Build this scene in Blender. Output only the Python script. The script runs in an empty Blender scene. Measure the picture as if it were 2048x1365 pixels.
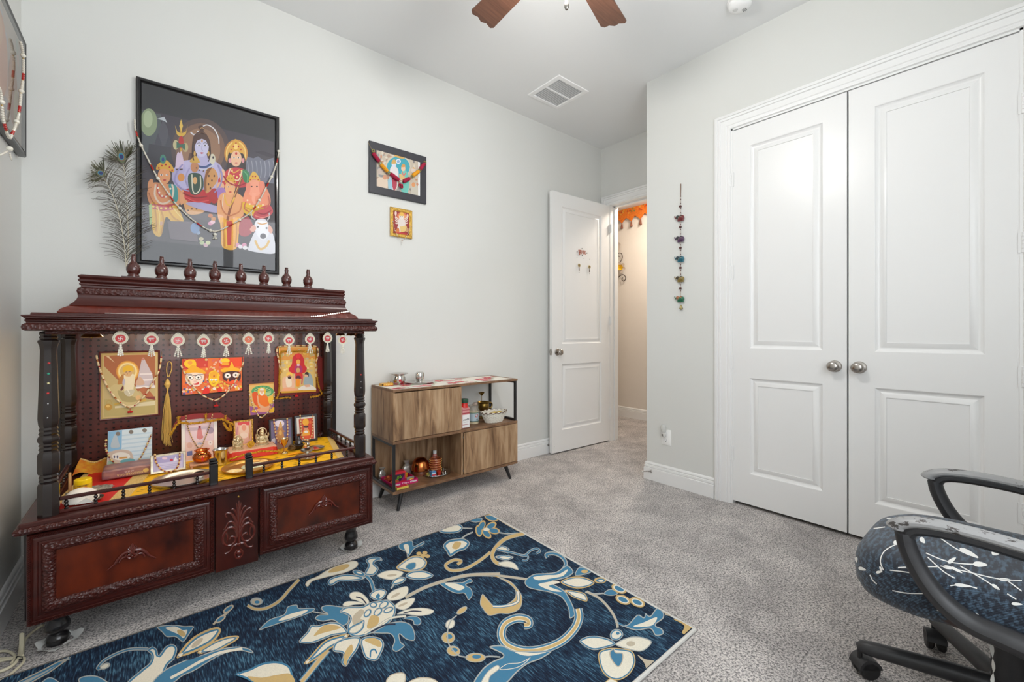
import bpy, bmesh, math, random
import numpy as np
from mathutils import Vector, Matrix, Quaternion
from mathutils.geometry import delaunay_2d_cdt
from mathutils.bvhtree import BVHTree
random.seed(7)
SC = bpy.context.scene
COL = SC.collection
PI = math.pi

# ------------------------------------------------------------------ camera
CAM_F, CAM_V0, CAM_H = 857.0, 665.0, 1.125
CAM_A = math.atan2(1021.0, 857.0)                # angle of the view direction from +X
cam = bpy.data.cameras.new('camera'); camo = bpy.data.objects.new('camera', cam); COL.objects.link(camo)
camo.location = (0, 0, CAM_H)
camo.rotation_euler = (PI/2, 0, CAM_A - PI/2)
cam.sensor_width = 36.0; cam.sensor_fit = 'HORIZONTAL'
cam.lens = 36.0*CAM_F/2048.0
cam.shift_y = (CAM_V0 - 682.5)/2048.0*1.0
cam.clip_start = 0.02
SC.camera = camo
# ------------------------------------------------------------------ world, light, exposure
SC.view_settings.view_transform = 'Standard'
SC.view_settings.look = 'None'
SC.view_settings.gamma = 1.0
SC.view_settings.use_curve_mapping = False
SC.view_settings.exposure = 0.0
W = bpy.data.worlds.new('world'); SC.world = W; W.use_nodes = True
bgn = W.node_tree.nodes['Background']; bgn.inputs[0].default_value = (0.80, 0.90, 1.0, 1); bgn.inputs[1].default_value = 3.0

def area(name, loc, target, sx, sy, power, color=(1, 1, 1)):
    l = bpy.data.lights.new(name, 'AREA'); l.shape = 'RECTANGLE'; l.size = sx; l.size_y = sy; l.energy = power; l.color = color
    o = bpy.data.objects.new(name, l); COL.objects.link(o); o.location = loc
    o.rotation_euler = (Vector(target)-Vector(loc)).to_track_quat('-Z', 'Y').to_euler()
    return o
# daylight coming through the window in the wall behind the camera
area('daylight_window', (0.72, -0.80, 1.68), (0.72, 1.0, 1.50), 1.85, 1.85, 30.0, (1.0, 0.99, 0.98))

# ------------------------------------------------------------------ measuring helpers (a photo point seen on a real plane)
FW = np.array([math.cos(CAM_A), math.sin(CAM_A)]); RT = np.array([math.sin(CAM_A), -math.cos(CAM_A)])
CO = np.array([0, 0, CAM_H])
def ray(u, v):
    d = FW + RT*((u-1024)/CAM_F)
    return np.array([d[0], d[1], (CAM_V0-v)/CAM_F])
def onx(u, v, x): r = ray(u, v); return CO + r*(x/r[0])
def ony(u, v, y): r = ray(u, v); return CO + r*(y/r[1])
def onz(u, v, z): r = ray(u, v); return CO + r*((z-CAM_H)/r[2])
def onplane(u, v, p, n):
    r = ray(u, v); p = np.asarray(p, float); n = np.asarray(n, float)
    return CO + r*(np.dot(p-CO, n)/np.dot(r, n))

# ------------------------------------------------------------------ colours and materials
def s2l(c):
    c /= 255.0
    return c/12.92 if c <= 0.04045 else ((c+0.055)/1.055)**2.4
def C(r, g=None, b=None):
    if isinstance(r, (tuple, list)): r, g, b = r[:3]
    return (s2l(r), s2l(g), s2l(b), 1.0)
MATS = {}
def M(name, col=(200, 200, 200), rough=0.5, metal=0.0, spec=0.5, coat=0.0, noise=None, bump=None, emit=None, alpha=None, trans=0.0, sheen=0.0, attr=False, coatr=0.08):
    """Principled material; noise=(scale, colour2, amount, stretch) mixes a second colour in, bump=(scale, strength, kind, stretch)."""
    if name in MATS: return MATS[name]
    m = bpy.data.materials.new(name); m.use_nodes = True
    nt = m.node_tree; N = nt.nodes; L = nt.links; b = N['Principled BSDF']
    c = C(col)
    b.inputs['Base Color'].default_value = c
    b.inputs['Roughness'].default_value = rough; b.inputs['Metallic'].default_value = metal
    b.inputs['Specular IOR Level'].default_value = spec
    b.inputs['Coat Weight'].default_value = coat; b.inputs['Coat Roughness'].default_value = coatr
    b.inputs['Transmission Weight'].default_value = trans
    b.inputs['Sheen Weight'].default_value = sheen
    if alpha is not None: b.inputs['Alpha'].default_value = alpha
    tc = N.new('ShaderNodeTexCoord')
    def mapped(stretch):
        mp = N.new('ShaderNodeMapping'); mp.inputs['Scale'].default_value = stretch or (1, 1, 1)
        L.new(tc.outputs['Object'], mp.inputs['Vector']); return mp.outputs[0]
    src = None
    if attr:
        at = N.new('ShaderNodeAttribute'); at.attribute_name = 'Col'; src = at.outputs['Color']
    if noise:
        sc, c2, amt, st = noise
        n = N.new('ShaderNodeTexNoise'); n.inputs['Scale'].default_value = sc; n.inputs['Detail'].default_value = 5
        L.new(mapped(st), n.inputs['Vector'])
        rp = N.new('ShaderNodeValToRGB'); rp.color_ramp.elements[0].position = 0.5-0.22; rp.color_ramp.elements[1].position = 0.5+0.22
        L.new(n.outputs['Fac'], rp.inputs[0])
        mu = N.new('ShaderNodeMath'); mu.operation = 'MULTIPLY'; mu.inputs[1].default_value = amt; L.new(rp.outputs[0], mu.inputs[0])
        mx = N.new('ShaderNodeMix'); mx.data_type = 'RGBA'
        L.new(mu.outputs[0], mx.inputs['Factor'])
        if src: L.new(src, mx.inputs['A'])
        else: mx.inputs['A'].default_value = c
        mx.inputs['B'].default_value = C(c2)
        src = mx.outputs['Result']
    if src: L.new(src, b.inputs['Base Color'])
    if emit:
        b.inputs['Emission Color'].default_value = C(emit[0]); b.inputs['Emission Strength'].default_value = emit[1]
    if bump:
        sc, stg, kind, st = bump
        if kind == 'voronoi':
            n = N.new('ShaderNodeTexVoronoi'); out = n.outputs['Distance']
        elif kind == 'wave':
            n = N.new('ShaderNodeTexWave'); out = n.outputs['Fac']; n.inputs['Distortion'].default_value = 1.0
        else:
            n = N.new('ShaderNodeTexNoise'); out = n.outputs['Fac']; n.inputs['Detail'].default_value = 4
        n.inputs['Scale'].default_value = sc
        L.new(mapped(st), n.inputs['Vector'])
        bp = N.new('ShaderNodeBump'); bp.inputs['Strength'].default_value = stg; bp.inputs['Distance'].default_value = 0.004
        L.new(out, bp.inputs['Height']); L.new(bp.outputs[0], b.inputs['Normal'])
    MATS[name] = m
    return m

# ------------------------------------------------------------------ mesh builder
class MB:
    def __init__(s): s.v = []; s.f = []; s.c = []; s.m = []; s.col = (1, 1, 1, 1); s.mi = 0; s.X = None
    def _add(s, vs, fs):
        o = len(s.v)
        if s.X is not None: vs = [tuple(s.X @ Vector(p)) for p in vs]
        s.v += [tuple(map(float, p)) for p in vs]
        for f in fs: s.f.append(tuple(i+o for i in f)); s.c.append(s.col); s.m.append(s.mi)
        return s
    def box(s, x0, x1, y0, y1, z0, z1, ch=0.0):
        x0, x1 = min(x0, x1), max(x0, x1); y0, y1 = min(y0, y1), max(y0, y1); z0, z1 = min(z0, z1), max(z0, z1)
        if ch <= 0:
            v = [(x, y, z) for x in (x0, x1) for y in (y0, y1) for z in (z0, z1)]
            return s._add(v, [(0, 1, 3, 2), (4, 6, 7, 5), (0, 4, 5, 1), (2, 3, 7, 6), (0, 2, 6, 4), (1, 5, 7, 3)])
        ch = min(ch, (x1-x0)*.45, (y1-y0)*.45, (z1-z0)*.45)
        P = []; idx = {}
        for i, x in enumerate((x0, x1)):
            for j, y in enumerate((y0, y1)):
                for k, z in enumerate((z0, z1)):
                    sx, sy, sz = 1-2*i, 1-2*j, 1-2*k
                    for a in range(3):
                        idx[(i, j, k, a)] = len(P)
                        d = [ch*sx, ch*sy, ch*sz]; d[a] = 0
                        P.append((x+d[0], y+d[1], z+d[2]))
        F = []
        def q(a, fixed):
            b, c = [t for t in range(3) if t != a]
            r = []
            for (p, qv) in ((0, 0), (1, 0), (1, 1), (0, 1)):
                k = [0, 0, 0]; k[a] = fixed; k[b] = p; k[c] = qv; r.append(idx[(k[0], k[1], k[2], a)])
            return r
        for a in range(3):
            for fx in (0, 1): F.append(q(a, fx))
        for a in range(3):                       # edges along axis a
            b, c = [t for t in range(3) if t != a]
            for p in (0, 1):
                for r in (0, 1):
                    k0 = [0, 0, 0]; k1 = [0, 0, 0]; k0[b] = k1[b] = p; k0[c] = k1[c] = r; k1[a] = 1
                    F.append((idx[(*k0, b)], idx[(*k0, c)], idx[(*k1, c)], idx[(*k1, b)]))
        for i in (0, 1):
            for j in (0, 1):
                for k in (0, 1): F.append((idx[(i, j, k, 0)], idx[(i, j, k, 1)], idx[(i, j, k, 2)]))
        return s._add(P, F)
    def lathe(s, prof, c=(0, 0, 0), n=24, axis=(0, 0, 1), sx=1, sy=1, a0=0.0, rfun=None):
        """prof: [(r,h)...] around axis through c."""
        ax = Vector(axis).normalized(); q = ax.to_track_quat('Z', 'Y') if abs(ax.z) < .9999 else (Quaternion() if ax.z > 0 else Quaternion((1, 0, 0), PI))
        V = []; F = []; rings = []
        for r, h in prof:
            if r < 1e-6: rings.append([len(V)]); V.append((0, 0, h))
            else:
                rings.append(list(range(len(V), len(V)+n)))
                for i in range(n):
                    t = a0+2*PI*i/n; rr = r*(rfun(t, h) if rfun else 1)
                    V.append((rr*math.cos(t)*sx, rr*math.sin(t)*sy, h))
        for a, b in zip(rings, rings[1:]):
            if len(a) == 1 and len(b) == 1: continue
            for i in range(n):
                j = (i+1) % n
                if len(a) == 1: F.append((a[0], b[j], b[i]))
                elif len(b) == 1: F.append((a[i], a[j], b[0]))
                else: F.append((a[i], a[j], b[j], b[i]))
        V = [tuple(q @ Vector(p) + Vector(c)) for p in V]
        return s._add(V, F)
    def ball(s, c, r, n=10, m=6, sc=(1, 1, 1)):
        prof = [(r*math.sin(PI*i/m), -r*math.cos(PI*i/m)) for i in range(m+1)]
        prof[0] = (0, -r); prof[-1] = (0, r)
        o = len(s.v); s.lathe(prof, (0, 0, 0), n)
        if s.X is None:
            for i in range(o, len(s.v)):
                p = s.v[i]; s.v[i] = (p[0]*sc[0]+c[0], p[1]*sc[1]+c[1], p[2]*sc[2]+c[2])
        else:
            Xi = s.X.inverted()
            for i in range(o, len(s.v)):
                p = Xi @ Vector(s.v[i]); s.v[i] = tuple(s.X @ Vector((p[0]*sc[0]+c[0], p[1]*sc[1]+c[1], p[2]*sc[2]+c[2])))
        return s
    def tube(s, pts, r, n=8, cap=True, flat=None, closed=False):
        """tube along pts, r number or list; flat=(axis, factor) squashes the section along a world axis."""
        P = [Vector(p) for p in pts]; k = len(P)
        R = r if isinstance(r, (list, tuple)) else [r]*k
        V = []; F = []
        up = None
        for i in range(k):
            if closed: t = (P[(i+1) % k]-P[i-1])
            else: t = (P[min(i+1, k-1)]-P[max(i-1, 0)])
            if t.length < 1e-9: t = Vector((0, 0, 1))
            t.normalize()
            if up is None:
                up = Vector((0, 0, 1)) if abs(t.z) < .9 else Vector((1, 0, 0))
            up = (up - t*up.dot(t));
            if up.length < 1e-6: up = t.orthogonal()
            up.normalize(); sd = t.cross(up)
            for j in range(n):
                a = 2*PI*j/n
                d = (sd*math.cos(a)+up*math.sin(a))*R[i]
                if flat: d = Vector([d[q]*(flat[1] if q == flat[0] else 1) for q in range(3)])
                V.append(tuple(P[i]+d))
        m = k if closed else k-1
        for i in range(m):
            a = i*n; b = ((i+1) % k)*n
            for j in range(n):
                jj = (j+1) % n; F.append((a+j, a+jj, b+jj, b+j))
        if cap and not closed: F.append(tuple(range(n-1, -1, -1))); F.append(tuple((k-1)*n+j for j in range(n)))
        return s._add(V, F)
    def prism(s, poly, d, frame=None):
        """extrude 2-D polygon by d; frame=(origin,U,V,Nrm) maps it."""
        o, U, Vv, Nn = [Vector(x) for x in (frame or ((0, 0, 0), (1, 0, 0), (0, 1, 0), (0, 0, 1)))]
        n = len(poly)
        a = [tuple(o+U*p[0]+Vv*p[1]) for p in poly]; b = [tuple(o+U*p[0]+Vv*p[1]+Nn*d) for p in poly]
        return s._add(a+b, [tuple(range(n-1, -1, -1)), tuple(range(n, 2*n))]+[(i, (i+1) % n, n+(i+1) % n, n+i) for i in range(n)])
    def frame(s, rect, prof, o, U, V, N, close=False):
        """mitred rectangular moulding: prof = [(inset, height)...] on plane (o,U,V,N); close fills the innermost ring."""
        o, U, V, N = [Vector(x) for x in (o, U, V, N)]
        a0, a1, b0, b1 = rect; P = []; F = []
        for ins, h in prof:
            for a, b in ((a0+ins, b0+ins), (a1-ins, b0+ins), (a1-ins, b1-ins), (a0+ins, b1-ins)):
                P.append(tuple(o+U*a+V*b+N*h))
        for i in range(len(prof)-1):
            for j in range(4):
                k = (j+1) % 4; F.append((4*i+j, 4*i+k, 4*i+4+k, 4*i+4+j))
        if close: F.append(tuple(4*(len(prof)-1)+j for j in range(4)))
        return s._add(P, F)
    def sweep(s, prof, path, closed=False, up=(0, 0, 1), cap=True):
        """sweep 2-D profile (out, up) along a horizontal polyline with mitred corners; 'out' is to the right of travel."""
        P = [Vector(p) for p in path]; k = len(P); upv = Vector(up); V = []; F = []; n = len(prof)
        for i in range(k):
            d0 = (P[i]-P[i-1]).normalized() if (i > 0 or closed) else None
            d1 = (P[(i+1) % k]-P[i]).normalized() if (i < k-1 or closed) else None
            if d0 is None: d0 = d1
            if d1 is None: d1 = d0
            n0 = d0.cross(upv); n1 = d1.cross(upv); m = (n0+n1); m = m/ max(m.dot(n0), 1e-6)
            for a, b in prof: V.append(tuple(P[i]+m*a+upv*b))
        for i in range(k if closed else k-1):
            a = i*n; b = ((i+1) % k)*n
            for j in range(n-1): F.append((a+j, b+j, b+j+1, a+j+1))
            if not closed or True: F.append((a+n-1, b+n-1, b, a))
        if cap and not closed: F.append(tuple(range(n))); F.append(tuple((k-1)*n+j for j in reversed(range(n))))
        return s._add(V, F)
    def grid(s, fn, nu, nv, wrap=False):
        V = [fn(i/(nu if wrap else nu-1), j/(nv-1)) for i in range(nu) for j in range(nv)]
        F = []
        for i in range(nu if wrap else nu-1):
            for j in range(nv-1):
                a = i*nv+j; b = ((i+1) % nu)*nv+j; F.append((a, b, b+1, a+1))
        return s._add(V, F)
    def poly(s, pts): return s._add(pts, [tuple(range(len(pts)))])
    def mesh(s, name, mats, off=(0, 0, 0), sharp=35, attr=False, smooth=True):
        me = bpy.data.meshes.new(name)
        me.from_pydata([(p[0]-off[0], p[1]-off[1], p[2]-off[2]) for p in s.v], [], s.f)
        for m in (mats if isinstance(mats, (list, tuple)) else [mats]): me.materials.append(m)
        if any(s.m): me.polygons.foreach_set('material_index', s.m)
        if attr:
            ca = me.color_attributes.new('Col', 'FLOAT_COLOR', 'CORNER'); arr = []
            for f, c in zip(s.f, s.c): arr += list(c)*len(f)
            ca.data.foreach_set('color', arr)
        bm = bmesh.new(); bm.from_mesh(me)
        bmesh.ops.recalc_face_normals(bm, faces=bm.faces) if not attr else None
        bm.to_mesh(me); bm.free()
        if smooth:
            me.polygons.foreach_set('use_smooth', [True]*len(me.polygons)); me.set_sharp_from_angle(angle=math.radians(sharp))
        me.update(); return me

ROOT_LOC = {}
def tag(o, label=None, cat=None, group=None, kind=None):
    if label: o['label'] = label
    if cat: o['category'] = cat
    if group: o['group'] = group
    if kind: o['kind'] = kind
    return o
def thing(name, label, cat, loc, group=None):
    o = bpy.data.objects.new(name, None); COL.objects.link(o); o.location = loc; o.empty_display_size = 0.05
    ROOT_LOC[o.name] = tuple(loc); return tag(o, label, cat, group)
def part(name, mb, mat, parent, label=None, kind=None, **kw):
    off = ROOT_LOC[parent.name]
    o = bpy.data.objects.new(name, mb.mesh(name, mat, off, **kw)); COL.objects.link(o); o.parent = parent
    ROOT_LOC[o.name] = off
    if label: o['label'] = label
    if kind: o['kind'] = kind
    return o
def solo(name, mb, mat, label=None, cat=None, group=None, kind=None, **kw):
    a = np.array(mb.v); off = ((a[:, 0].min()+a[:, 0].max())/2, (a[:, 1].min()+a[:, 1].max())/2, a[:, 2].min())
    o = bpy.data.objects.new(name, mb.mesh(name, mat, off, **kw)); COL.objects.link(o); o.location = off
    ROOT_LOC[o.name] = tuple(float(x) for x in off); return tag(o, label, cat, group, kind)
def struct(name, mb, mat, label=None, **kw):
    return solo(name, mb, mat, label=label, kind='structure', **kw)
def dup(root, loc, label=None, rotz=None, name=None):
    """copy a thing with its parts and sub-parts."""
    def cp(o, par):
        c = o.copy(); COL.objects.link(c); c.parent = par
        for ch in o.children: cp(ch, c)
        return c
    r = cp(root, None); r.location = loc
    if rotz is not None: r.rotation_euler = (0, 0, rotz)
    if label: r['label'] = label
    ROOT_LOC[r.name] = tuple(loc)
    return r

# ------------------------------------------------------------------ curves and flat print
def crom(pts, closed=True, n=6):
    """Catmull-Rom through 2-D/3-D points."""
    P = [np.array(p, float) for p in pts]; k = len(P); out = []
    for i in range(k if closed else k-1):
        if closed: a, b, c, d = P[i-1], P[i], P[(i+1) % k], P[(i+2) % k]
        else: a, b, c, d = P[max(i-1, 0)], P[i], P[i+1], P[min(i+2, k-1)]
        for j in range(n):
            t = j/n
            out.append(tuple(0.5*((2*b)+(-a+c)*t+(2*a-5*b+4*c-d)*t*t+(-a+3*b-3*c+d)*t**3)))
    if not closed: out.append(tuple(P[-1]))
    return out
class Print:
    """Flat printed artwork: coloured polygons lying in fine layers on a real plane."""
    def __init__(s, fn, nrm, step=0.00006):
        s.fn = fn; s.n = np.array(nrm, float); s.n /= np.linalg.norm(s.n); s.mb = MB(); s.k = 0; s.step = step
    def raw(s, pts, col):
        s.k += 1; s.mb.col = C(col) if len(col) == 3 else col
        v2, _, fs, *_r = delaunay_2d_cdt([Vector((float(p[0]), float(p[1]))) for p in pts], [], [list(range(len(pts)))], 1, 1e-5)
        q = [tuple(np.asarray(s.fn(p[0], p[1]))+s.n*s.step*s.k) for p in v2]
        F = []
        for f in fs:
            a, b, c = [np.array(q[i]) for i in f[:3]]
            F.append(tuple(f) if np.dot(np.cross(b-a, c-a), s.n) > 0 else tuple(reversed(f)))
        s.mb._add(q, F); return s
    def poly(s, pts, col, smooth=False, n=5):
        return s.raw(crom(pts, True, n) if smooth else pts, col)
    def ell(s, x, y, rx, ry, col, n=20, rot=0.0, a0=0, a1=2*PI):
        c, d = math.cos(rot), math.sin(rot); P = []
        full = abs(a1-a0-2*PI) < 1e-6
        for i in range(n if full else n+1):
            t = a0+(a1-a0)*i/n; a, b = rx*math.cos(t), ry*math.sin(t); P.append((x+a*c-b*d, y+a*d+b*c))
        return s.raw(P, col)
    def line(s, pts, w, col, smooth=True, n=5, taper=False):
        P = np.array(crom(pts, False, n) if smooth and len(pts) > 2 else pts, float)
        t = np.gradient(P, axis=0); t /= np.linalg.norm(t, axis=1)[:, None]+1e-9
        nn = np.stack([-t[:, 1], t[:, 0]], 1); k = len(P)
        ww = np.array([w*(1-0.75*i/(k-1)) if taper else w for i in range(k)])[:, None]*.5
        s.k += 1; s.mb.col = C(col)
        A = P+nn*ww; B = P-nn*ww; o = s.n*s.step*s.k
        a = [tuple(np.asarray(s.fn(*p))+o) for p in A]; b = [tuple(np.asarray(s.fn(*p))+o) for p in B]
        s.mb._add(a+b, [(i, i+1, k+i+1, k+i) if np.dot(np.cross(np.array(a[i+1])-a[i], np.array(b[i])-a[i]), s.n) > 0 else (k+i, k+i+1, i+1, i) for i in range(k-1)]); return s
def text_polys(txt, size=1.0, shear=0.0):
    """the outline faces of a word in the built-in font: (verts, faces), left-aligned on the baseline."""
    cu = bpy.data.curves.new('lettering', 'FONT'); cu.body = txt; cu.size = size; cu.shear = shear; cu.resolution_u = 2
    ob = bpy.data.objects.new('lettering', cu); COL.objects.link(ob)
    dg = bpy.context.evaluated_depsgraph_get(); me = ob.evaluated_get(dg).to_mesh()
    v = [tuple(p.co) for p in me.vertices]; f = [tuple(p.vertices) for p in me.polygons]
    ob.evaluated_get(dg).to_mesh_clear(); bpy.data.objects.remove(ob); bpy.data.curves.remove(cu)
    return v, f
def add_text(mb, txt, o, U, V, width, height, col, lift=0.0004):
    """write txt into the box of that width/height with lower-left corner o."""
    v, f = text_polys(txt); a = np.array(v)
    lo = a.min(0); sz = a.max(0)-lo; o, U, V = [np.array(x, float) for x in (o, U, V)]
    N = np.cross(U, V); N /= np.linalg.norm(N)
    mb.col = C(col)
    mb._add([tuple(o+U*((p[0]-lo[0])/sz[0]*width)+V*((p[1]-lo[1])/sz[1]*height)+N*lift) for p in v], f)
PRINT = lambda: M('printed_paper', (255, 255, 255), 0.45, attr=True)
# ------------------------------------------------------------------ the room
XL, XB, XD, YA, YR, ZC, YS = -0.445, 2.92, 3.62, 2.85, -0.62, 3.05, 1.862     # walls: left, closet, door, back, rear; ceiling; closet return
XH = 4.815
wall_m = M('wall_paint', (219, 220, 217), 0.72, noise=(1.6, (216, 216, 211), 0.6, None), bump=(260, 0.05, 'noise', None))
ceil_m = M('ceiling_paint', (236, 237, 237), 0.85, bump=(300, 0.05, 'noise', None))
trim_m = M('trim_paint', (238, 238, 237), 0.28)
door_m = M('door_paint', (237, 237, 236), 0.30, bump=(500, 0.02, 'noise', (1, 1, .1)))
hallw_m = M('hall_paint', (228, 221, 212), 0.72, bump=(260, 0.05, 'noise', None))

def carpet():
    m = bpy.data.materials.new('carpet'); m.use_nodes = True; nt = m.node_tree; N = nt.nodes; L = nt.links; b = N['Principled BSDF']
    tc = N.new('ShaderNodeTexCoord')
    def nz(scale, detail=4, rough=.6):
        n = N.new('ShaderNodeTexNoise'); n.inputs['Scale'].default_value = scale; n.inputs['Detail'].default_value = detail; n.inputs['Roughness'].default_value = rough
        L.new(tc.outputs['Object'], n.inputs['Vector']); return n.outputs['Fac']
    r1 = N.new('ShaderNodeValToRGB'); e = r1.color_ramp.elements
    e[0].position = .39; e[0].color = C(112, 108, 107); e[1].position = .57; e[1].color = C(246, 241, 238)
    L.new(nz(135, 3, .75), r1.inputs[0])
    r2 = N.new('ShaderNodeValToRGB'); e = r2.color_ramp.elements
    e[0].position = .34; e[0].color = C(206, 203, 202); e[1].position = .62; e[1].color = C(255, 252, 250)
    L.new(nz(5.0, 6, .65), r2.inputs[0])
    mx = N.new('ShaderNodeMix'); mx.data_type = 'RGBA'; mx.blend_type = 'MULTIPLY'; mx.inputs['Factor'].default_value = 1
    L.new(r1.outputs[0], mx.inputs['A']); L.new(r2.outputs[0], mx.inputs['B']); L.new(mx.outputs['Result'], b.inputs['Base Color'])
    b.inputs['Roughness'].default_value = .95; b.inputs['Specular IOR Level'].default_value = .1; b.inputs['Sheen Weight'].default_value = .25
    bp = N.new('ShaderNodeBump'); bp.inputs['Strength'].default_value = .9; bp.inputs['Distance'].default_value = .012
    L.new(nz(130, 4, .7), bp.inputs['Height']); L.new(bp.outputs[0], b.inputs['Normal'])
    return m
carpet_m = carpet()

T = 0.12
mb = MB().box(XL-T, XH+T, YR-T, 5.2, -0.06, 0.0); struct('floor', mb, carpet_m, 'grey mottled carpet')
mb = MB().box(XL-T, XD+T, YR-T, YA+T, ZC, ZC+.08); struct('ceiling', mb, ceil_m)
mb = MB().box(XL-T, XD+T, YA, YA+T, 0, ZC); struct('wall_back', mb, wall_m)
mb = MB().box(XL-T, XL, YR-T, YA, 0, ZC); struct('wall_left', mb, wall_m)
CY0, CY1, CZ = -0.004, 1.236, 2.462          # closet opening
mb = MB().box(XB, XB+T, CY1, YS, 0, ZC).box(XB, XB+T, YR, CY0, 0, ZC).box(XB, XB+T, CY0, CY1, CZ, ZC)
mb.box(XB+T, XD, YS-T, YS, 0, ZC).box(XD, XD+T, YR, YS, 0, ZC).box(XB, XD+T, YR-T, YR, 0, ZC)
struct('wall_right', mb, wall_m)
DY0, DY1, DZ = 1.93, 2.738, 2.435            # entry doorway
mb = MB().box(XD, XD+T, YS-T, DY0, 0, ZC).box(XD, XD+T, DY1, YA, 0, ZC).box(XD, XD+T, DY0, DY1, DZ, ZC)
struct('wall_door', mb, wall_m)
# rear wall with the window behind the camera
WX0, WX1, WZ0, WZ1 = -0.20, 1.64, 0.76, 2.62
mb = MB().box(XL-T, WX0, YR-T, YR, 0, ZC).box(WX1, XB, YR-T, YR, 0, ZC).box(WX0, WX1, YR-T, YR, 0, WZ0).box(WX0, WX1, YR-T, YR, WZ1, ZC)
struct('wall_rear', mb, wall_m)
w = thing('window_1', None, None, ((WX0+WX1)/2, YR, WZ0)); tag(w, 'white framed window with two sashes', kind='structure')
cx = (WX0+WX1)/2
for a, b in ((WX0, cx), (cx, WX1)):
    part('window_frame', MB().frame((a, b, WZ0, WZ1), [(0, 0), (0, .05), (.05, .05), (.05, 0)], (0, YR-.08, 0), (1, 0, 0), (0, 0, 1), (0, 1, 0)), trim_m, w)
    part('sash_rail', MB().box(a+.05, b-.05, YR-.08, YR-.045, 1.66, 1.71, .004), trim_m, w)
part('window_sill', MB().box(WX0-.06, WX1+.06, YR-.1, YR+.04, WZ0-.03, WZ0, .005), trim_m, w)
# hallway beyond the door
mb = MB().box(XH, XH+T, 0.6, 5.2, 0, 2.75); struct('wall_hall', mb, hallw_m)
mb = MB().box(XD, XH+T, 5.2, 5.32, 0, 2.75).box(XD, XH+T, .5, .6, 0, 2.75); struct('wall_hall_end', mb, hallw_m)
mb = MB().box(XD+T, XD+T+.01, YA+T, 5.2, 0, 2.75).box(XD+T, XD+T+.01, .6, YS-T, 0, 2.75); struct('wall_hall_near', mb, hallw_m)
mb = MB().box(XD+T, XH+T, .5, 5.3, 2.75, 2.82); struct('ceiling_hall', mb, ceil_m)

# baseboards and casings
BB = [(0, 0), (.017, 0), (.017, .088), (.010, .091), (.010, .094), (.014, .098), (.013, .110), (.006, .113), (.006, .116), (.010, .120), (.009, .128), (.003, .135), (0, .136)]
def bb(name, path):
    struct(name, MB().sweep(BB, path), trim_m)
bb('baseboard_back', [(XL, YA, 0), (XD, YA, 0)][::1])
bb('baseboard_left', [(XL, YR, 0), (XL, YA, 0)])
bb('baseboard_right', [(XB+.3, YS, 0), (XB, YS, 0), (XB, CY1+.105, 0)])
bb('baseboard_hall', [(XH, 5.2, 0), (XH, .6, 0)])
bb('baseboard_rear', [(XB, YR, 0), (XL, YR, 0)])
bb('baseboard_closet_end', [(XB, CY0-.105, 0), (XB, YR, 0)])
CAS = [(0, 0), (0, .018), (.012, .023), (.018, .022), (.020, .015), (.024, .015), (.027, .020), (.036, .020), (.039, .013), (.050, .014), (.072, .013), (.076, .009), (.080, .009), (.084, .012), (.096, .010), (.100, 0)]   # outer edge -> opening
def casing(name, y0, y1, z1, x):
    """moulding around an opening on a plane x=const that faces -X."""
    mb = MB(); P = []; F = []; n = len(CAS); w = .1
    for cy, cz, oy, oz in ((y1+w, 0, -1, 0), (y1+w, z1+w, -1, -1), (y0-w, z1+w, 1, -1), (y0-w, 0, 1, 0)):
        for ins, h in CAS: P.append((x-h, cy+oy*ins, cz+oz*ins))
    for i in range(3):
        for j in range(n-1): F.append((i*n+j, i*n+j+1, (i+1)*n+j+1, (i+1)*n+j))
    mb._add(P, F); return struct(name, mb, trim_m)
casing('trim_1', CY0+.002, CY1-.002, CZ, XB)
mb = MB().box(XB, XB+T, CY1-.012, CY1+.002, 0, CZ).box(XB, XB+T, CY0-.002, CY0+.012, 0, CZ).box(XB, XB+T, CY0, CY1, CZ-.010, CZ); struct('trim_2', mb, trim_m)
casing('trim_3', DY0, DY1, DZ, XD)
mb = MB().box(XD-.002, XD+T+.012, DY1-.004, DY1+.02, 0, DZ).box(XD-.002, XD+T+.012, DY0-.02, DY0, 0, DZ).box(XD-.002, XD+T+.012, DY0, DY1, DZ-.004, DZ+.02)
mb.box(XD+.06, XD+.09, DY1-.015, DY1, 0, DZ).box(XD+.06, XD+.09, DY0, DY1, DZ-.015, DZ); struct('trim_4', mb, trim_m)

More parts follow.
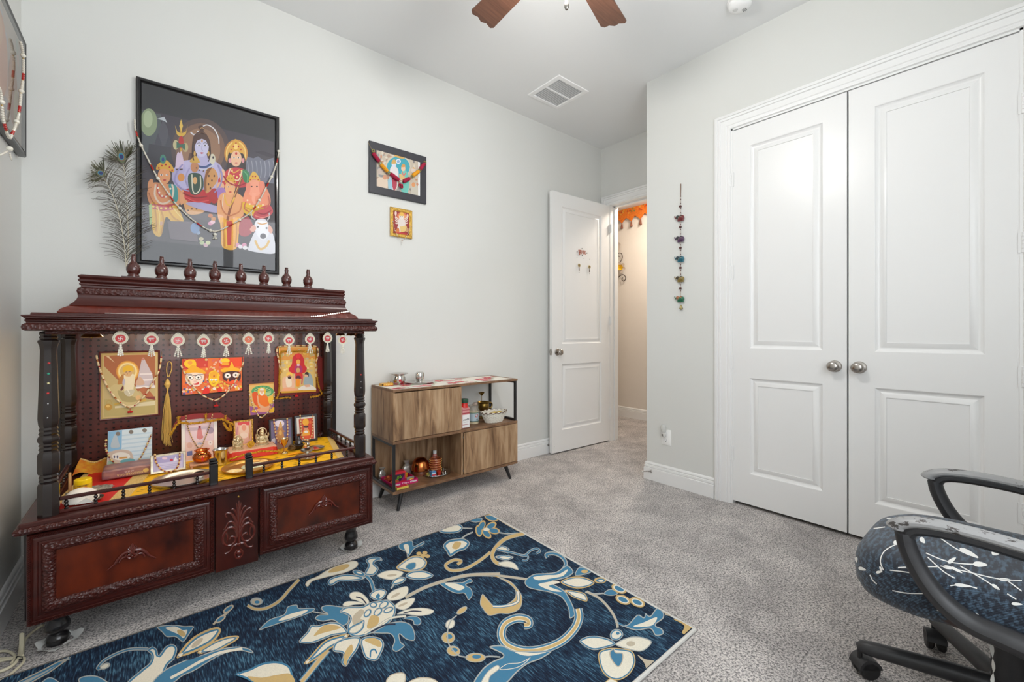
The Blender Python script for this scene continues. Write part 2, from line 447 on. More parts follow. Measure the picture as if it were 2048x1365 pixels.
# ------------------------------------------------------------------ doors
knob_m = M('satin_nickel', (176, 170, 164), 0.27, 1.0)
hinge_m = M('painted_hinge', (236, 236, 235), 0.35)
PANEL = [(0, 0), (.003, -.0015), (.006, -.006), (.012, -.010), (.018, -.012), (.022, -.012), (.040, -.004), (.048, -.002), (.0485, -.0060)]
def door_leaf(root, o, U, N, w, h, th, panels, both=False):
    """o lower corner on the front face, U along the width, N outward normal."""
    o, U, N = [Vector(x) for x in (o, U, N)]; Z = Vector((0, 0, 1))
    mb = MB()
    us = sorted({0.0, w, panels[0][0], panels[0][1]}); zs = sorted({0.0, h} | {p for q in panels for p in q[2:]})
    P = []; F = []
    for i in range(len(us)-1):
        for j in range(len(zs)-1):
            if any(abs(us[i]-p[0]) < 1e-6 and abs(zs[j]-p[2]) < 1e-6 for p in panels): continue
            k = len(P)
            for a, b in ((us[i], zs[j]), (us[i+1], zs[j]), (us[i+1], zs[j+1]), (us[i], zs[j+1])): P.append(tuple(o+U*a+Z*b))
            F.append((k, k+1, k+2, k+3))
    mb._add(P, F)
    c = [o, o+U*w, o+U*w+Z*h, o+Z*h]; d = [p-N*th for p in c]
    mb._add([tuple(p) for p in c+d], [(4, 5, 6, 7)]+[(i, (i+1) % 4, 4+(i+1) % 4, 4+i) for i in range(4)])
    part('slab', mb, door_m, root)
    for p in panels:
        part('panel', MB().frame(p, PANEL, o, U, Z, N, close=True), door_m, root, sharp=20)
def knob(root, c, N, scale=1.0):
    s = scale
    prof = [(0, 0), (.033*s, 0), (.033*s, .003), (.030*s, .007), (.022*s, .009), (.0125*s, .012), (.0115*s, .026), (.014*s, .031), (.024*s, .037), (.0285*s, .044), (.0285*s, .050), (.026*s, .055), (.018*s, .0595), (.008*s, .0615), (0, .062)]
    part('knob', MB().lathe(prof, c, 28, N), knob_m, root)
def hinge(root, x, y, z, h=.09):
    mb = MB()
    for k in range(5): mb.lathe([(0, 0), (.0065, 0), (.0065, h/5-.0012), (0, h/5-.0012)], (x, y, z+k*h/5), 10)
    mb.box(x-.001, x+.003, y-.018, y+.016, z, z+h)
    part('hinge', mb, hinge_m, root)
XF = 2.926
for nm, y0, y1, ky, side in (('door_2', .6215, 1.232, .675, 1), ('door_3', .0, .6135, .567, 0)):
    r = thing(nm, None, None, (XF+.018, (y0+y1)/2, .02)); tag(r, ('left' if side else 'right')+' leaf of the white two-panel closet doors', kind='structure')
    w_ = y1-y0
    door_leaf(r, (XF, y1, .022), (0, -1, 0), (-1, 0, 0), w_, 2.426, .034, [(.110, w_-.110, .195, .810), (.110, w_-.110, 1.000, 2.300)])
    knob(r, (XF, ky, .935), (-1, 0, 0))
    for z in (.33, .93, 1.52, 2.13): hinge(r, XF-.006, y1+.003 if side else y0-.003, z-.045)
# closet interior behind the doors is closed off and dark
r = thing('door_1', None, None, (3.21, 2.76, .012)); tag(r, 'open white two-panel entry door', kind='structure')
A0 = Vector((3.612, 2.738, .012)); A1 = Vector((2.803, 2.768, .012)); U = (A1-A0).normalized(); Nn = Vector((-U.y, U.x, 0)); Nn = Nn if Nn.y < 0 else -Nn
wd = (A1-A0).length
door_leaf(r, A0, U, Nn, wd, 2.415, .035, [(.125, wd-.125, .200, .815), (.125, wd-.125, 1.005, 2.290)])
kc = A0+U*(wd-.065)+Vector((0, 0, .93)); knob(r, kc, Nn); knob(r, kc-Nn*.035, -Nn, .9)
E0 = A1+Vector((0, 0, .93))-Nn*.0175
lt = MB(); lt.X = Matrix.Translation(E0)@Matrix.Rotation(math.atan2(U.y, U.x), 4, 'Z'); lt.box(0, .0015, -.012, .012, -.028, .028).box(0, .011, -.006, .006, -.010, .010, .003)
part('latch_plate', lt, knob_m, r)
for z in (.25, 1.2, 2.15): hinge(r, 3.614, 2.734, z)
# ------------------------------------------------------------------ the carved wooden shrine
mah_m = M('mahogany', (74, 26, 19), 0.34, spec=.4, coat=.12, noise=(9, (46, 18, 15), .75, (.6, 3, 3)), coatr=.15)
carv_m = M('carved_mahogany', (76, 27, 19), 0.32, spec=.4, coat=.15, noise=(60, (38, 15, 13), .6, None), bump=(120, .9, 'voronoi', None), coatr=.15)
egg_m = M('egg_carved_mahogany', (104, 38, 25), 0.28, coat=.4, noise=(30, (50, 18, 14), .5, None), bump=(26, 1.0, 'voronoi', (1.6, .6, .6)), coatr=.12)
eb_m = M('dark_turned_wood', (33, 22, 20), 0.24, coat=.3, noise=(14, (24, 16, 15), .7, (1, 1, .25)), coatr=.1)
blk_m = M('black_turned_wood', (26, 24, 26), 0.26, coat=.3)
pan_m = M('flame_mahogany', (36, 13, 10), 0.3, spec=.35, coat=.15, noise=(7.5, (124, 48, 20), .85, (1.3, 1, .8)), coatr=.1)
orn_m = M('ornament_mahogany', (92, 32, 22), 0.22, coat=.5, coatr=.1)
gold_m = M('brass', (190, 150, 72), 0.25, 1.0)
def pegboard():
    m = bpy.data.materials.new('pegboard'); m.use_nodes = True; nt = m.node_tree; N = nt.nodes; L = nt.links; b = N['Principled BSDF']
    tc = N.new('ShaderNodeTexCoord'); sp = N.new('ShaderNodeSeparateXYZ'); L.new(tc.outputs['Object'], sp.inputs[0])
    def mth(op, a, v=None):
        n = N.new('ShaderNodeMath'); n.operation = op
        for i, x in enumerate((a, v)):
            if x is None: continue
            if isinstance(x, (int, float)): n.inputs[i].default_value = x
            else: L.new(x, n.inputs[i])
        return n.outputs[0]
    def cell(o, s): return mth('SUBTRACT', mth('FRACT', mth('DIVIDE', o, s)), .5)
    a, c = cell(sp.outputs[0], .0262), cell(sp.outputs[2], .0262)
    d = mth('SQRT', mth('ADD', mth('MULTIPLY', a, a), mth('MULTIPLY', c, c)))
    rp = N.new('ShaderNodeValToRGB'); rp.color_ramp.elements[0].position = .13; rp.color_ramp.elements[1].position = .17
    L.new(d, rp.inputs[0])
    n = N.new('ShaderNodeTexNoise'); n.inputs['Scale'].default_value = 7; mp = N.new('ShaderNodeMapping'); mp.inputs['Scale'].default_value = (2, 1, .5)
    L.new(tc.outputs['Object'], mp.inputs[0]); L.new(mp.outputs[0], n.inputs['Vector'])
    r2 = N.new('ShaderNodeValToRGB'); e = r2.color_ramp.elements; e[0].position = .3; e[0].color = C(54, 22, 19); e[1].position = .7; e[1].color = C(92, 36, 26)
    L.new(n.outputs['Fac'], r2.inputs[0])
    mx = N.new('ShaderNodeMix'); mx.data_type = 'RGBA'; L.new(rp.outputs[0], mx.inputs['Factor']); mx.inputs['A'].default_value = C(14, 7, 7); L.new(r2.outputs[0], mx.inputs['B'])
    L.new(mx.outputs['Result'], b.inputs['Base Color']); b.inputs['Roughness'].default_value = .3; b.inputs['Coat Weight'].default_value = .25
    bp = N.new('ShaderNodeBump'); bp.inputs['Strength'].default_value = .8; bp.inputs['Distance'].default_value = .003
    L.new(rp.outputs[0], bp.inputs['Height']); L.new(bp.outputs[0], b.inputs['Normal'])
    return m
peg_m = pegboard()

SH = thing('wooden_shrine', 'carved dark mahogany home shrine with turned posts and tiered roof', 'shrine', (.265, 2.5, 0))
SX0, SX1, SY0, SY1 = -.335, .875, 2.178, 2.825
# legs
LEG = [(.020, 0), (.030, .004), (.033, .020), (.028, .032), (.020, .040), (.030, .050), (.034, .060), (.032, .075), (.024, .092), (.026, .105), (.036, .118), (.036, .145)]
for x, y in ((-.262, 2.245), (.792, 2.245), (-.262, 2.75), (.792, 2.75)):
    part('leg', MB().lathe([(0, 0)]+LEG+[(0, .145)], (x, y, 0), 10), blk_m, SH)
part('carcass', MB().box(SX0, SX1, SY0, SY1, .140, .452, .003), eb_m, SH)
# top slab with moulded edge
mb = MB().box(SX0-.005, SX1-.005, SY0-.04, SY1, .468, .486, .004)
part('base_slab', mb, mah_m, SH)
prof = [(-.02, .446), (.0, .446), (.010, .450), (.015, .458), (.014, .466), (.008, .4715), (-.02, .4715)]
part('slab_moulding', MB().sweep(prof, [(SX0-.003, SY1, 0), (SX0-.003, SY0-.035, 0), (SX1-.008, SY0-.035, 0), (SX1-.008, SY1, 0)]), carv_m, SH)
# drawers
FR = [(0, -.03), (0, 0), (.003, .004), (.012, .004), (.014, .001), (.020, .004), (.026, .004), (.028, .001), (.034, .003), (.036, .006)]
BAND = [(.036, .006), (.042, .011), (.052, .013), (.062, .010), (.068, .003), (.0705, -.004)]
def applique(x, y, z, s, root):
    """crest of scrolls and leaves, width about 4s."""
    mb = MB()
    for d in (-1, 1):
        def P(a, b): return (x+d*a*s, y, z+b*s*1.45)
        mb.tube([P(*p) for p in crom([(.18, -.15), (.42, .0), (.50, .30), (.25, .42), (.08, .25), (.20, .08), (.33, .18)], False, 5)], [.14*s]*29+[.13*s, .12*s], 8, flat=(1, .9))
        mb.tube([P(*p) for p in crom([(.35, .38), (.75, .30), (1.15, .02), (1.45, -.30), (2.0, -.62)], False, 5)], [s*r for r in np.linspace(.24, .08, 21)], 8, flat=(1, .8))
        mb.tube([P(*p) for p in crom([(.55, .05), (.85, .0), (1.05, -.22), (1.0, -.32)], False, 5)], [s*r for r in np.linspace(.14, .08, 16)], 8, flat=(1, .8))
        for k, (a, b) in enumerate(((.10, .85), (.24, .74), (.36, .62), (.46, .48))):
            mb.tube([P(.05, .32), P(a*.7, b*.75), P(a, b)], [.09*s, .14*s, .07*s], 8, flat=(1, .9))
    mb.tube([(x, y, z+.4*s), (x, y, z+1.05*s), (x, y, z+1.4*s)], [.08*s, .14*s, .05*s], 8, flat=(1, .9))
    mb.ball((x, y, z-.05*s), .14*s, 8, 5, (1, .6, 1.3))
    part('carved_crest', mb, orn_m, root)
for x0, x1, z0, z1, ax, az in ((-.325, .197, .130, .438, -.058, .288), (.362, .870, .143, .443, .630, .302)):
    d = part('drawer', MB().box(x0+.002, x1-.002, 2.167, SY0+.03, z0+.002, z1-.002), mah_m, SH)
    w_, h_ = x1-x0, z1-z0
    part('moulding', MB().frame((x0, x1, z0, z1), FR, (0, 2.155, 0), (1, 0, 0), (0, 0, 1), (0, -1, 0)), mah_m, d)
    part('carved_moulding', MB().frame((x0, x1, z0, z1), BAND, (0, 2.155, 0), (1, 0, 0), (0, 0, 1), (0, -1, 0)), carv_m, d)
    rp = MB(); st = .0064
    for k in range(int((w_-.01)/st)):
        for zz in (z0+.0075, z1-.0075): rp.tube([(x0+.006+k*st, 2.1515, zz-.0035), (x0+.006+(k+.8)*st, 2.1495, zz+.0035)], .0027, 4, cap=False)
    for k in range(int((h_-.01)/st)):
        for xx in (x0+.0075, x1-.0075): rp.tube([(xx-.0035, 2.1515, z0+.006+k*st), (xx+.0035, 2.1495, z0+.006+(k+.8)*st)], .0027, 4, cap=False)
    part('rope_moulding', rp, mah_m, d)
    part('panel', MB().box(x0+.068, x1-.068, 2.157, 2.165, z0+.068, z1-.068), pan_m, d)
    applique(ax, 2.152, az-.004, .034, d)
# centre panel with foliage
cp = part('centre_panel', MB().box(.201, .358, 2.163, SY0+.01, .118, .447, .003), M('dark_flame_mahogany', (78, 28, 18), 0.28, spec=.4, coat=.2, noise=(6, (32, 12, 10), .9, (1.5, 1, .6))), SH)
part('gap_post', MB().box(.195, .366, 2.176, SY0+.01, .125, .446), blk_m, SH)
mb = MB(); cx, cz, yy = .284, .268, 2.162
for d in (-1, 1):
    def P(a, b): return (cx+d*a, yy, cz+b)
    def sw(pts, r0, r1):
        q = crom(pts, False, 5); mb.tube([P(*p) for p in q], list(np.linspace(r0, r1, len(q))), 6, flat=(1, .75))
    sw([(.002, .02), (.020, .075), (.040, .092), (.048, .082), (.042, .072)], .006, .003)
    sw([(.002, .05), (.012, .09), (.022, .104), (.028, .100)], .005, .003)
    sw([(.0, .07), (.006, .105), (.008, .125)], .005, .002)
    sw([(.002, .0), (.016, .040), (.034, .052), (.048, .030), (.054, .026)], .006, .003)
    sw([(.004, -.02), (.012, .015), (.034, .028), (.055, .005), (.056, -.028), (.036, -.048), (.016, -.040), (.012, -.022), (.026, -.012), (.032, -.022)], .0065, .004)
    sw([(.046, .012), (.040, -.010), (.043, -.030)], .004, .002)
    sw([(.002, -.050), (.020, -.055), (.030, -.072), (.048, -.078), (.052, -.072)], .006, .003)
    sw([(.004, -.075), (.014, -.090), (.010, -.108), (.0, -.116)], .005, .003)
mb.tube([(cx, yy, cz-.06), (cx, yy, cz+.02), (cx, yy, cz+.11), (cx, yy, cz+.135)], [.006, .005, .006, .002], 6)
mb.ball((cx, yy, cz-.052), .010, 8, 5, (1.2, .7, .8)).ball((cx, yy, cz-.088), .012, 8, 5, (1, .7, .9)).ball((cx, yy, cz-.110), .008, 8, 5, (1, .7, 1))
part('carved_foliage', mb, orn_m, cp)
mb = MB().lathe([(0, 0), (.004, 0), (.004, .003), (0, .004)], (cx-.001, 2.163, .419), 10, (0, -1, 0)); part('key_hole', mb, gold_m, cp)
# posts
PZ = [(.0, .484), (.0285, .484), (.0285, .592), (.026, .600), (.022, .603), (.0255, .609), (.0225, .616), (.0255, .623), (.022, .630), (.026, .633), (.0285, .640), (.0285, .700), (.026, .707),
      (.022, .712), (.026, .719), (.022, .726), (.026, .733), (.0225, .738), (.0275, .746), (.029, .754), (.0265, .762), (.0225, .767), (.0258, .773), (.0225, .780), (.0252, .787), (.0222, .794),
      (.0255, .803), (.0275, .825), (.0270, .850), (.0245, .930), (.0222, 1.02), (.0212, 1.062), (.023, 1.078), (.0275, 1.090), (.0275, 1.096), (.021, 1.101), (.0245, 1.107), (.021, 1.113), (.0245, 1.119), (.022, 1.127), (0, 1.132)]
for k, (x, y) in enumerate(((-.277, 2.185), (.816, 2.190), (-.285, 2.735), (.822, 2.735))):
    po = part('post', MB().lathe(PZ, (x, y, 0), 8, a0=PI/8), eb_m, SH, sharp=28)
# star stickers on the two front posts
def star(mb, c, U, V, r, col):
    mb.col = C(col); c, U, V = [np.array(t, float) for t in (c, U, V)]; Nn = np.cross(U, V)
    P = []
    for i in range(10):
        a = PI/2+i*PI/5; q = r if i % 2 == 0 else r*.5; P.append(tuple(c+U*q*math.cos(a)+V*q*math.sin(a)))
    mb._add([tuple(c+Nn*.0006)]+P, [(0, i+1, (i+1) % 10+1) for i in range(10)])
for x, y, lst in ((-.277, 2.185, ((98, 727, 'r'), (97, 748, 'g'), (97, 767, 'y'), (96, 787, 'r'), (96, 808, 'w'), (95, 836, 'w'))), (.816, 2.190, ((722, 750, 'r'), (722, 764, 'w'), (722, 776, 'w')))):
    for u, v, c in lst:
        p = ony(u, v, y-.0262); mb = MB(); star(mb, (p[0], p[1]-.0008, p[2]), (1, 0, 0), (0, 0, 1), .0048 if c != 'w' else .0025, {'r': (205, 45, 45), 'g': (40, 150, 120), 'y': (215, 205, 150), 'w': (220, 220, 220)}[c])
        part('star_sticker', mb, M('sticker', (255, 255, 255), .35, attr=True), SH, attr=True)
# railings
BAL = [(0, 0), (.006, 0), (.006, .004), (.0035, .007), (.0062, .012), (.0062, .015), (.0035, .019), (.0060, .024), (.0060, .027), (.0032, .031), (.0055, .034), (0, .034)]
def railing(p0, p1, n, first=.12, last=.9):
    p0, p1 = Vector(p0), Vector(p1); d = (p1-p0); L_ = d.length; ang = math.atan2(d.y, d.x)
    X = Matrix.Translation(p0)@Matrix.Rotation(ang, 4, 'Z')
    t = MB(); t.X = X; t.box(0, L_, -.007, .007, .044, .056, .003)
    r = part('railing', t, mah_m, SH)
    t = MB(); t.X = X; t.box(0, L_, -.009, .009, .0, .010, .002); part('bottom_rail', t, mah_m, r)
    for k in range(n):
        f = first+(last-first)*k/(n-1); q = p0+d*f
        part('baluster', MB().lathe([(a, b+.010) for a, b in BAL], tuple(q), 10), eb_m, r)
railing((-.252, 2.19, .486), (.186, 2.19, .486), 6, .04, .90)
railing((.338, 2.19, .486), (.792, 2.19, .486), 6, .10, .91)
railing((.828, 2.215, .486), (.828, 2.71, .486), 6, .14, .9)
railing((-.285, 2.215, .486), (-.285, 2.71, .486), 6, .14, .9)
for x0, x1 in ((.182, .212), (.311, .339)):
    mb = MB().box(x0, x1, 2.172, 2.200, .484, .572, .003).box(x0-.001, x1+.001, 2.180, 2.206, .572, .580, .003).box(x0+.001, x1-.001, 2.186, 2.208, .578, .592, .005)
    part('gate_post', mb, blk_m, SH)
# back board
part('back_board', MB().box(-.318, .872, 2.787, 2.800, .484, 1.130), peg_m, SH)
part('back_stile', MB().box(.855, .885, 2.77, 2.806, .452, 1.130, .004), eb_m, SH); part('back_stile', MB().box(-.335, -.31, 2.77, 2.806, .452, 1.130, .004), eb_m, SH)
part('back_ledge', MB().box(-.305, .86, 2.755, 2.787, .484, .512, .006), carv_m, SH)
part('front_lintel', MB().box(-.28, .82, 2.135, 2.160, 1.118, 1.131, .002), carv_m, SH)
# roof
RX0, RX1, RY0, RY1 = -.318, .858, 2.088, 2.828
def tier(name, ins, prof, mat):
    x0, x1, y0, y1 = RX0+ins, RX1-ins, RY0+ins, RY1
    part(name, MB().sweep(prof, [(x0, y1, 0), (x0, y0, 0), (x1, y0, 0), (x1, y1, 0)]), mat, SH)
tier('cornice_carving', 0, [(-.05, 1.130), (.0, 1.130), (.006, 1.134), (.008, 1.142), (.006, 1.150), (.0, 1.155), (-.05, 1.156)], carv_m)
tier('cornice_moulding', 0, [(-.05, 1.155), (-.002, 1.155), (-.002, 1.160), (.002, 1.163), (.002, 1.166), (-.002, 1.168), (.003, 1.171), (.003, 1.174), (.008, 1.178), (.008, 1.182), (-.010, 1.184), (-.012, 1.191), (-.05, 1.191)], mah_m)
part('roof_board', MB().box(RX0+.02, RX1-.02, RY0+.02, RY1, 1.1305, 1.1905), mah_m, SH)
tier('roof_cove', .066, [(-.12, 1.190), (.0, 1.190), (.002, 1.196), (-.006, 1.208), (-.020, 1.217), (-.026, 1.220), (-.028, 1.223), (-.12, 1.223)], egg_m)
tier('roof_slope', .066, [(-.12, 1.222), (-.024, 1.222), (-.034, 1.232), (-.042, 1.244), (-.046, 1.256), (-.044, 1.264), (-.12, 1.264)], mah_m)
tier('crown_carving', .114, [(-.05, 1.262), (-.001, 1.262), (.004, 1.266), (.006, 1.276), (.003, 1.286), (-.003, 1.290), (-.05, 1.291)], carv_m)
tier('crown_moulding', .114, [(-.05, 1.290), (-.004, 1.290), (-.004, 1.297), (.000, 1.300), (.000, 1.304), (-.004, 1.307), (.002, 1.312), (.003, 1.318), (-.002, 1.322), (.004, 1.328), (.000, 1.334), (-.006, 1.337), (-.05, 1.337)], mah_m)
part('crown_board', MB().box(RX0+.135, RX1-.135, RY0+.135, RY1, 1.264, 1.3365), mah_m, SH)
part('finial_strip', MB().box(-.092, .655, 2.235, 2.285, 1.3365, 1.343), mah_m, SH)
FIN = [(0, 0), (.019, 0), (.0195, .006), (.0165, .010), (.0165, .014), (.020, .019), (.0225, .028), (.0225, .038), (.019, .049), (.012, .057), (.0082, .063), (.0076, .070), (.0085, .073), (.0085, .080), (.0065, .085), (.0075, .088), (.006, .092), (0, .092)]
for x in (-.057, .029, .122, .209, .305, .396, .491, .587):
    part('finial', MB().lathe(FIN, (x, 2.26, 1.342), 20), M('finial_wood', (84, 36, 30), .18, coat=.6, noise=(20, (40, 18, 16), .6, None)), SH)
# strip of small lights lying on the cornice
led = MB(); pts = crom([(-.13, 2.112, 1.1935), (.1, 2.108, 1.1935), (.35, 2.106, 1.1935), (.50, 2.106, 1.194), (.58, 2.110, 1.198), (.66, 2.118, 1.212), (.735, 2.128, 1.226)], False, 8)
led.tube(pts, .0016, 6)
part('light_strip', led, M('light_strip_plastic', (188, 172, 164), .3), SH, 'white strip of small lights along the cornice')
dots = MB()
for i in range(30, len(pts)): dots.ball((pts[i][0], pts[i][1]-.002, pts[i][2]+.001), .0022, 6, 4)
part('light_dots', dots, M('led_dot', (255, 255, 250), .3, emit=((255, 252, 240), 9.0)), SH)
# warm light strip under the roof that lights the niche
part('niche_light', MB().box(-.20, .74, 2.40, 2.412, 1.124, 1.1295), M('niche_led', (255, 240, 215), .3, emit=((255, 232, 198), 62.0)), SH)
# crumpled paper under the two front feet
pap_m = M('white_paper', (236, 236, 232), .7)
for nm, x, y, s, lab in (('paper_scrap', -.262, 2.245, .050, 'crumpled white paper under the left front foot of the shrine'), ('paper_scrap', .792, 2.245, .046, 'crumpled white paper under the right front foot of the shrine')):
    mb = MB(); n = 28
    def pp(a, b):
        t = 2*PI*a; R = s*(.80+.38*b*(1+.35*math.sin(3*t+1)+.2*math.sin(7*t))); return (x+R*math.cos(t), y+R*math.sin(t)*.95, .0015+b*(.010+.006*math.sin(5*t)))
    mb.grid(pp, n, 4, wrap=True); solo(nm, mb, pap_m, lab, 'paper', 'paper scraps under the shrine feet')
# ------------------------------------------------------------------ ceiling things
def fan():
    c = Vector((1.26, 1.18, 0)); r = thing('ceiling_fan', 'ceiling fan with walnut blades and lit light kit', 'ceiling fan', (c.x, c.y, ZC))
    brz = M('fan_nickel', (150, 146, 140), .3, 1.0); wal = M('walnut_blade', (116, 78, 60), .38, noise=(7, (76, 48, 36), .8, (1, 14, 1)), bump=(60, .1, 'noise', (1, 12, 1)))
    part('canopy', MB().lathe([(0, 3.05), (.075, 3.05), (.07, 3.02), (.04, 2.985), (.014, 2.98), (.014, 2.86), (0, 2.86)], (c.x, c.y, 0), 24), brz, r)
    part('motor', MB().lathe([(0, 2.87), (.06, 2.865), (.11, 2.84), (.125, 2.79), (.12, 2.735), (.09, 2.705), (.05, 2.695), (.05, 2.655), (0, 2.655)], (c.x, c.y, 0), 28), brz, r)
    a1 = math.atan2(1.755-c.y, 1.27-c.x); 
    for k in range(5):
        a = a1-k*2*PI/5; X = Matrix.Translation((c.x, c.y, 2.700))@Matrix.Rotation(a, 4, 'Z')@Matrix.Rotation(math.radians(11), 4, 'X')
        mb = MB(); 
        out = [(.17, -.055), (.30, -.060), (.45, -.066), (.565, -.072), (.580, -.060), (.572, -.030), (.585, -.005), (.572, .022), (.580, .050), (.566, .066), (.45, .062), (.30, .057), (.17, .052)]
        fr = (X@Vector((0, 0, 0)), X.to_3x3()@Vector((1, 0, 0)), X.to_3x3()@Vector((0, 1, 0)), X.to_3x3()@Vector((0, 0, 1)))
        mb.prism(out, .006, fr); b = part('blade', mb, wal, r)
        ar = MB(); ar.X = X; ar.box(.085, .24, -.018, .018, -.006, 0, .002); part('blade_iron', ar, brz, b)
    glass = M('frosted_lamp_glass', (255, 250, 242), .5, emit=((255, 252, 247), 110.0))
    part('lamp_bowl', MB().lathe([(.05, 2.66), (.085, 2.65), (.105, 2.62), (.105, 2.585), (.08, 2.545), (.04, 2.525), (0, 2.52)], (c.x, c.y, 0), 28), glass, r)
    px_, py_ = c.x+.012, c.y-.005
    part('pull_chain', MB().tube([(px_, py_, 2.53), (px_, py_, 2.462)], .0016, 6), brz, r)
    part('pull_knob', MB().lathe([(0, 2.418), (.005, 2.419), (.0095, 2.428), (.0095, 2.438), (.006, 2.452), (.003, 2.463), (0, 2.464)], (px_, py_, 0), 14), brz, r)
fan()
def vent():
    x0, x1, y0, y1 = 2.325, 2.670, 2.224, 2.576; z = ZC
    r = thing('ceiling_vent', 'white square louvred air vent in the ceiling', 'vent', ((x0+x1)/2, (y0+y1)/2, z))
    m = M('vent_enamel', (246, 246, 246), .35)
    part('vent_frame', MB().frame((x0, x1, y0, y1), [(0, 0), (.003, .006), (.034, .008), (.036, .002)], (0, 0, z), (1, 0, 0), (0, 1, 0), (0, 0, -1)), m, r)
    part('backing', MB().box(x0+.034, x1-.034, y0+.034, y1-.034, z-.0012, z-.0004), M('vent_dark', (206, 207, 208), .8), r)
    part('centre_bar', MB().box(x0+.034, x1-.034, (y0+y1)/2-.006, (y0+y1)/2+.006, z-.008, z-.001), m, r)
    n = 15
    for s0, s1 in ((y0+.036, (y0+y1)/2-.006), ((y0+y1)/2+.006, y1-.036)):
        for k in range(n):
            x = x0+.042+(x1-x0-.084)*k/(n-1)
            mb = MB()._add([(x-.007, s0, z-.0075), (x-.007, s1, z-.0075), (x+.006, s1, z-.002), (x+.006, s0, z-.002), (x-.007, s0, z-.0065), (x-.007, s1, z-.0065), (x+.006, s1, z-.001), (x+.006, s0, z-.001)],
                         [(0, 1, 2, 3), (4, 7, 6, 5), (0, 4, 5, 1), (2, 6, 7, 3)])
            part('louvre', mb, m, r)
vent()
def detector():
    r = thing('smoke_detector', 'round white smoke detector on the ceiling', 'smoke detector', (2.612, 1.054, ZC)); m = M('white_plastic', (244, 244, 243), .35)
    part('base', MB().lathe([(0, 3.05), (.068, 3.05), (.068, 3.040), (.06, 3.037), (0, 3.037)], (2.612, 1.054, 0), 32), m, r)
    part('cover', MB().lathe([(.056, 3.038), (.062, 3.034), (.060, 3.018), (.050, 3.007), (.030, 3.002), (0, 3.001)], (2.612, 1.054, 0), 32), m, r)
    part('test_button', MB().lathe([(0, 3.0), (.013, 3.0), (.014, 3.003), (0, 3.003)], (2.600, 1.075, 0), 16), M('grey_button', (214, 214, 212), .4), r)
    part('sounder_slots', MB().box(2.625, 2.650, 1.030, 1.033, 2.999, 3.004).box(2.625, 2.650, 1.038, 1.041, 2.999, 3.004).box(2.625, 2.650, 1.046, 1.049, 2.999, 3.004), M('slot_grey', (150, 150, 150), .6), r)
detector()
# hall ceiling lamp, out of the picture, that warms the hallway
def hall_lamp():
    r = thing('hall_ceiling_lamp', 'warm flush ceiling lamp in the hallway', 'lamp', (4.20, 2.45, 2.75))
    part('lamp_base', MB().lathe([(0, 2.75), (.14, 2.75), (.14, 2.735), (0, 2.735)], (4.20, 2.45, 0), 24), M('white_plastic'), r)
    part('lamp_glass', MB().lathe([(.13, 2.736), (.125, 2.70), (.08, 2.66), (0, 2.645)], (4.20, 2.45, 0), 24), M('warm_lamp_glass', (255, 236, 205), .5, emit=((255, 240, 224), 128.0)), r)
hall_lamp()

# ------------------------------------------------------------------ low wooden cabinet
def oak_mat(name, c1, c2, c3):
    m = bpy.data.materials.new(name); m.use_nodes = True; nt = m.node_tree; N = nt.nodes; L = nt.links; b = N['Principled BSDF']
    tc = N.new('ShaderNodeTexCoord'); mp = N.new('ShaderNodeMapping'); mp.inputs['Scale'].default_value = (1, 1, .12); L.new(tc.outputs['Object'], mp.inputs[0])
    n = N.new('ShaderNodeTexNoise'); n.inputs['Scale'].default_value = 26; n.inputs['Detail'].default_value = 8; n.inputs['Roughness'].default_value = .62; n.inputs['Distortion'].default_value = .6; L.new(mp.outputs[0], n.inputs['Vector'])
    r = N.new('ShaderNodeValToRGB'); e = r.color_ramp.elements; e[0].position = .30; e[0].color = C(c2); e[1].position = .64; e[1].color = C(c1)
    k = e.new(.47); k.color = C(c3); L.new(n.outputs['Fac'], r.inputs[0])
    n2 = N.new('ShaderNodeTexNoise'); n2.inputs['Scale'].default_value = 9; n2.inputs['Detail'].default_value = 2; mp2 = N.new('ShaderNodeMapping'); mp2.inputs['Scale'].default_value = (1.4, 1.4, .25); L.new(tc.outputs['Object'], mp2.inputs[0]); L.new(mp2.outputs[0], n2.inputs['Vector'])
    r2 = N.new('ShaderNodeValToRGB'); e = r2.color_ramp.elements; e[0].position = .35; e[0].color = C(196, 186, 176); e[1].position = .62; e[1].color = (1, 1, 1, 1); L.new(n2.outputs['Fac'], r2.inputs[0])
    mx = N.new('ShaderNodeMix'); mx.data_type = 'RGBA'; mx.blend_type = 'MULTIPLY'; mx.inputs['Factor'].default_value = .8; L.new(r.outputs[0], mx.inputs['A']); L.new(r2.outputs[0], mx.inputs['B'])
    L.new(mx.outputs['Result'], b.inputs['Base Color']); b.inputs['Roughness'].default_value = .48
    return m
oak_m = oak_mat('rustic_oak', (190, 160, 126), (104, 76, 54), (164, 130, 96))
edge_m = oak_mat('oak_edge', (146, 112, 82), (118, 86, 62), (134, 100, 72))
bkm = M('black_steel', (34, 33, 34), .42)
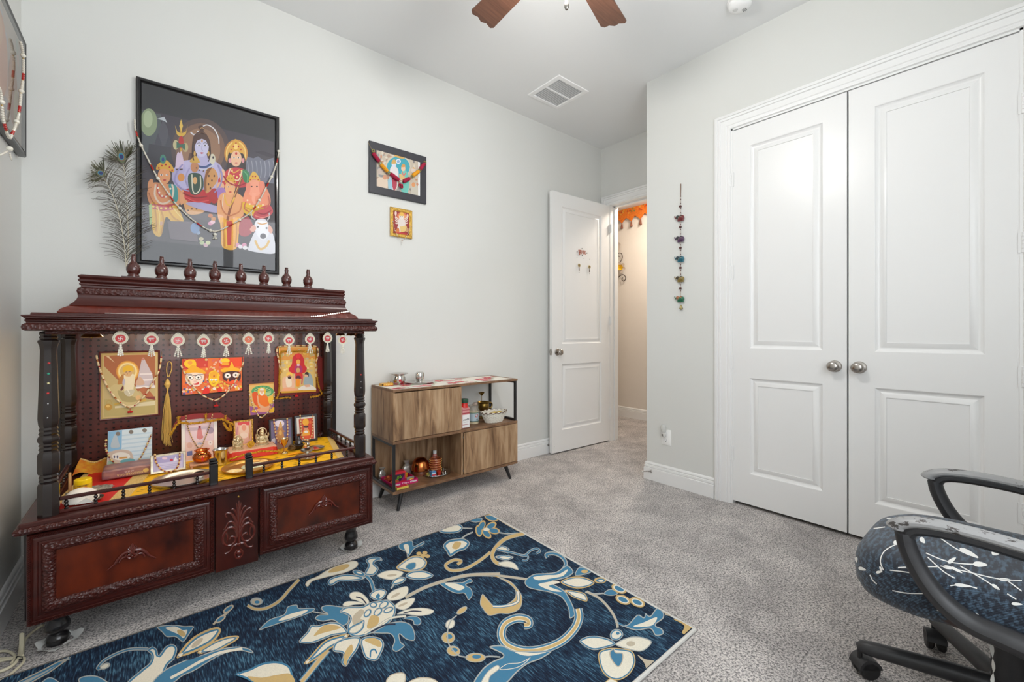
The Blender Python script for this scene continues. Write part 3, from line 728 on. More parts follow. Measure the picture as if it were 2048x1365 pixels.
def cabinet():
    x0, x1, xm, y0, y1 = 1.137, 2.152, 1.640, 2.500, 2.838
    r = thing('storage_cabinet', 'rustic oak storage cabinet with black metal frame and splayed legs', 'cabinet', ((x0+x1)/2, (y0+y1)/2, 0))
    part('top_board', MB().box(x0, x1, y0-.004, y1, .752, .768, .001), edge_m, r)
    part('middle_shelf', MB().box(x0, x1, y0-.002, y1, .428, .446, .001), edge_m, r)
    part('bottom_board', MB().box(x0, x1, y0-.002, y1, .116, .134, .001), edge_m, r)
    part('upper_side_panel', MB().box(x0, x0+.015, y0, y1, .446, .752), oak_m, r)
    part('upper_divider', MB().box(xm-.013, xm, y0+.004, y1, .446, .752), oak_m, r)
    part('upper_back_panel', MB().box(x0+.015, xm-.013, y1-.006, y1, .446, .752), oak_m, r)
    d = part('upper_door', MB().box(x0+.001, xm, y0-.004, y0+.012, .450, .746, .001), oak_m, r)
    part('lower_back_panel', MB().box(x0, xm, y1-.006, y1, .134, .428), oak_m, r)
    part('lower_divider', MB().box(xm, xm+.014, y0+.002, y1, .134, .428), oak_m, r)
    part('lower_side_panel', MB().box(x1-.015, x1, y0, y1, .134, .428), oak_m, r)
    d = part('lower_door', MB().box(xm+.020, x1-.001, y0-.004, y0+.012, .138, .424, .001), oak_m, r)
    for hz in (.388, .155): part('hinge', MB().box(xm+.012, xm+.020, y0+.000, y0+.012, hz, hz+.014), knob_m, d)
    def loop(x, z0, z1):
        b = .016; mb = MB()
        mb.box(x, x+b, y0+.002, y0+.002+b, z0, z1).box(x, x+b, y1-.002-b, y1-.002, z0, z1).box(x, x+b, y0+.002+b, y1-.002-b, z0, z0+b).box(x, x+b, y0+.002+b, y1-.002-b, z1-b, z1)
        part('metal_frame', mb, bkm, r)
    loop(x0+.003, .134, .428); loop(x1-.022, .446, .752)
    for x, y, sx, sy in ((x0+.085, y0+.05, -.038, -.022), (x1-.085, y0+.05, .038, -.022), (x0+.085, y1-.05, -.038, .022), (x1-.085, y1-.05, .038, .022)):
        mb = MB(); mb.tube([(x, y, .117), (x+sx, y+sy, 0)], [.0165, .0095], 14); part('leg', mb, bkm, r)
cabinet()
# ------------------------------------------------------------------ rug with woven floral pattern
CRM, GLD, TEA, GRY, NVY, SND = (228, 222, 204), (202, 172, 114), (62, 122, 156), (170, 174, 170), (30, 42, 66), (190, 178, 156)
def rug_base():
    m = bpy.data.materials.new('navy_rug_pile'); m.use_nodes = True; nt = m.node_tree; N = nt.nodes; L = nt.links; b = N['Principled BSDF']
    tc = N.new('ShaderNodeTexCoord'); mp = N.new('ShaderNodeMapping'); mp.inputs['Scale'].default_value = (230, 26, 1); mp.inputs['Rotation'].default_value = (0, 0, .10); L.new(tc.outputs['Object'], mp.inputs[0])
    n = N.new('ShaderNodeTexNoise'); n.inputs['Scale'].default_value = 1; n.inputs['Detail'].default_value = 3; L.new(mp.outputs[0], n.inputs['Vector'])
    n2 = N.new('ShaderNodeTexNoise'); n2.inputs['Scale'].default_value = 7; n2.inputs['Detail'].default_value = 2; L.new(tc.outputs['Object'], n2.inputs['Vector'])
    ad = N.new('ShaderNodeMath'); ad.operation = 'MULTIPLY_ADD'; ad.inputs[1].default_value = .45; L.new(n2.outputs['Fac'], ad.inputs[0]); L.new(n.outputs['Fac'], ad.inputs[2])
    r = N.new('ShaderNodeValToRGB'); e = r.color_ramp.elements; e[0].position = .62; e[0].color = C(25, 32, 48); e[1].position = 1.0; e[1].color = C(84, 126, 150)
    k = e.new(.78); k.color = C(36, 56, 78); L.new(ad.outputs[0], r.inputs[0]); L.new(r.outputs[0], b.inputs['Base Color'])
    b.inputs['Roughness'].default_value = .95; b.inputs['Specular IOR Level'].default_value = .15
    bp = N.new('ShaderNodeBump'); bp.inputs['Strength'].default_value = .35; bp.inputs['Distance'].default_value = .003; L.new(n.outputs['Fac'], bp.inputs['Height']); L.new(bp.outputs[0], b.inputs['Normal'])
    return m
RC = [(-.405, .80), (1.560, .792), (1.582, 2.100), (-.405, 2.112)]; RZ = .0105
def make_rug():
    r = thing('area_rug', 'navy blue rug with cream, gold and teal floral scrolls', 'rug', (.59, 1.45, 0))
    part('rug_body', MB().prism(RC, RZ, ((0, 0, 0), (1, 0, 0), (0, 1, 0), (0, 0, 1))), rug_base(), r, smooth=False)
    for i, (a, b) in enumerate(((0, 1), (1, 2), (2, 3), (3, 0))):
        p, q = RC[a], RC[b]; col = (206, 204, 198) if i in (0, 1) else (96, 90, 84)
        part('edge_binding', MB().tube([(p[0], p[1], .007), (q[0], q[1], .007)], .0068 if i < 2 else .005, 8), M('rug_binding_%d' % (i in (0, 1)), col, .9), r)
    def inset(pts, d):
        P = np.array(pts, float); k = len(P); ar = .5*np.sum(P[:, 0]*np.roll(P[:, 1], -1)-np.roll(P[:, 0], -1)*P[:, 1]); sg = 1 if ar > 0 else -1
        t = np.roll(P, -1, 0)-np.roll(P, 1, 0); t /= np.linalg.norm(t, axis=1)[:, None]+1e-9
        return [tuple(x) for x in P+np.stack([-t[:, 1], t[:, 0]], 1)*sg*d]
    bx = (min(c[0] for c in RC)+.004, max(c[0] for c in RC)-.004)
    def clampz(p):
        y1 = 2.100+(1.582-p[0])*.006-.004; y0 = .80; xr = 1.56+.022*(p[1]-.79)/1.31-.004
        return np.array([min(max(p[0], bx[0]), xr), min(max(p[1], y0), y1), p[2]])
    prints = []
    def crop(ox, oy, s):
        pr = Print(lambda x, y: clampz(onz(ox+x/s, oy+y/s, RZ)), (0, 0, 1), .00002); prints.append(pr)
        pr.k = 20*len(prints)
        class K: pass
        k = K(); k.p = pr
        def sh(pts, *cols):
            """layered closed shape: outline colour then (inset, colour) pairs."""
            q = crom(pts, True, 5); d = 0; pr.raw(q, cols[0])
            for ins, c in zip(cols[1::2], cols[2::2]): d += ins; pr.raw(inset(q, d), c)
        def ln(pts, *wc):
            for w_, c in zip(wc[0::2], wc[1::2]): pr.line(pts, w_, c)
        k.sh, k.ln, k.el, k.po = sh, ln, pr.ell, lambda pts, c: pr.poly(pts, c, True)
        return k
    A = crop(500, 1010, 3.846); O = (GRY, 5, TEA, 9, CRM)
    A.sh([(425, 615), (450, 580), (520, 550), (600, 500), (720, 452), (800, 432), (832, 450), (815, 485), (740, 522), (640, 547), (560, 567), (480, 592), (445, 632)], SND, 5, CRM)
    A.po([(600, 520), (650, 484), (740, 458), (765, 472), (720, 503), (640, 522)], GLD)
    A.ln([(890, 545), (930, 590), (955, 675)], 30, GRY, 18, TEA)
    A.sh([(598, 600), (615, 570), (680, 545), (760, 535), (850, 550), (885, 562), (850, 582), (760, 592), (690, 592), (640, 620), (610, 622)], *O)
    A.sh([(880, 532), (908, 470), (890, 430), (930, 405), (1000, 405), (1018, 430), (980, 432), (955, 455), (990, 490), (960, 540), (910, 547)], *O)
    A.el(838, 528, 52, 22, GRY, rot=.3); A.el(838, 528, 44, 16, TEA, rot=.3); A.el(840, 526, 24, 7, CRM, rot=.3)
    A.sh([(980, 545), (1040, 512), (1120, 505), (1180, 522), (1150, 560), (1090, 580), (1020, 570)], GRY, 5, CRM); A.el(1090, 545, 40, 9, SND, rot=-.1)
    A.sh([(1125, 490), (1170, 440), (1250, 396), (1320, 400), (1362, 440), (1340, 490), (1280, 515), (1200, 516)], GLD, 7, GRY, 5, TEA, 5, CRM)
    A.sh([(1195, 490), (1215, 455), (1270, 445), (1276, 480), (1240, 508)], GRY, 6, TEA)
    A.sh([(1195, 555), (1240, 516), (1340, 510), (1412, 545), (1360, 575), (1270, 580)], *O)
    A.sh([(1090, 615), (1105, 580), (1150, 557), (1200, 566), (1180, 600), (1120, 620)], *O); A.ln([(1110, 612), (1085, 648)], 14, GRY)
    for x, y in ((1300, 378), (1345, 372), (1365, 398), (1330, 395)): A.el(x, y, 20, 14, GLD)
    # the big flower
    A.ln([(600, 1120), (540, 1190), (480, 1265), (395, 1370)], 52, TEA, 36, SND, 18, GLD)
    A.sh([(500, 882), (530, 850), (600, 846), (560, 822), (550, 790), (600, 775), (690, 785), (750, 800), (760, 900), (710, 935), (640, 892), (560, 902)], GRY, 7, TEA)
    A.sh([(765, 692), (800, 672), (860, 682), (915, 740), (900, 778), (820, 742), (775, 727)], GRY, 5, CRM); A.ln([(815, 712), (860, 725), (895, 765)], 10, NVY)
    A.sh([(712, 775), (740, 748), (820, 747), (885, 768), (800, 774), (740, 787)], GRY, 4, CRM)
    A.sh([(1050, 712), (1100, 662), (1205, 630), (1216, 680), (1170, 727), (1080, 742)], GRY, 5, CRM); A.el(1120, 700, 40, 10, SND, rot=-.5)
    A.sh([(1115, 777), (1170, 737), (1266, 720), (1250, 770), (1190, 812), (1130, 802)], GRY, 5, CRM); A.el(1175, 772, 40, 9, SND, rot=-.4)
    A.sh([(1130, 846), (1200, 810), (1320, 795), (1412, 815), (1390, 846), (1300, 860), (1200, 847)], GRY, 5, CRM); A.ln([(1180, 838), (1250, 822), (1320, 826)], 9, NVY)
    A.sh([(1180, 880), (1230, 860), (1290, 865), (1318, 900), (1300, 930), (1260, 925), (1250, 895)], GRY, 6, TEA)
    A.sh([(900, 985), (1000, 922), (1080, 910), (1170, 902), (1240, 930), (1270, 1000), (1262, 1050), (1200, 1040), (1150, 1000), (1160, 1060), (1190, 1090), (1130, 1136), (1092, 1110), (1110, 1050), (1080, 1000), (1000, 995)], GRY, 7, TEA)
    A.sh([(375, 1060), (440, 980), (470, 930), (520, 932), (620, 906), (700, 922), (750, 990), (640, 1012), (560, 1042), (470, 1072)], GRY, 6, TEA, 8, CRM); A.po([(490, 1012), (580, 928), (700, 950), (560, 992)], GLD)
    A.sh([(415, 1226), (480, 1150), (560, 1062), (640, 1022), (760, 1000), (710, 1062), (620, 1112), (540, 1172), (460, 1222)], GLD, 10, TEA, 12, CRM)
    A.sh([(640, 1132), (660, 1062), (760, 1024), (850, 1030), (830, 1112), (780, 1182), (740, 1250), (702, 1222), (715, 1150)], GRY, 6, TEA, 9, CRM); A.po([(720, 1220), (730, 1140), (780, 1080), (790, 1130), (755, 1190), (740, 1240)], GLD)
    A.sh([(850, 1052), (900, 1018), (1000, 1030), (1032, 1080), (1010, 1150), (970, 1206), (900, 1192), (870, 1150)], GRY, 6, TEA, 9, CRM); A.po([(880, 1045), (950, 1030), (1005, 1060), (1000, 1100), (930, 1075)], GLD); A.ln([(925, 1180), (930, 1130), (960, 1120), (975, 1150)], 12, TEA)
    A.sh([(920, 692), (960, 660), (1010, 650), (1050, 672), (1030, 720), (980, 742), (930, 722)], GRY, 5, TEA, 7, CRM); A.po([(965, 715), (985, 688), (1000, 700), (990, 730)], TEA)
    A.sh([(690, 830), (740, 790), (860, 785), (920, 757), (980, 745), (1060, 735), (1122, 790), (1112, 862), (1060, 922), (960, 982), (850, 1022), (770, 1010), (745, 945), (770, 880), (740, 850)], GRY, 6, TEA, 8, CRM)
    for x, y, rx, ry, ro in ((950, 775, 32, 26, 0), (1030, 775, 45, 28, -.6), (1065, 815, 44, 24, -.4), (985, 830, 44, 28, -.8), (905, 840, 40, 26, -.9)):
        A.el(x, y, rx, ry, GRY, rot=ro); A.el(x, y, rx-5, ry-5, TEA, rot=ro); A.el(x-2, y, rx-14, ry-12, CRM, rot=ro)
    A.po([(900, 940), (930, 860), (990, 870), (980, 930), (920, 960)], GLD); A.po([(790, 870), (850, 810), (880, 830), (850, 880), (880, 900), (800, 930)], SND)
    A.sh([(752, 985), (775, 945), (840, 912), (880, 895), (870, 960), (820, 1000), (775, 1005)], TEA, 9, GRY, 6, CRM)
    A.ln([(880, 1000), (980, 940), (1080, 880), (1200, 862)], 18, GRY, 10, CRM); A.ln([(930, 985), (1040, 930), (1120, 925)], 12, NVY)
    # leaves and vines
    A.ln([(470, 825), (530, 838), (600, 845)], 10, GRY)
    A.sh([(65, 972), (150, 890), (260, 850), (290, 790), (360, 775), (380, 802), (490, 800), (480, 830), (350, 880), (220, 922), (130, 952)], GRY, 6, TEA); A.po([(220, 895), (300, 850), (440, 815), (400, 850), (280, 890)], CRM)
    A.ln([(378, 580), (300, 662), (230, 742), (130, 800), (40, 808), (-20, 780)], 26, GRY, 16, GLD); A.el(50, 750, 48, 30, GRY); A.el(50, 752, 36, 22, SND); A.el(55, 755, 20, 12, TEA)
    A.ln([(1195, 720), (1350, 640), (1560, 572), (1700, 545), (1923, 538)], 26, GRY, 18, SND)
    A.sh([(1460, 612), (1560, 602), (1640, 600), (1690, 572), (1712, 600), (1660, 622), (1700, 650), (1712, 700), (1680, 740), (1650, 690), (1600, 690), (1540, 672)], GRY, 6, TEA); A.po([(1500, 615), (1580, 612), (1650, 640), (1600, 665)], CRM)
    A.sh([(1145, 310), (1190, 285), (1250, 282), (1262, 322), (1335, 285), (1335, 310), (1270, 342), (1240, 380), (1210, 415), (1200, 370), (1150, 345)], GRY, 6, TEA); A.po([(1180, 320), (1215, 310), (1225, 350), (1215, 385)], CRM)
    A.ln([(1610, 280), (1660, 240), (1715, 215)], 12, GRY)
    A.sh([(1485, 320), (1520, 280), (1580, 266), (1650, 266), (1690, 300), (1660, 346), (1600, 370), (1540, 405), (1510, 365)], GRY, 6, TEA, 14, CRM); A.po([(1555, 335), (1580, 290), (1625, 300), (1595, 345)], GLD)
    A.ln([(1595, 465), (1625, 440), (1570, 430), (1505, 470), (1545, 510), (1650, 500), (1760, 440), (1850, 370)], 26, GRY, 17, GLD)
    for x, y, rx, ry, ro in ((1630, 820, 48, 22, -.6), (1540, 925, 42, 34, -.8), (1525, 1030, 52, 46, 0), (1565, 1133, 54, 40, .2), (1735, 1185, 78, 38, 0)):
        A.el(x, y, rx, ry, GRY, rot=ro); A.el(x, y, rx-7, ry-7, GLD if y > 1000 or y < 900 else CRM, rot=ro)
        if y > 1000: A.el(x+8, y-8, rx*.45, ry*.4, TEA, rot=ro)
    A.ln([(1590, 860), (1545, 900), (1520, 980), (1530, 1080), (1600, 1165), (1680, 1182)], 10, GRY); A.ln([(1800, 1180), (1850, 1175), (1923, 1180)], 12, GRY)
    A.sh([(-110, 1312), (0, 1270), (90, 1228), (200, 1213), (290, 1240), (326, 1300), (340, 1420), (200, 1420), (60, 1395), (-30, 1350)], TEA, 16, CRM); A.po([(-20, 1330), (90, 1340), (200, 1320), (310, 1310), (330, 1400), (80, 1390)], GLD)
    A.sh([(1050, 1380), (1080, 1320), (1160, 1298), (1196, 1320), (1180, 1390)], SND, 8, CRM); A.sh([(1225, 1380), (1300, 1338), (1400, 1345), (1440, 1385)], SND, 8, CRM)
    A.sh([(1450, 205), (1520, 167), (1600, 150), (1640, 182), (1600, 220), (1500, 226)], GRY, 5, TEA, 9, CRM); A.ln([(1640, 185), (1710, 188)], 10, GRY)
    B = crop(900, 1010, 3.844)
    for k in range(5):
        a = k*2*PI/5+.3; B.el(280+62*math.cos(a), 192+34*math.sin(a), 46, 26, GLD, rot=a*.5)
    for k in range(5):
        a = k*2*PI/5+.3; B.el(280+60*math.cos(a), 192+32*math.sin(a), 34, 18, TEA, rot=a*.5)
    B.el(280, 192, 24, 13, CRM)
    B.sh([(265, 95), (290, 75), (330, 85), (375, 110), (350, 130), (300, 125)], GLD, 8, TEA); B.sh([(150, 125), (190, 105), (245, 105), (240, 130), (190, 138)], GRY, 5, TEA)
    B.ln([(330, 85), (430, 150), (540, 210)], 8, SND); B.ln([(370, 215), (440, 225), (520, 220)], 10, GRY)
    B.ln([(575, 222), (430, 262), (345, 340), (325, 400), (360, 450), (440, 470)], 32, GRY, 24, GLD)
    B.sh([(350, 345), (400, 315), (460, 345), (420, 362)], GRY, 5, TEA, 6, CRM); B.sh([(345, 405), (410, 388), (490, 405), (430, 432)], GRY, 5, TEA, 6, CRM)
    B.sh([(370, 450), (440, 435), (500, 455), (526, 505), (470, 490), (400, 475)], GRY, 5, CRM)
    B.ln([(380, 352), (480, 372), (570, 392), (620, 355), (670, 340), (690, 362), (665, 375)], 18, GRY, 9, TEA); B.ln([(560, 395), (600, 400), (590, 430), (555, 430)], 14, GRY, 7, TEA)
    B.ln([(750, 410), (742, 385), (800, 378), (860, 405), (890, 455), (862, 510), (780, 562)], 30, GRY, 14, TEA)
    B.ln([(0, 582), (150, 548), (330, 547), (470, 560), (625, 582)], 20, GRY, 14, SND)
    B.sh([(460, 590), (520, 650), (556, 715), (540, 800), (460, 842), (380, 842), (300, 857), (250, 802), (230, 760), (248, 690), (290, 730), (350, 788), (430, 770), (495, 722), (500, 662), (450, 610), (370, 565), (340, 548)], GRY, 6, GLD); B.ln([(520, 670), (525, 740), (480, 770), (400, 785), (330, 785)], 22, TEA, 12, CRM)
    B.sh([(575, 592), (640, 538), (740, 530), (820, 518), (900, 470), (950, 520), (905, 560), (840, 580), (780, 600), (860, 650), (900, 690), (950, 790), (962, 850), (920, 877), (908, 800), (860, 720), (780, 682), (680, 662), (600, 640)], GRY, 7, TEA)
    B.po([(640, 560), (740, 545), (830, 540), (905, 500), (870, 550), (780, 570), (680, 585)], CRM); B.po([(680, 620), (740, 600), (820, 590), (840, 605), (760, 630), (860, 670), (780, 665)], CRM)
    B.sh([(850, 600), (930, 560), (1030, 560), (1112, 602), (1050, 640), (950, 645)], GLD, 8, TEA, 7, CRM)
    B.sh([(880, 660), (960, 665), (1040, 690), (1052, 748), (960, 722), (910, 690)], GLD, 7, TEA, 6, CRM)
    B.sh([(960, 545), (990, 485), (1040, 490), (1090, 520), (1020, 545)], GRY, 6, TEA); B.el(1035, 517, 26, 14, GLD)
    B.el(1155, 585, 48, 24, GLD); B.el(1158, 587, 34, 15, TEA); B.el(1160, 590, 20, 8, CRM)
    B.ln([(1040, 675), (1100, 690), (1180, 685)], 12, GRY); B.ln([(1050, 672), (1150, 725), (1230, 810), (1275, 890), (1290, 950)], 20, GRY, 12, SND); B.ln([(1280, 905), (1330, 935), (1380, 940)], 14, GRY)
    B.sh([(1180, 690), (1220, 655), (1275, 660), (1290, 690), (1240, 705)], GRY, 6, TEA)
    for x, y in ((1300, 650), (1330, 735), (1440, 755)): B.el(x, y, 62, 34, GLD, rot=.4); B.el(x, y, 48, 24, CRM, rot=.4); B.el(x, y, 38, 17, TEA, rot=.4)
    B.sh([(1290, 910), (1360, 930), (1440, 852), (1490, 872), (1502, 840), (1540, 860), (1590, 800), (1640, 830), (1640, 880), (1580, 930), (1630, 960), (1640, 1000), (1580, 1012), (1540, 960), (1440, 972), (1360, 952)], GRY, 8, TEA); B.po([(1410, 940), (1490, 910), (1590, 870), (1560, 930), (1480, 945)], CRM)
    B.sh([(995, 1060), (1050, 1020), (1130, 1015), (1230, 1040), (1272, 1080), (1190, 1110), (1090, 1122)], GRY, 6, TEA, 9, CRM)
    B.sh([(1272, 1082), (1350, 1032), (1450, 1020), (1552, 1060), (1480, 1132), (1380, 1122)], GRY, 8, CRM); B.el(1390, 1075, 34, 20, SND)
    B.sh([(1140, 1152), (1200, 1112), (1300, 1110), (1400, 1132), (1426, 1220), (1380, 1310), (1300, 1356), (1220, 1340), (1160, 1270)], GLD, 8, TEA, 9, CRM)
    B.sh([(1225, 1140), (1262, 1110), (1275, 1140), (1330, 1150), (1325, 1220), (1290, 1255), (1240, 1200)], SND, 8, TEA)
    B.sh([(1230, 1000), (1260, 965), (1310, 968), (1332, 1010), (1290, 1050), (1240, 1040)], GRY, 6, TEA, 8, CRM); B.el(1290, 995, 14, 12, TEA)
    S = [(570, 930), (605, 925), (590, 890), (510, 880), (420, 925), (395, 1010), (440, 1085), (560, 1128), (700, 1120), (850, 1062), (950, 970), (990, 880), (982, 805)]
    B.ln(S, 70, GRY, 58, TEA, 34, CRM, 22, GLD)
    B.sh([(185, 1400), (240, 1280), (320, 1215), (410, 1165), (300, 1102), (400, 1088), (500, 1130), (640, 1130), (780, 1132), (700, 1192), (600, 1232), (520, 1292), (400, 1400)], GRY, 10, TEA)
    B.sh([(230, 1400), (280, 1300), (360, 1240), (380, 1270), (310, 1330), (290, 1400)], GRY, 6, CRM); B.sh([(380, 1275), (440, 1230), (540, 1220), (620, 1180), (560, 1240), (480, 1270)], CRM, 5, TEA); B.po([(500, 1140), (640, 1145), (740, 1142), (600, 1170)], CRM)
    B.po([(1715, 885), (1790, 905), (1880, 930), (1820, 1000), (1785, 990), (1800, 935)], GLD); B.po([(1440, 1160), (1500, 1195), (1580, 1215), (1520, 1275), (1490, 1220)], SND); B.po([(1650, 1140), (1700, 1110), (1690, 1150)], SND); B.po([(1650, 830), (1700, 860), (1660, 855)], SND)
    B.sh([(1180, 1400), (1230, 1345), (1290, 1372), (1270, 1410)], GLD, 7, CRM)
    D = crop(60, 1080, 4.096)
    D.ln([(590, 1050), (552, 1062), (600, 1000), (700, 942), (820, 902), (970, 900)], 26, GRY, 10, TEA); D.el(615, 1040, 46, 24, GRY, rot=-.4); D.el(612, 1042, 34, 14, CRM, rot=-.4)
    D.sh([(960, 912), (1000, 880), (1040, 902), (1055, 950), (1110, 880), (1170, 860), (1206, 900), (1180, 982), (1130, 1032), (1100, 1102), (1080, 1190), (800, 1190), (900, 1080), (980, 1012), (995, 950)], GRY, 6, TEA, 14, CRM)
    D.sh([(1200, 972), (1260, 880), (1340, 800), (1450, 742), (1540, 720), (1562, 760), (1500, 842), (1400, 902), (1280, 952)], GLD, 16, TEA, 14, CRM); D.el(1370, 850, 60, 20, SND, rot=-.7)
    D.sh([(1370, 932), (1480, 852), (1600, 802), (1700, 790), (1702, 820), (1620, 872), (1500, 932)], GLD, 12, TEA, 9, CRM)
    D.sh([(1000, 1190), (1090, 1082), (1250, 1000), (1400, 950), (1560, 900), (1700, 880), (1800, 900), (1826, 936), (1700, 912), (1560, 952), (1440, 1022), (1340, 1082), (1250, 1122), (1150, 1190)], GRY, 8, TEA); D.ln([(1150, 1140), (1260, 1080), (1400, 1000), (1560, 930), (1740, 898)], 22, CRM)
    D.ln([(1180, 1000), (1260, 960), (1300, 985), (1420, 940), (1480, 915)], 9, NVY)
    D.sh([(1040, 722), (1100, 705), (1200, 702), (1262, 712), (1342, 715), (1310, 772), (1260, 842), (1230, 832), (1190, 802), (1120, 802), (1080, 762)], GRY, 8, TEA); D.po([(1110, 730), (1190, 715), (1250, 745), (1290, 745), (1260, 810), (1215, 780)], CRM); D.el(1240, 770, 40, 22, GLD, rot=.6)
    D.ln([(1500, 700), (1560, 640), (1620, 600), (1650, 545)], 16, SND)
    for x, y in ((1560, 655), (1625, 572)): D.el(x, y, 52, 22, SND, rot=-.6); D.el(x, y, 36, 12, TEA, rot=-.6)
    D.sh([(-200, 1230), (-60, 1150), (120, 1060), (230, 1002), (335, 968), (250, 1032), (150, 1102), (60, 1152), (-100, 1240)], SND, 9, TEA, 9, GRY); D.ln([(-120, 1190), (100, 1090), (250, 1010)], 10, TEA)
    D.sh([(400, 1142), (480, 1118), (570, 1130), (640, 1190), (430, 1190)], GRY, 9, TEA); D.sh([(90, 1190), (150, 1135), (210, 1150), (240, 1190)], GRY, 8, TEA)
    mb = MB()
    for p in prints:
        o = len(mb.v); mb.v += p.mb.v; mb.f += [tuple(i+o for i in f) for f in p.mb.f]; mb.c += p.mb.c; mb.m += p.mb.m
    part('woven_pattern', mb, M('rug_pattern_pile', (255, 255, 255), .95, spec=.1, attr=True, noise=(260, (120, 125, 130), .22, None)), r, 'cream, gold and teal flowers, leaves and scrolls', attr=True, smooth=False)
make_rug()

# ------------------------------------------------------------------ office chair
def chair_fabric():
    m = bpy.data.materials.new('seat_cover_fabric'); m.use_nodes = True; nt = m.node_tree; N = nt.nodes; L = nt.links; b = N['Principled BSDF']
    tc = N.new('ShaderNodeTexCoord')
    w = N.new('ShaderNodeTexWave'); w.wave_type = 'BANDS'; w.bands_direction = 'DIAGONAL'; w.inputs['Scale'].default_value = 85; w.inputs['Distortion'].default_value = .8; L.new(tc.outputs['Object'], w.inputs['Vector'])
    n = N.new('ShaderNodeTexNoise'); n.inputs['Scale'].default_value = 46; n.inputs['Detail'].default_value = 4; mp = N.new('ShaderNodeMapping'); mp.inputs['Scale'].default_value = (.7, 2.6, 2.6); L.new(tc.outputs['Object'], mp.inputs[0]); L.new(mp.outputs[0], n.inputs['Vector'])
    r = N.new('ShaderNodeValToRGB'); e = r.color_ramp.elements; e[0].position = .46; e[0].color = C(34, 42, 56); e[1].position = .62; e[1].color = C(76, 98, 118); L.new(n.outputs['Fac'], r.inputs[0])
    mx = N.new('ShaderNodeMix'); mx.data_type = 'RGBA'; mx.blend_type = 'MULTIPLY'; mx.inputs['Factor'].default_value = .55; L.new(r.outputs[0], mx.inputs['A']); L.new(w.outputs['Color'], mx.inputs['B']); L.new(mx.outputs['Result'], b.inputs['Base Color'])
    b.inputs['Roughness'].default_value = .85; b.inputs['Sheen Weight'].default_value = .2
    return m
def make_chair():
    cx, cy = 1.866, .02
    r = thing('office_chair', 'swivel office chair with navy patterned seat cover and worn black armrests', 'chair', (cx, cy, 0))
    plast = M('chair_black_plastic', (40, 40, 42), .45, noise=(40, (56, 56, 58), .5, None)); dark = M('chair_caster', (30, 30, 31), .5)
    worn = M('worn_arm_pad', (118, 116, 116), .42, noise=(16, (52, 48, 47), .0, None))
    angs = [math.atan2(.326, -.09), math.atan2(.214, .278)]
    base = angs[0]
    # star base legs and casters
    for k in range(5):
        a = base-k*math.radians(72) if k else base
        d = Vector((math.cos(a), math.sin(a), 0)); R = .335
        part('base_leg', MB().tube([Vector((cx, cy, .110)), Vector((cx, cy, .108))+d*.12, Vector((cx, cy, .098))+d*(R-.03), Vector((cx, cy, .096))+d*(R-.006), Vector((cx, cy, .092))+d*(R+.008)], [.027, .026, .022, .019, .010], 14), plast, r)
        q = Vector((cx, cy, 0))+d*(R); side = Vector((-d.y, d.x, 0)); sw = (side*.3+d*-.954).normalized() if k % 2 else (side*-.5+d*-.866).normalized(); ax = Vector((-sw.y, sw.x, 0)); q2 = q+sw*.018
        c = part('caster', MB().tube([q+Vector((0, 0, .094)), q+Vector((0, 0, .058))], .007, 8), dark, r)
        for s in (-1, 1):
            part('wheel', MB().lathe([(0, -.010), (.024, -.010), (.031, -.005), (.031, .007), (.026, .011), (0, .011)], q2+ax*(s*.015)+Vector((0, 0, .0312)), 18, ax*s), dark, c)
        hd = []
        for j in range(9):
            t = PI*(.02+.93*j/8); hd.append((q2-sw*.035*math.cos(t)+Vector((0, 0, .032+.035*math.sin(t)))))
        mb = MB(); V = []; F = []
        for p in hd:
            for s in (-.026, .026): V.append(tuple(p+ax*s))
        for j in range(8): F.append((2*j, 2*j+1, 2*j+3, 2*j+2))
        for s in (0, 1): F.append(tuple(2*j+s for j in range(9)))
        mb._add(V, F); part('caster_hood', mb, plast, c)
    part('base_hub', MB().lathe([(0, .08), (.042, .08), (.045, .10), (.042, .135), (.036, .14), (0, .14)], (cx, cy, 0), 24), plast, r)
    part('column_cover', MB().lathe([(0, .14), (.040, .14), (.040, .30), (.034, .30), (.034, .335), (0, .335)], (cx, cy, 0), 24), plast, r)
    part('mechanism', MB().box(cx-.10, cx+.10, cy-.13, cy+.12, .325, .352, .008), dark, r)
    # seat: superellipse cushion
    sx, sy0, sy1 = .296, .352, -.26
    yc, hy = (sy0+sy1)/2, (sy0-sy1)/2; sxc = 1.872
    def cushion(zs, name, mat, lab=None, grow=1.0):
        V = []; n = 44
        mb = MB(); rings = []
        for s_, z in zs:
            rg = []
            for i in range(n):
                t = 2*PI*i/n; c_, d_ = math.cos(t), math.sin(t); e = .55
                X = (abs(c_)**e)*(1 if c_ > 0 else -1)*sx*s_*grow; Y = (abs(d_)**e)*(1 if d_ > 0 else -1)*hy*s_*grow
                droop = -.020*max(0, (Y/hy))**3+.010*max(0, -(Y/hy))
                hem = (.046*min(1, max(0, (.17-(yc+Y))/.16)) if (name == 'seat_cover' and z < .38 and X < -.1) else 0); rg.append((sxc+X, yc+Y, z+droop+hem))
            rings.append(rg)
        V = [p for rg in rings for p in rg]; F = [tuple(range(n))[::-1], tuple(range((len(rings)-1)*n, len(rings)*n))]
        for k in range(len(rings)-1):
            for i in range(n):
                j = (i+1) % n; F.append((k*n+i, k*n+j, (k+1)*n+j, (k+1)*n+i))
        mb._add(V, F); return part(name, mb, mat, r, lab, sharp=60)
    cushion([(.80, .350), (.90, .354), (.965, .368), (.985, .390), (.975, .41), (.90, .42)], 'seat_pan', M('brown_leather', (62, 46, 42), .4), 'brown leather seat edge')
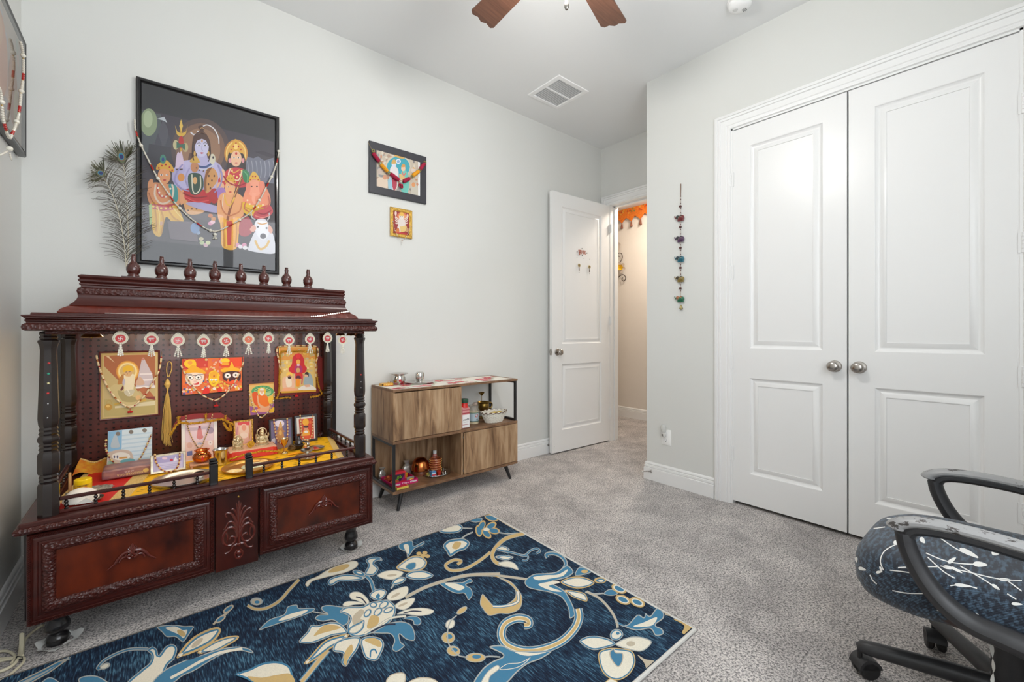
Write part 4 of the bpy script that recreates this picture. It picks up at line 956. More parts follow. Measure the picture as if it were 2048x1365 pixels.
    seat = cushion([(.86, .344), (.955, .352), (.995, .378), (1.003, .412), (.988, .446), (.945, .466), (.86, .478), (.70, .485), (.45, .487), (.15, .487)], 'seat_cover', chair_fabric(), 'navy stretch cover with white sprigs')
    # white printed sprigs lying on the cover
    sp = MB(); wt = M('white_print', (232, 232, 228), .8)
    bvh = BVHTree.FromPolygons([tuple(v.co+Vector((cx, cy, 0))) for v in seat.data.vertices], [tuple(p.vertices) for p in seat.data.polygons])
    def surf(a, b):
        d = Vector(ray(1640+a/3.07, 920+b/3.07)).normalized(); h = bvh.ray_cast(Vector(CO), d)
        if h[0] is None: return None
        n_ = h[1] if h[1].dot(d) < 0 else -h[1]; return np.array(h[0]+n_*.0009)
    def stem(pts, w_=6.5):
        P = np.array(crom(pts, False, 6)); t = np.gradient(P, axis=0); t /= np.linalg.norm(t, axis=1)[:, None]; n_ = np.stack([-t[:, 1], t[:, 0]], 1)*w_*.5; V = []; F = []
        for q, m_ in zip(P, n_):
            A_, B_ = surf(*(q+m_)), surf(*(q-m_))
            if A_ is None or B_ is None: break
            V += [tuple(A_), tuple(B_)]
        sp._add(V, [(2*k, 2*k+1, 2*k+3, 2*k+2) for k in range(len(V)//2-1)])
    def leafs(a, b, l, ang, wd=.3):
        c, s = math.cos(ang), math.sin(ang); P = [surf(a, b)]
        for t in np.linspace(0, 2*PI, 14, endpoint=False):
            x, y = l*math.cos(t)*.5, l*wd*math.sin(t)*.5*(1-.4*math.cos(t)); P.append(surf(a+x*c-y*s, b+x*s+y*c))
        if any(p is None for p in P): return
        sp._add([tuple(p) for p in P], [(0, k+1, (k+1) % 14+1) for k in range(14)])
    stem([(720, 470), (830, 545), (900, 580), (970, 605)]); leafs(915, 575, 130, .45, .22)
    stem([(650, 575), (760, 620), (860, 640), (1000, 645)]); leafs(985, 645, 90, .1, .35); leafs(810, 620, 60, -.6, .4); leafs(790, 665, 70, .2, .3); leafs(840, 680, 80, .5, .2)
    stem([(660, 600), (760, 690), (830, 730)]); stem([(740, 655), (900, 690), (1100, 735), (1240, 745)]); stem([(860, 655), (1000, 735), (1095, 800)]); leafs(1080, 785, 60, .6, .3); leafs(1140, 740, 80, .1, .25)
    stem([(480, 665), (560, 660), (720, 660)]); leafs(1085, 572, 65, -.1, .5); leafs(630, 497, 45, .9, .6); stem([(480, 515), (400, 560), (372, 620), (390, 680)]); leafs(478, 512, 55, .1, .5); leafs(375, 675, 40, 1.2, .3)
    stem([(430, 680), (520, 690), (600, 705)]); leafs(585, 698, 50, .5, .35); stem([(770, 345), (830, 372)]); leafs(800, 358, 70, .5, .25); stem([(300, 430), (430, 430)]); stem([(330, 425), (400, 415)]); stem([(500, 330), (600, 358)]); stem([(410, 362), (520, 372)])
    stem([(1150, 745), (1240, 810)]); stem([(800, 775), (880, 772), (965, 792)]); leafs(880, 775, 110, .12, .18); stem([(1150, 825), (1205, 860)]); stem([(445, 803), (540, 820), (680, 822)]); leafs(225, 615, 34, 1.5, .5); leafs(230, 642, 34, .2, .5); leafs(262, 672, 50, .3, .4); leafs(232, 688, 36, .1, .5); stem([(308, 708), (325, 740), (350, 765)]); leafs(365, 690, 40, -.2, .4); leafs(1210, 888, 70, .1, .25); leafs(540, 662, 90, -.1, .1)
    part('printed_sprigs', sp, wt, seat, kind='stuff')
    # arm loops
    def arm(x, sgn):
        pts = [(.205, .588), (.196, .545), (.172, .490), (.135, .440), (.085, .408), (.02, .398), (-.06, .385), (-.11, .352), (-.13, .345)]
        q = crom(pts, False, 4)
        ins = lambda p, i: x - sgn*(0.0 if i < 24 else .035*(i-24))
        a = part('arm_loop', MB().tube([(ins(p, i), p[0], p[1]) for i, p in enumerate(q)], [.020+.006*min(1, i/20) for i in range(len(q))], 12, flat=(0, 1.25)), plast, r)
        q = crom([(.200, .575), (.186, .600), (.14, .612), (.06, .614), (-.04, .606), (-.13, .590), (-.20, .560), (-.215, .50), (-.17, .42), (-.12, .390)], False, 4)
        part('arm_rail', MB().tube([(x if p[1] > .5 else x-sgn*.05*(0.5-p[1])/.12, p[0], p[1]) for p in q], .016, 10, flat=(0, 1.3)), plast, r)
        q = crom([(.222, .590), (.212, .608), (.17, .624), (.10, .630), (.02, .627), (-.08, .616), (-.17, .594)], False, 5)
        rr = [.010, .018]+[.023]*(len(q)-4)+[.02, .012]
        pad = part('arm_pad', MB().tube([(x, p[0], p[1]) for p in q], rr, 14, flat=(2, .62)), arm_mat(), r, 'worn grey arm pad with peeling edge')
    def arm_mat():
        if 'peeling_pad' in MATS: return MATS['peeling_pad']
        m = bpy.data.materials.new('peeling_pad'); m.use_nodes = True; nt = m.node_tree; N = nt.nodes; L = nt.links; b = N['Principled BSDF']
        tc = N.new('ShaderNodeTexCoord'); n = N.new('ShaderNodeTexNoise'); n.inputs['Scale'].default_value = 34; n.inputs['Detail'].default_value = 5; n.inputs['Roughness'].default_value = .7; mp = N.new('ShaderNodeMapping'); mp.inputs['Scale'].default_value = (1.4, .55, 1); L.new(tc.outputs['Object'], mp.inputs[0]); L.new(mp.outputs[0], n.inputs['Vector'])
        rp = N.new('ShaderNodeValToRGB'); e = rp.color_ramp.elements; e[0].position = .60; e[0].color = C(150, 150, 150); e[1].position = .63; e[1].color = C(66, 62, 60); L.new(n.outputs['Fac'], rp.inputs[0])
        L.new(rp.outputs[0], b.inputs['Base Color']); b.inputs['Roughness'].default_value = .38
        MATS['peeling_pad'] = m; return m
    arm(1.548, -1); arm(2.172, 1)
    # white tie ribbon hanging from the cover
    q = crom([(1.572, .075, .424), (1.575, .060, .398), (1.586, .050, .355), (1.585, .046, .31), (1.594, .048, .265), (1.586, .044, .215), (1.590, .046, .17)], False, 5)
    V = []; F = []
    for i, p in enumerate(q):
        a = .5*math.sin(i*.7); V += [(p[0]-.007*math.cos(a), p[1]+.007*math.sin(a), p[2]), (p[0]+.007*math.cos(a), p[1]-.007*math.sin(a), p[2])]
    for i in range(len(q)-1): F.append((2*i, 2*i+1, 2*i+3, 2*i+2))
    mb = MB()._add(V, F); part('tie_ribbon', mb, M('white_ribbon', (235, 235, 230), .7), r, 'white tie ribbon of the seat cover')
    q = [(1.60+.0*i, .16-.012*i, .372+.0035*i) for i in range(9)]
    part('elastic_hem', MB().tube([(1.582, .150, .392), (1.576, .115, .404), (1.573, .070, .421)], .003, 6), M('white_ribbon'), r)
    # backrest behind the picture edge
    def bk(a, b):
        X = sxc+(a-.5)*.46; Z = .52+b*.50; Y = -.30-.05*math.sin(b*PI)*-1-.08*b*b+.05*(2*a-1)**2
        return (X, Y, Z)
    mb = MB().grid(bk, 13, 11); mb.grid(lambda a, b: tuple(np.array(bk(a, b))+np.array((0, -.03, 0))), 13, 11); part('backrest', mb, dark, r)
    part('back_bracket', MB().tube([(sxc, -.10, .345), (sxc, -.27, .36), (sxc, -.335, .44), (sxc, -.335, .62)], [.022]*4, 10, flat=(0, 1.6)), plast, r)
make_chair()
# ------------------------------------------------------------------ pictures on the walls
def pic_glass():
    if 'picture_glass' in MATS: return MATS['picture_glass']
    m = bpy.data.materials.new('picture_glass'); m.use_nodes = True; nt = m.node_tree; N = nt.nodes; L = nt.links; N.remove(N['Principled BSDF'])
    t = N.new('ShaderNodeBsdfTransparent'); g = N.new('ShaderNodeBsdfGlossy'); g.inputs['Roughness'].default_value = .02
    f = N.new('ShaderNodeFresnel'); f.inputs['IOR'].default_value = 1.5; mx = N.new('ShaderNodeMixShader')
    L.new(f.outputs[0], mx.inputs[0]); L.new(t.outputs[0], mx.inputs[1]); L.new(g.outputs[0], mx.inputs[2]); L.new(mx.outputs[0], N['Material Output'].inputs[0])
    MATS['picture_glass'] = m; return m
blkframe = M('black_frame', (24, 24, 26), .3, coat=.2)
def picture(name, label, o, U, V, w, h, prof, fmat, back=(240, 238, 232), depth=.012, glass=False, group=None, cat='picture', thick_mat=None):
    """framed picture: o is the lower-left corner of the frame's back; U, V in-plane; returns (root, front point fn, normal)."""
    o, U, V = [np.array(x, float) for x in (o, U, V)]; N = np.cross(U, V)
    r = thing(name, label, cat, tuple(o+U*w/2), group)
    if prof:
        part('frame', MB().frame((0, w, 0, h), prof, o, U, V, N), fmat, r)
        ins = prof[-1][0]; z = prof[-1][1]
    else: ins, z = 0.0, depth
    mb = MB(); a = [o+U*x+V*y for x, y in ((ins*.8, ins*.8), (w-ins*.8, ins*.8), (w-ins*.8, h-ins*.8), (ins*.8, h-ins*.8))]
    mb._add([tuple(p) for p in a]+[tuple(p+N*(z-.0006)) for p in a], [(3, 2, 1, 0), (4, 5, 6, 7)]+[(i, (i+1) % 4, 4+(i+1) % 4, 4+i) for i in range(4)])
    part('backing_board', mb, M('board_%d_%d_%d' % back, back, .6), r, smooth=False)
    if glass:
        g = MB().poly([tuple(o+U*x+V*y+N*(z+.0105)) for x, y in ((ins, ins), (w-ins, ins), (w-ins, h-ins), (ins, h-ins))])
        part('glass', g, pic_glass(), r, smooth=False)
    return r, o+N*z, N
def art(root, pr, name='printed_image', mat=None):
    return part(name, pr.mb, mat or PRINT(), root, attr=True, smooth=False)
def beads(root, pts, spec, string_r=.0008, name='string'):
    """threads beads along a 3-D path; spec = cycle of (kind, radius, colour, gap) ; beads of one colour are one part."""
    P = np.array(pts, float); seg = np.linalg.norm(np.diff(P, axis=0), axis=1); S = np.concatenate([[0], np.cumsum(seg)]); T = S[-1]
    def at(s): return np.array([np.interp(s, S, P[:, k]) for k in range(3)])
    part(name, MB().tube([tuple(p) for p in P], string_r, 5), M('thread', (150, 130, 90), .8), root)
    G = {}; s = .002; i = 0
    while s < T:
        kind, r_, c, ln = spec[i % len(spec)]; i += 1
        if s+ln > T: break
        mb = G.setdefault(c, MB())
        if kind == 'b': mb.ball(at(s+ln/2), r_, 9, 6)
        else:
            a, b = at(s+.0005), at(s+ln-.0005); mb.tube([a, a+(b-a)*.08, a+(b-a)*.92, b], [r_*.8, r_, r_, r_*.8], 8)
        s += ln
    for c, mb in G.items(): part('beads', mb, M('bead_%d_%d_%d' % c, c, .22 if c != (232, 214, 176) else .55, coat=.3), root, kind='stuff')
PRL, RED, BIG, GLB, IVR = (222, 216, 202), (186, 40, 36), (232, 228, 214), (200, 170, 110), (232, 214, 176)
def tassel(root, p, spread=.004, col=(190, 20, 28), ln=.012):
    mb = MB()
    for dx in (-spread, spread*.2, spread): mb.ball((p[0]+dx, p[1]-.002, p[2]-ln*.5), spread*.9, 8, 5, (1, .8, 1.1))
    mb.tube([(p[0], p[1]-.002, p[2]+.012), (p[0], p[1]-.002, p[2]-ln*.4)], .0012, 5)
    part('tassel', mb, M('red_pompom', col, .8), root)

# ---- the large picture above the shrine
def big_picture():
    y = YA-.003
    r, _, N = picture('framed_picture', 'large black framed picture of a haloed divine family above the shrine', (-.062, y, 1.467), (1, 0, 0), (0, 0, 1), .637, .932,
                      [(0, 0), (0, .018), (.004, .022), (.008, .020), (.014, .021), (.019, .016), (.021, .008)], blkframe, (58, 58, 62), glass=True)
    yp = y-.0085; s = 3.2512
    p = Print(lambda a, b: ony(150+a/s, 140+b/s, yp), (0, -1, 0), .00003)
    L_ = lambda x: 250+(x-437)*.2546; B_ = lambda x: 1195-(1298-x)*.1053
    p.poly([(437, L_(437)), (1296, L_(1296)), (1298, B_(1298)), (441, B_(441))], (70, 64, 74))
    p.poly([(437, 260), (560, 290), (560, 480), (437, 560)], (86, 92, 96)); p.ell(480, 340, 55, 90, (150, 165, 130)); p.ell(475, 320, 30, 55, (182, 196, 160))
    for x, w_, t in ((575, 34, 330), (540, 26, 420), (610, 26, 430), (510, 30, 470), (640, 26, 470)):
        p.poly([(x-w_, 540), (x-w_*.9, t+60), (x-w_*.3, t+15), (x, t-10), (x+w_*.3, t+15), (x+w_*.9, t+60), (x+w_, 540)], (74, 74, 84) if w_ < 30 else (88, 86, 96))
    p.poly([(480, 480), (650, 510), (650, 600), (470, 600)], (66, 64, 72)); p.poly([(535, 318), (580, 305), (600, 345), (575, 330)], (200, 205, 210))
    p.poly([(1110, 560), (1160, 575), (1190, 562), (1230, 590), (1292, 570), (1292, 740), (1110, 720)], (120, 122, 138)); 
    for x in range(1120, 1290, 28): p.line([(x, 590), (x+8, 650), (x+2, 700)], 5, (160, 162, 176))
    for rr, c in ((190, (92, 74, 72)), (160, (128, 96, 78)), (130, (158, 120, 92))): p.ell(815, 520, rr, rr*1.08, c, 32)
    p.line([(825, 372), (860, 358), (905, 385), (932, 440), (936, 480)], 7, (236, 236, 240)); p.line([(752, 405), (770, 420), (792, 415), (800, 395)], 9, (230, 230, 235))
    # seat, base and dark foreground
    p.poly([(437, 900), (700, 880), (960, 900), (1298, 900), (1298, B_(1298)), (441, B_(441))], (66, 58, 64)); p.poly([(700, 800), (930, 820), (960, 930), (880, 990), (760, 960)], (84, 74, 78))
    # trident with drum
    p.line([(690, 330), (690, 560)], 12, (214, 170, 60), False); p.poly([(650, 360), (662, 420), (690, 440), (720, 420), (735, 355), (722, 400), (690, 415), (665, 400)], (224, 184, 70)); p.poly([(690, 322), (702, 365), (690, 400), (678, 365)], (232, 196, 90))
    p.ell(690, 470, 16, 40, (190, 40, 40)); p.ell(655, 488, 18, 32, (206, 196, 150)); p.ell(718, 505, 18, 30, (190, 176, 128)); p.poly([(660, 465), (688, 485), (715, 480), (716, 525), (690, 500), (660, 512)], (60, 110, 90))
    # central seated figure, pale blue
    p.poly([(768, 440), (790, 410), (812, 395), (800, 370), (825, 362), (842, 380), (836, 398), (862, 430), (880, 480), (882, 560), (862, 600), (770, 590), (760, 520)], (84, 54, 44), True)
    p.poly([(770, 560), (760, 600), (736, 590), (748, 540)], (92, 60, 50), True)
    p.poly([(690, 600), (750, 585), (800, 570), (860, 575), (920, 600), (960, 650), (940, 760), (930, 800), (700, 790), (640, 730), (640, 680)], (196, 190, 224), True)
    p.poly([(640, 730), (630, 690), (645, 640), (690, 600), (720, 640), (690, 700), (670, 740)], (186, 180, 218), True)
    p.poly([(798, 540), (850, 540), (862, 600), (830, 640), (795, 610)], (190, 184, 218), True)
    p.ell(824, 500, 46, 66, (208, 204, 230)); p.poly([(776, 500), (772, 450), (800, 425), (840, 425), (872, 450), (868, 500), (852, 460), (825, 448), (795, 460)], (84, 54, 44))
    for x in (806, 846): p.ell(x, 492, 11, 5, (250, 250, 250)); p.ell(x, 492, 5, 5, (30, 26, 40)); p.line([(x-12, 480), (x, 474), (x+12, 480)], 3, (50, 36, 40))
    p.line([(826, 495), (824, 520), (832, 524)], 2.5, (150, 138, 170)); p.poly([(810, 540), (824, 536), (840, 540), (825, 548)], (190, 70, 80)); p.ell(826, 463, 5, 10, (214, 150, 60)); p.ell(778, 545, 7, 16, (214, 170, 80)); p.ell(868, 545, 7, 16, (214, 170, 80))
    p.line([(770, 590), (800, 625), (850, 632), (900, 600)], 14, (70, 90, 140)); p.line([(775, 600), (805, 640), (850, 648), (905, 615)], 8, (210, 214, 226)); p.ell(893, 580, 20, 34, (220, 214, 190)); p.ell(898, 570, 6, 8, (60, 50, 60))
    p.poly([(655, 640), (660, 560), (672, 535), (682, 545), (690, 530), (700, 560), (706, 610), (694, 645)], (220, 200, 220), True)       # raised hand
    p.line([(655, 648), (700, 648)], 10, (80, 60, 70))
    p.poly([(690, 790), (760, 770), (870, 790), (900, 830), (860, 880), (760, 870), (700, 840)], (196, 34, 44), True); p.poly([(850, 660), (900, 640), (930, 700), (900, 760), (850, 800)], (212, 158, 96), True)
    for x, y_ in ((870, 690), (890, 720), (868, 745), (905, 690), (880, 770)): p.ell(x, y_, 5, 8, (90, 54, 36))
    p.poly([(700, 830), (780, 890), (870, 870), (830, 930), (740, 940), (710, 890)], (222, 170, 110), True)
    for x, y_ in ((745, 880), (760, 905), (790, 905), (735, 915), (815, 890)): p.ell(x, y_, 6, 5, (84, 50, 36))
    p.poly([(720, 870), (800, 860), (900, 880), (950, 900), (920, 930), (820, 910)], (184, 178, 214), True); p.ell(905, 820, 34, 50, (186, 40, 44)); p.ell(690, 700, 22, 26, (222, 150, 70))
    # the small blessed figure in front of him
    p.poly([(735, 690), (780, 670), (825, 690), (835, 760), (800, 810), (750, 800)], (50, 80, 66), True); p.ell(778, 632, 26, 36, (200, 140, 96)); p.poly([(748, 600), (760, 575), (785, 560), (808, 590), (806, 606)], (212, 170, 70), True); p.line([(760, 680), (765, 780), (785, 805), (815, 770), (815, 690)], 8, (226, 222, 200)); p.ell(780, 720, 14, 24, (230, 180, 120))
    # goddess on the right
    for rr, c in (((76, 92), (214, 150, 60)), ((66, 82), (244, 214, 120)), ((58, 72), (226, 176, 84))): p.ell(1046, 545, rr[0], rr[1], c, 28)
    p.poly([(990, 600), (1000, 540), (1040, 520), (1095, 550), (1110, 640), (1080, 690), (990, 680)], (52, 36, 36), True); p.ell(1047, 578, 36, 52, (238, 196, 160)); p.poly([(1008, 545), (1012, 500), (1044, 450), (1078, 500), (1088, 545), (1046, 525)], (226, 176, 62), True); p.ell(1046, 500, 14, 20, (250, 220, 130)); p.ell(1048, 545, 7, 9, (190, 40, 50))
    for x in (1034, 1062): p.ell(x, 572, 8, 4, (250, 250, 250)); p.ell(x, 572, 4, 4, (30, 24, 30))
    p.ell(1048, 606, 10, 4, (200, 60, 70)); p.ell(1006, 590, 9, 16, (230, 160, 170)); p.ell(1092, 590, 9, 16, (230, 160, 170))
    p.poly([(960, 680), (1010, 640), (1080, 640), (1130, 680), (1120, 760), (960, 760), (930, 720)], (206, 60, 70), True); p.poly([(1090, 650), (1130, 670), (1130, 740), (1095, 720)], (60, 140, 90), True); p.line([(1010, 640), (1000, 690), (1060, 720), (1085, 660)], 9, (240, 220, 190)); p.line([(1020, 640), (1030, 670), (1070, 650)], 7, (226, 180, 70)); p.poly([(945, 720), (945, 670), (962, 645), (975, 670), (972, 720)], (238, 196, 160), True); p.ell(945, 760, 26, 30, (236, 190, 150)); p.poly([(925, 780), (970, 770), (980, 830), (935, 850)], (170, 130, 200), True)
    # left standing figure
    p.poly([(470, 790), (510, 735), (570, 740), (640, 750), (690, 790), (680, 870), (640, 900), (520, 900), (480, 860)], (226, 158, 108), True); p.poly([(610, 745), (660, 760), (670, 840), (640, 870), (620, 800)], (60, 150, 150), True); p.poly([(500, 860), (560, 880), (650, 880), (700, 960), (700, 1010), (640, 1000), (590, 960), (560, 1080), (510, 1060), (495, 960)], (232, 186, 50), True)
    p.poly([(500, 870), (580, 880), (650, 870), (640, 910), (580, 920), (505, 905)], (196, 60, 70)); p.poly([(480, 880), (500, 870), (500, 1000), (485, 1010)], (170, 200, 120)); p.ell(580, 690, 42, 54, (230, 164, 112)); p.poly([(530, 650), (535, 620), (560, 600), (600, 590), (640, 640), (640, 668), (585, 645)], (226, 178, 66), True); p.ell(572, 582, 20, 30, (70, 140, 120)); p.ell(572, 584, 9, 14, (40, 70, 140))
    for x in (562, 598): p.ell(x, 684, 9, 5, (250, 250, 250)); p.ell(x, 684, 4, 4, (30, 24, 30))
    p.ell(582, 718, 11, 5, (190, 60, 60)); p.poly([(476, 790), (474, 740), (490, 712), (508, 720), (508, 780)], (228, 160, 110), True); p.poly([(680, 840), (690, 790), (705, 785), (712, 850), (690, 880)], (232, 170, 120), True); p.line([(525, 745), (520, 820), (560, 870), (620, 850), (640, 790), (630, 745)], 12, (232, 216, 196)); p.line([(535, 745), (540, 800), (570, 830), (610, 800)], 9, (206, 90, 80))
    # front boy with the instrument
    p.poly([(930, 840), (960, 800), (1010, 800), (1060, 805), (1100, 850), (1090, 960), (1050, 1000), (950, 1000), (925, 930)], (236, 176, 122), True); p.poly([(945, 960), (1000, 980), (1070, 960), (1065, 1060), (1045, 1165), (960, 1155), (950, 1060)], (240, 180, 40), True); p.poly([(985, 985), (1020, 985), (1015, 1140), (990, 1140)], (206, 60, 50)); p.ell(1008, 768, 34, 48, (240, 186, 132)); p.poly([(975, 735), (985, 700), (1010, 680), (1035, 705), (1045, 740), (1010, 725)], (228, 184, 66), True)
    for x in (996, 1022): p.ell(x, 762, 7, 4, (250, 250, 250)); p.ell(x, 762, 3.5, 3.5, (30, 24, 30))
    p.ell(1009, 795, 9, 4, (190, 60, 60)); p.line([(1085, 700), (1050, 790), (1010, 900), (990, 980)], 16, (150, 84, 50)); p.line([(1080, 705), (1005, 900)], 4, (230, 200, 120)); p.line([(970, 815), (985, 870), (1010, 880), (1040, 830)], 8, (232, 190, 70)); p.line([(965, 812), (960, 900), (990, 950)], 7, (236, 220, 200))
    # elephant-headed figure on the right
    p.poly([(1090, 860), (1110, 780), (1150, 740), (1220, 745), (1260, 800), (1270, 870), (1230, 930), (1120, 930)], (238, 156, 120), True); p.ell(1165, 770, 48, 56, (242, 170, 140)); p.poly([(1110, 760), (1118, 735), (1140, 742), (1135, 800), (1115, 800)], (236, 150, 124), True); p.poly([(1195, 730), (1230, 735), (1232, 800), (1205, 815)], (236, 150, 124), True)
    p.line([(1165, 800), (1160, 850), (1185, 880), (1205, 860)], 26, (244, 176, 146), taper=True); p.poly([(1130, 725), (1138, 690), (1162, 662), (1190, 690), (1202, 728), (1165, 712)], (230, 186, 70), True); p.poly([(1090, 860), (1150, 880), (1230, 880), (1230, 920), (1160, 950), (1100, 930)], (236, 196, 50), True); p.poly([(1180, 910), (1260, 880), (1285, 930), (1220, 970), (1160, 960)], (206, 80, 90), True)
    for x in (1148, 1182): p.ell(x, 760, 6, 4, (30, 24, 30))
    p.poly([(1080, 960), (1130, 960), (1160, 1040), (1110, 1085), (1065, 1060)], (176, 60, 70), True)
    # white bull
    p.poly([(1128, 1150), (1150, 1090), (1180, 1050), (1270, 1050), (1296, 1110), (1296, B_(1296)), (1135, B_(1135))], (222, 222, 228), True); p.poly([(1165, 1030), (1175, 985), (1205, 968), (1245, 980), (1262, 1040), (1248, 1090), (1222, 1110), (1190, 1085)], (236, 236, 240), True)
    p.poly([(1135, 1040), (1160, 1010), (1178, 1030), (1160, 1055)], (226, 170, 150), True); p.poly([(1262, 1010), (1285, 1040), (1275, 1065), (1255, 1045)], (226, 170, 150), True); p.ell(1222, 1082, 20, 18, (84, 80, 88)); p.ell(1188, 1022, 7, 6, (36, 30, 36)); p.ell(1245, 1030, 7, 6, (36, 30, 36)); p.line([(1185, 995), (1215, 1005), (1250, 995)], 8, (214, 160, 80)); p.line([(1172, 975), (1150, 960), (1145, 930)], 9, (206, 206, 212)); p.line([(1250, 980), (1262, 960), (1262, 930)], 9, (206, 206, 212)); p.line([(1170, 1110), (1200, 1165), (1240, 1150), (1262, 1110)], 14, (220, 180, 90))
    for x, y_, c in ((1055, 1140, (220, 150, 180)), (1075, 1150, (236, 230, 236)), (1100, 1140, (220, 150, 180)), (880, 1000, (220, 150, 180)), (895, 990, (240, 200, 210)), (825, 1125, (196, 210, 160)), (850, 1140, (220, 180, 190)), (865, 1125, (214, 220, 170)), (560, 1000, (214, 170, 140)), (800, 1060, (150, 170, 200)), (820, 1100, (206, 196, 160)), (880, 950, (206, 120, 60)), (900, 970, (206, 140, 70)), (1105, 1158, (236, 236, 236))): p.ell(x, y_, 16, 13, c)
    # folds, limbs, jewels
    for q, w_, c in (([(700, 615), (668, 660), (650, 720), (690, 770), (740, 790)], 9, (160, 152, 200)), ([(930, 620), (955, 680), (945, 750), (905, 800)], 9, (160, 152, 200)), ([(745, 640), (720, 700), (735, 760)], 7, (172, 164, 208)), ([(880, 640), (850, 700), (848, 790)], 14, (150, 96, 52)), ([(700, 800), (780, 830), (860, 822)], 7, (150, 20, 34)), ([(710, 825), (790, 860), (870, 850)], 7, (226, 80, 80)),
                     ([(520, 905), (530, 980), (525, 1050)], 9, (206, 150, 30)), ([(560, 915), (575, 980), (560, 1070)], 9, (206, 150, 30)), ([(610, 915), (640, 960), (690, 990)], 9, (206, 150, 30)), ([(540, 900), (550, 960), (545, 1060)], 6, (250, 220, 110)), ([(640, 900), (670, 940), (700, 970)], 6, (250, 220, 110)),
                     ([(960, 990), (966, 1070), (970, 1150)], 9, (206, 140, 20)), ([(1050, 985), (1050, 1070), (1040, 1155)], 9, (206, 140, 20)), ([(975, 990), (982, 1070), (984, 1150)], 6, (252, 214, 90)), ([(1100, 890), (1160, 915), (1225, 900)], 8, (206, 160, 30)), ([(1185, 930), (1230, 940), (1275, 915)], 8, (160, 40, 60)), ([(1170, 950), (1220, 962), (1270, 945)], 6, (236, 150, 140)),
                     ([(965, 690), (1000, 735), (1060, 755), (1115, 735)], 8, (160, 30, 50)), ([(1095, 660), (1120, 690), (1118, 740)], 7, (110, 180, 130)), ([(480, 800), (500, 850), (540, 890)], 7, (190, 116, 70)), ([(945, 850), (960, 910), (1000, 950), (1060, 930)], 8, (206, 130, 80)), ([(1085, 860), (1070, 920), (1020, 945)], 8, (206, 130, 80)), ([(1110, 860), (1100, 900), (1130, 925)], 8, (206, 110, 84)), ([(1255, 820), (1262, 870), (1235, 900)], 8, (206, 110, 84)), ([(770, 470), (762, 530), (772, 590)], 5, (52, 32, 28)), ([(876, 480), (880, 550), (866, 600)], 5, (52, 32, 28)), ([(800, 420), (825, 408), (850, 420)], 5, (120, 84, 66)), ([(812, 385), (826, 378), (840, 386)], 5, (190, 150, 100))): p.line(q, w_, c)
    for q, r_, c in (([(545, 640), (565, 625), (590, 618), (615, 635), (632, 655)], 6, (190, 40, 50)), ([(1015, 520), (1030, 500), (1046, 478), (1062, 500), (1078, 520)], 5, (190, 40, 60)), ([(985, 725), (1000, 705), (1020, 705), (1036, 728)], 5, (190, 50, 50)), ([(1140, 715), (1155, 695), (1172, 695), (1190, 715)], 5, (190, 50, 50)), ([(540, 770), (548, 800), (566, 822), (590, 826), (610, 806), (620, 775)], 7, (240, 236, 226)), ([(1020, 660), (1032, 690), (1052, 700), (1072, 684), (1082, 658)], 6, (250, 230, 150)), ([(1120, 850), (1135, 875), (1160, 890), (1190, 895), (1220, 880)], 6, (250, 236, 200)), ([(510, 890), (535, 897), (560, 902), (590, 903), (620, 898), (640, 890)], 8, (240, 206, 90)), ([(790, 640), (810, 655), (835, 660), (860, 655), (885, 640)], 5, (120, 90, 70))):
        for a, b in q: p.ell(a, b, r_, r_, c, 9)
    p.poly([(600, 985), (780, 990), (800, 1120), (620, 1100)], (110, 96, 104)); p.ell(780, 1030, 30, 36, (120, 150, 190))
    art(r, p)
    g = thing('bead_garland', 'long pearl and red bead garland draped across the large black framed picture', 'garland', (.25, y-.03, 1.6), 'bead garlands')
    path = [(388, 320), (392, 380), (410, 440), (432, 495), (478, 588), (530, 690), (590, 780), (650, 865), (740, 955), (830, 1020), (910, 1050), (990, 1020), (1080, 970), (1150, 920), (1210, 830), (1245, 760), (1285, 680), (1313, 600), (1326, 520)]
    q = [ony(150+a/s, 140+b/s, y-.028) for a, b in crom(path, False, 5)]
    beads(g, q, [('b', .0042, PRL, .0075)]*7+[('b', .0026, GLB, .005)]+[('b', .0046, RED, .008)]*3+[('b', .0026, GLB, .005)]+[('b', .0042, PRL, .0075)]*4+[('b', .0085, BIG, .016)]+[('b', .0042, PRL, .0075)]*4)
    c = ony(150+910/s, 140+1070/s, y-.028); mb = MB().ball(c, .009, 12, 8)
    for dx in (-.008, .0, .008):
        for k in range(3): mb.ball((c[0]+dx*(.4+.3*k), c[1], c[2]-.011-.006*k), .003, 6, 4)
    part('pendant', mb, M('bead_232_228_214', BIG, .3), g)
big_picture()

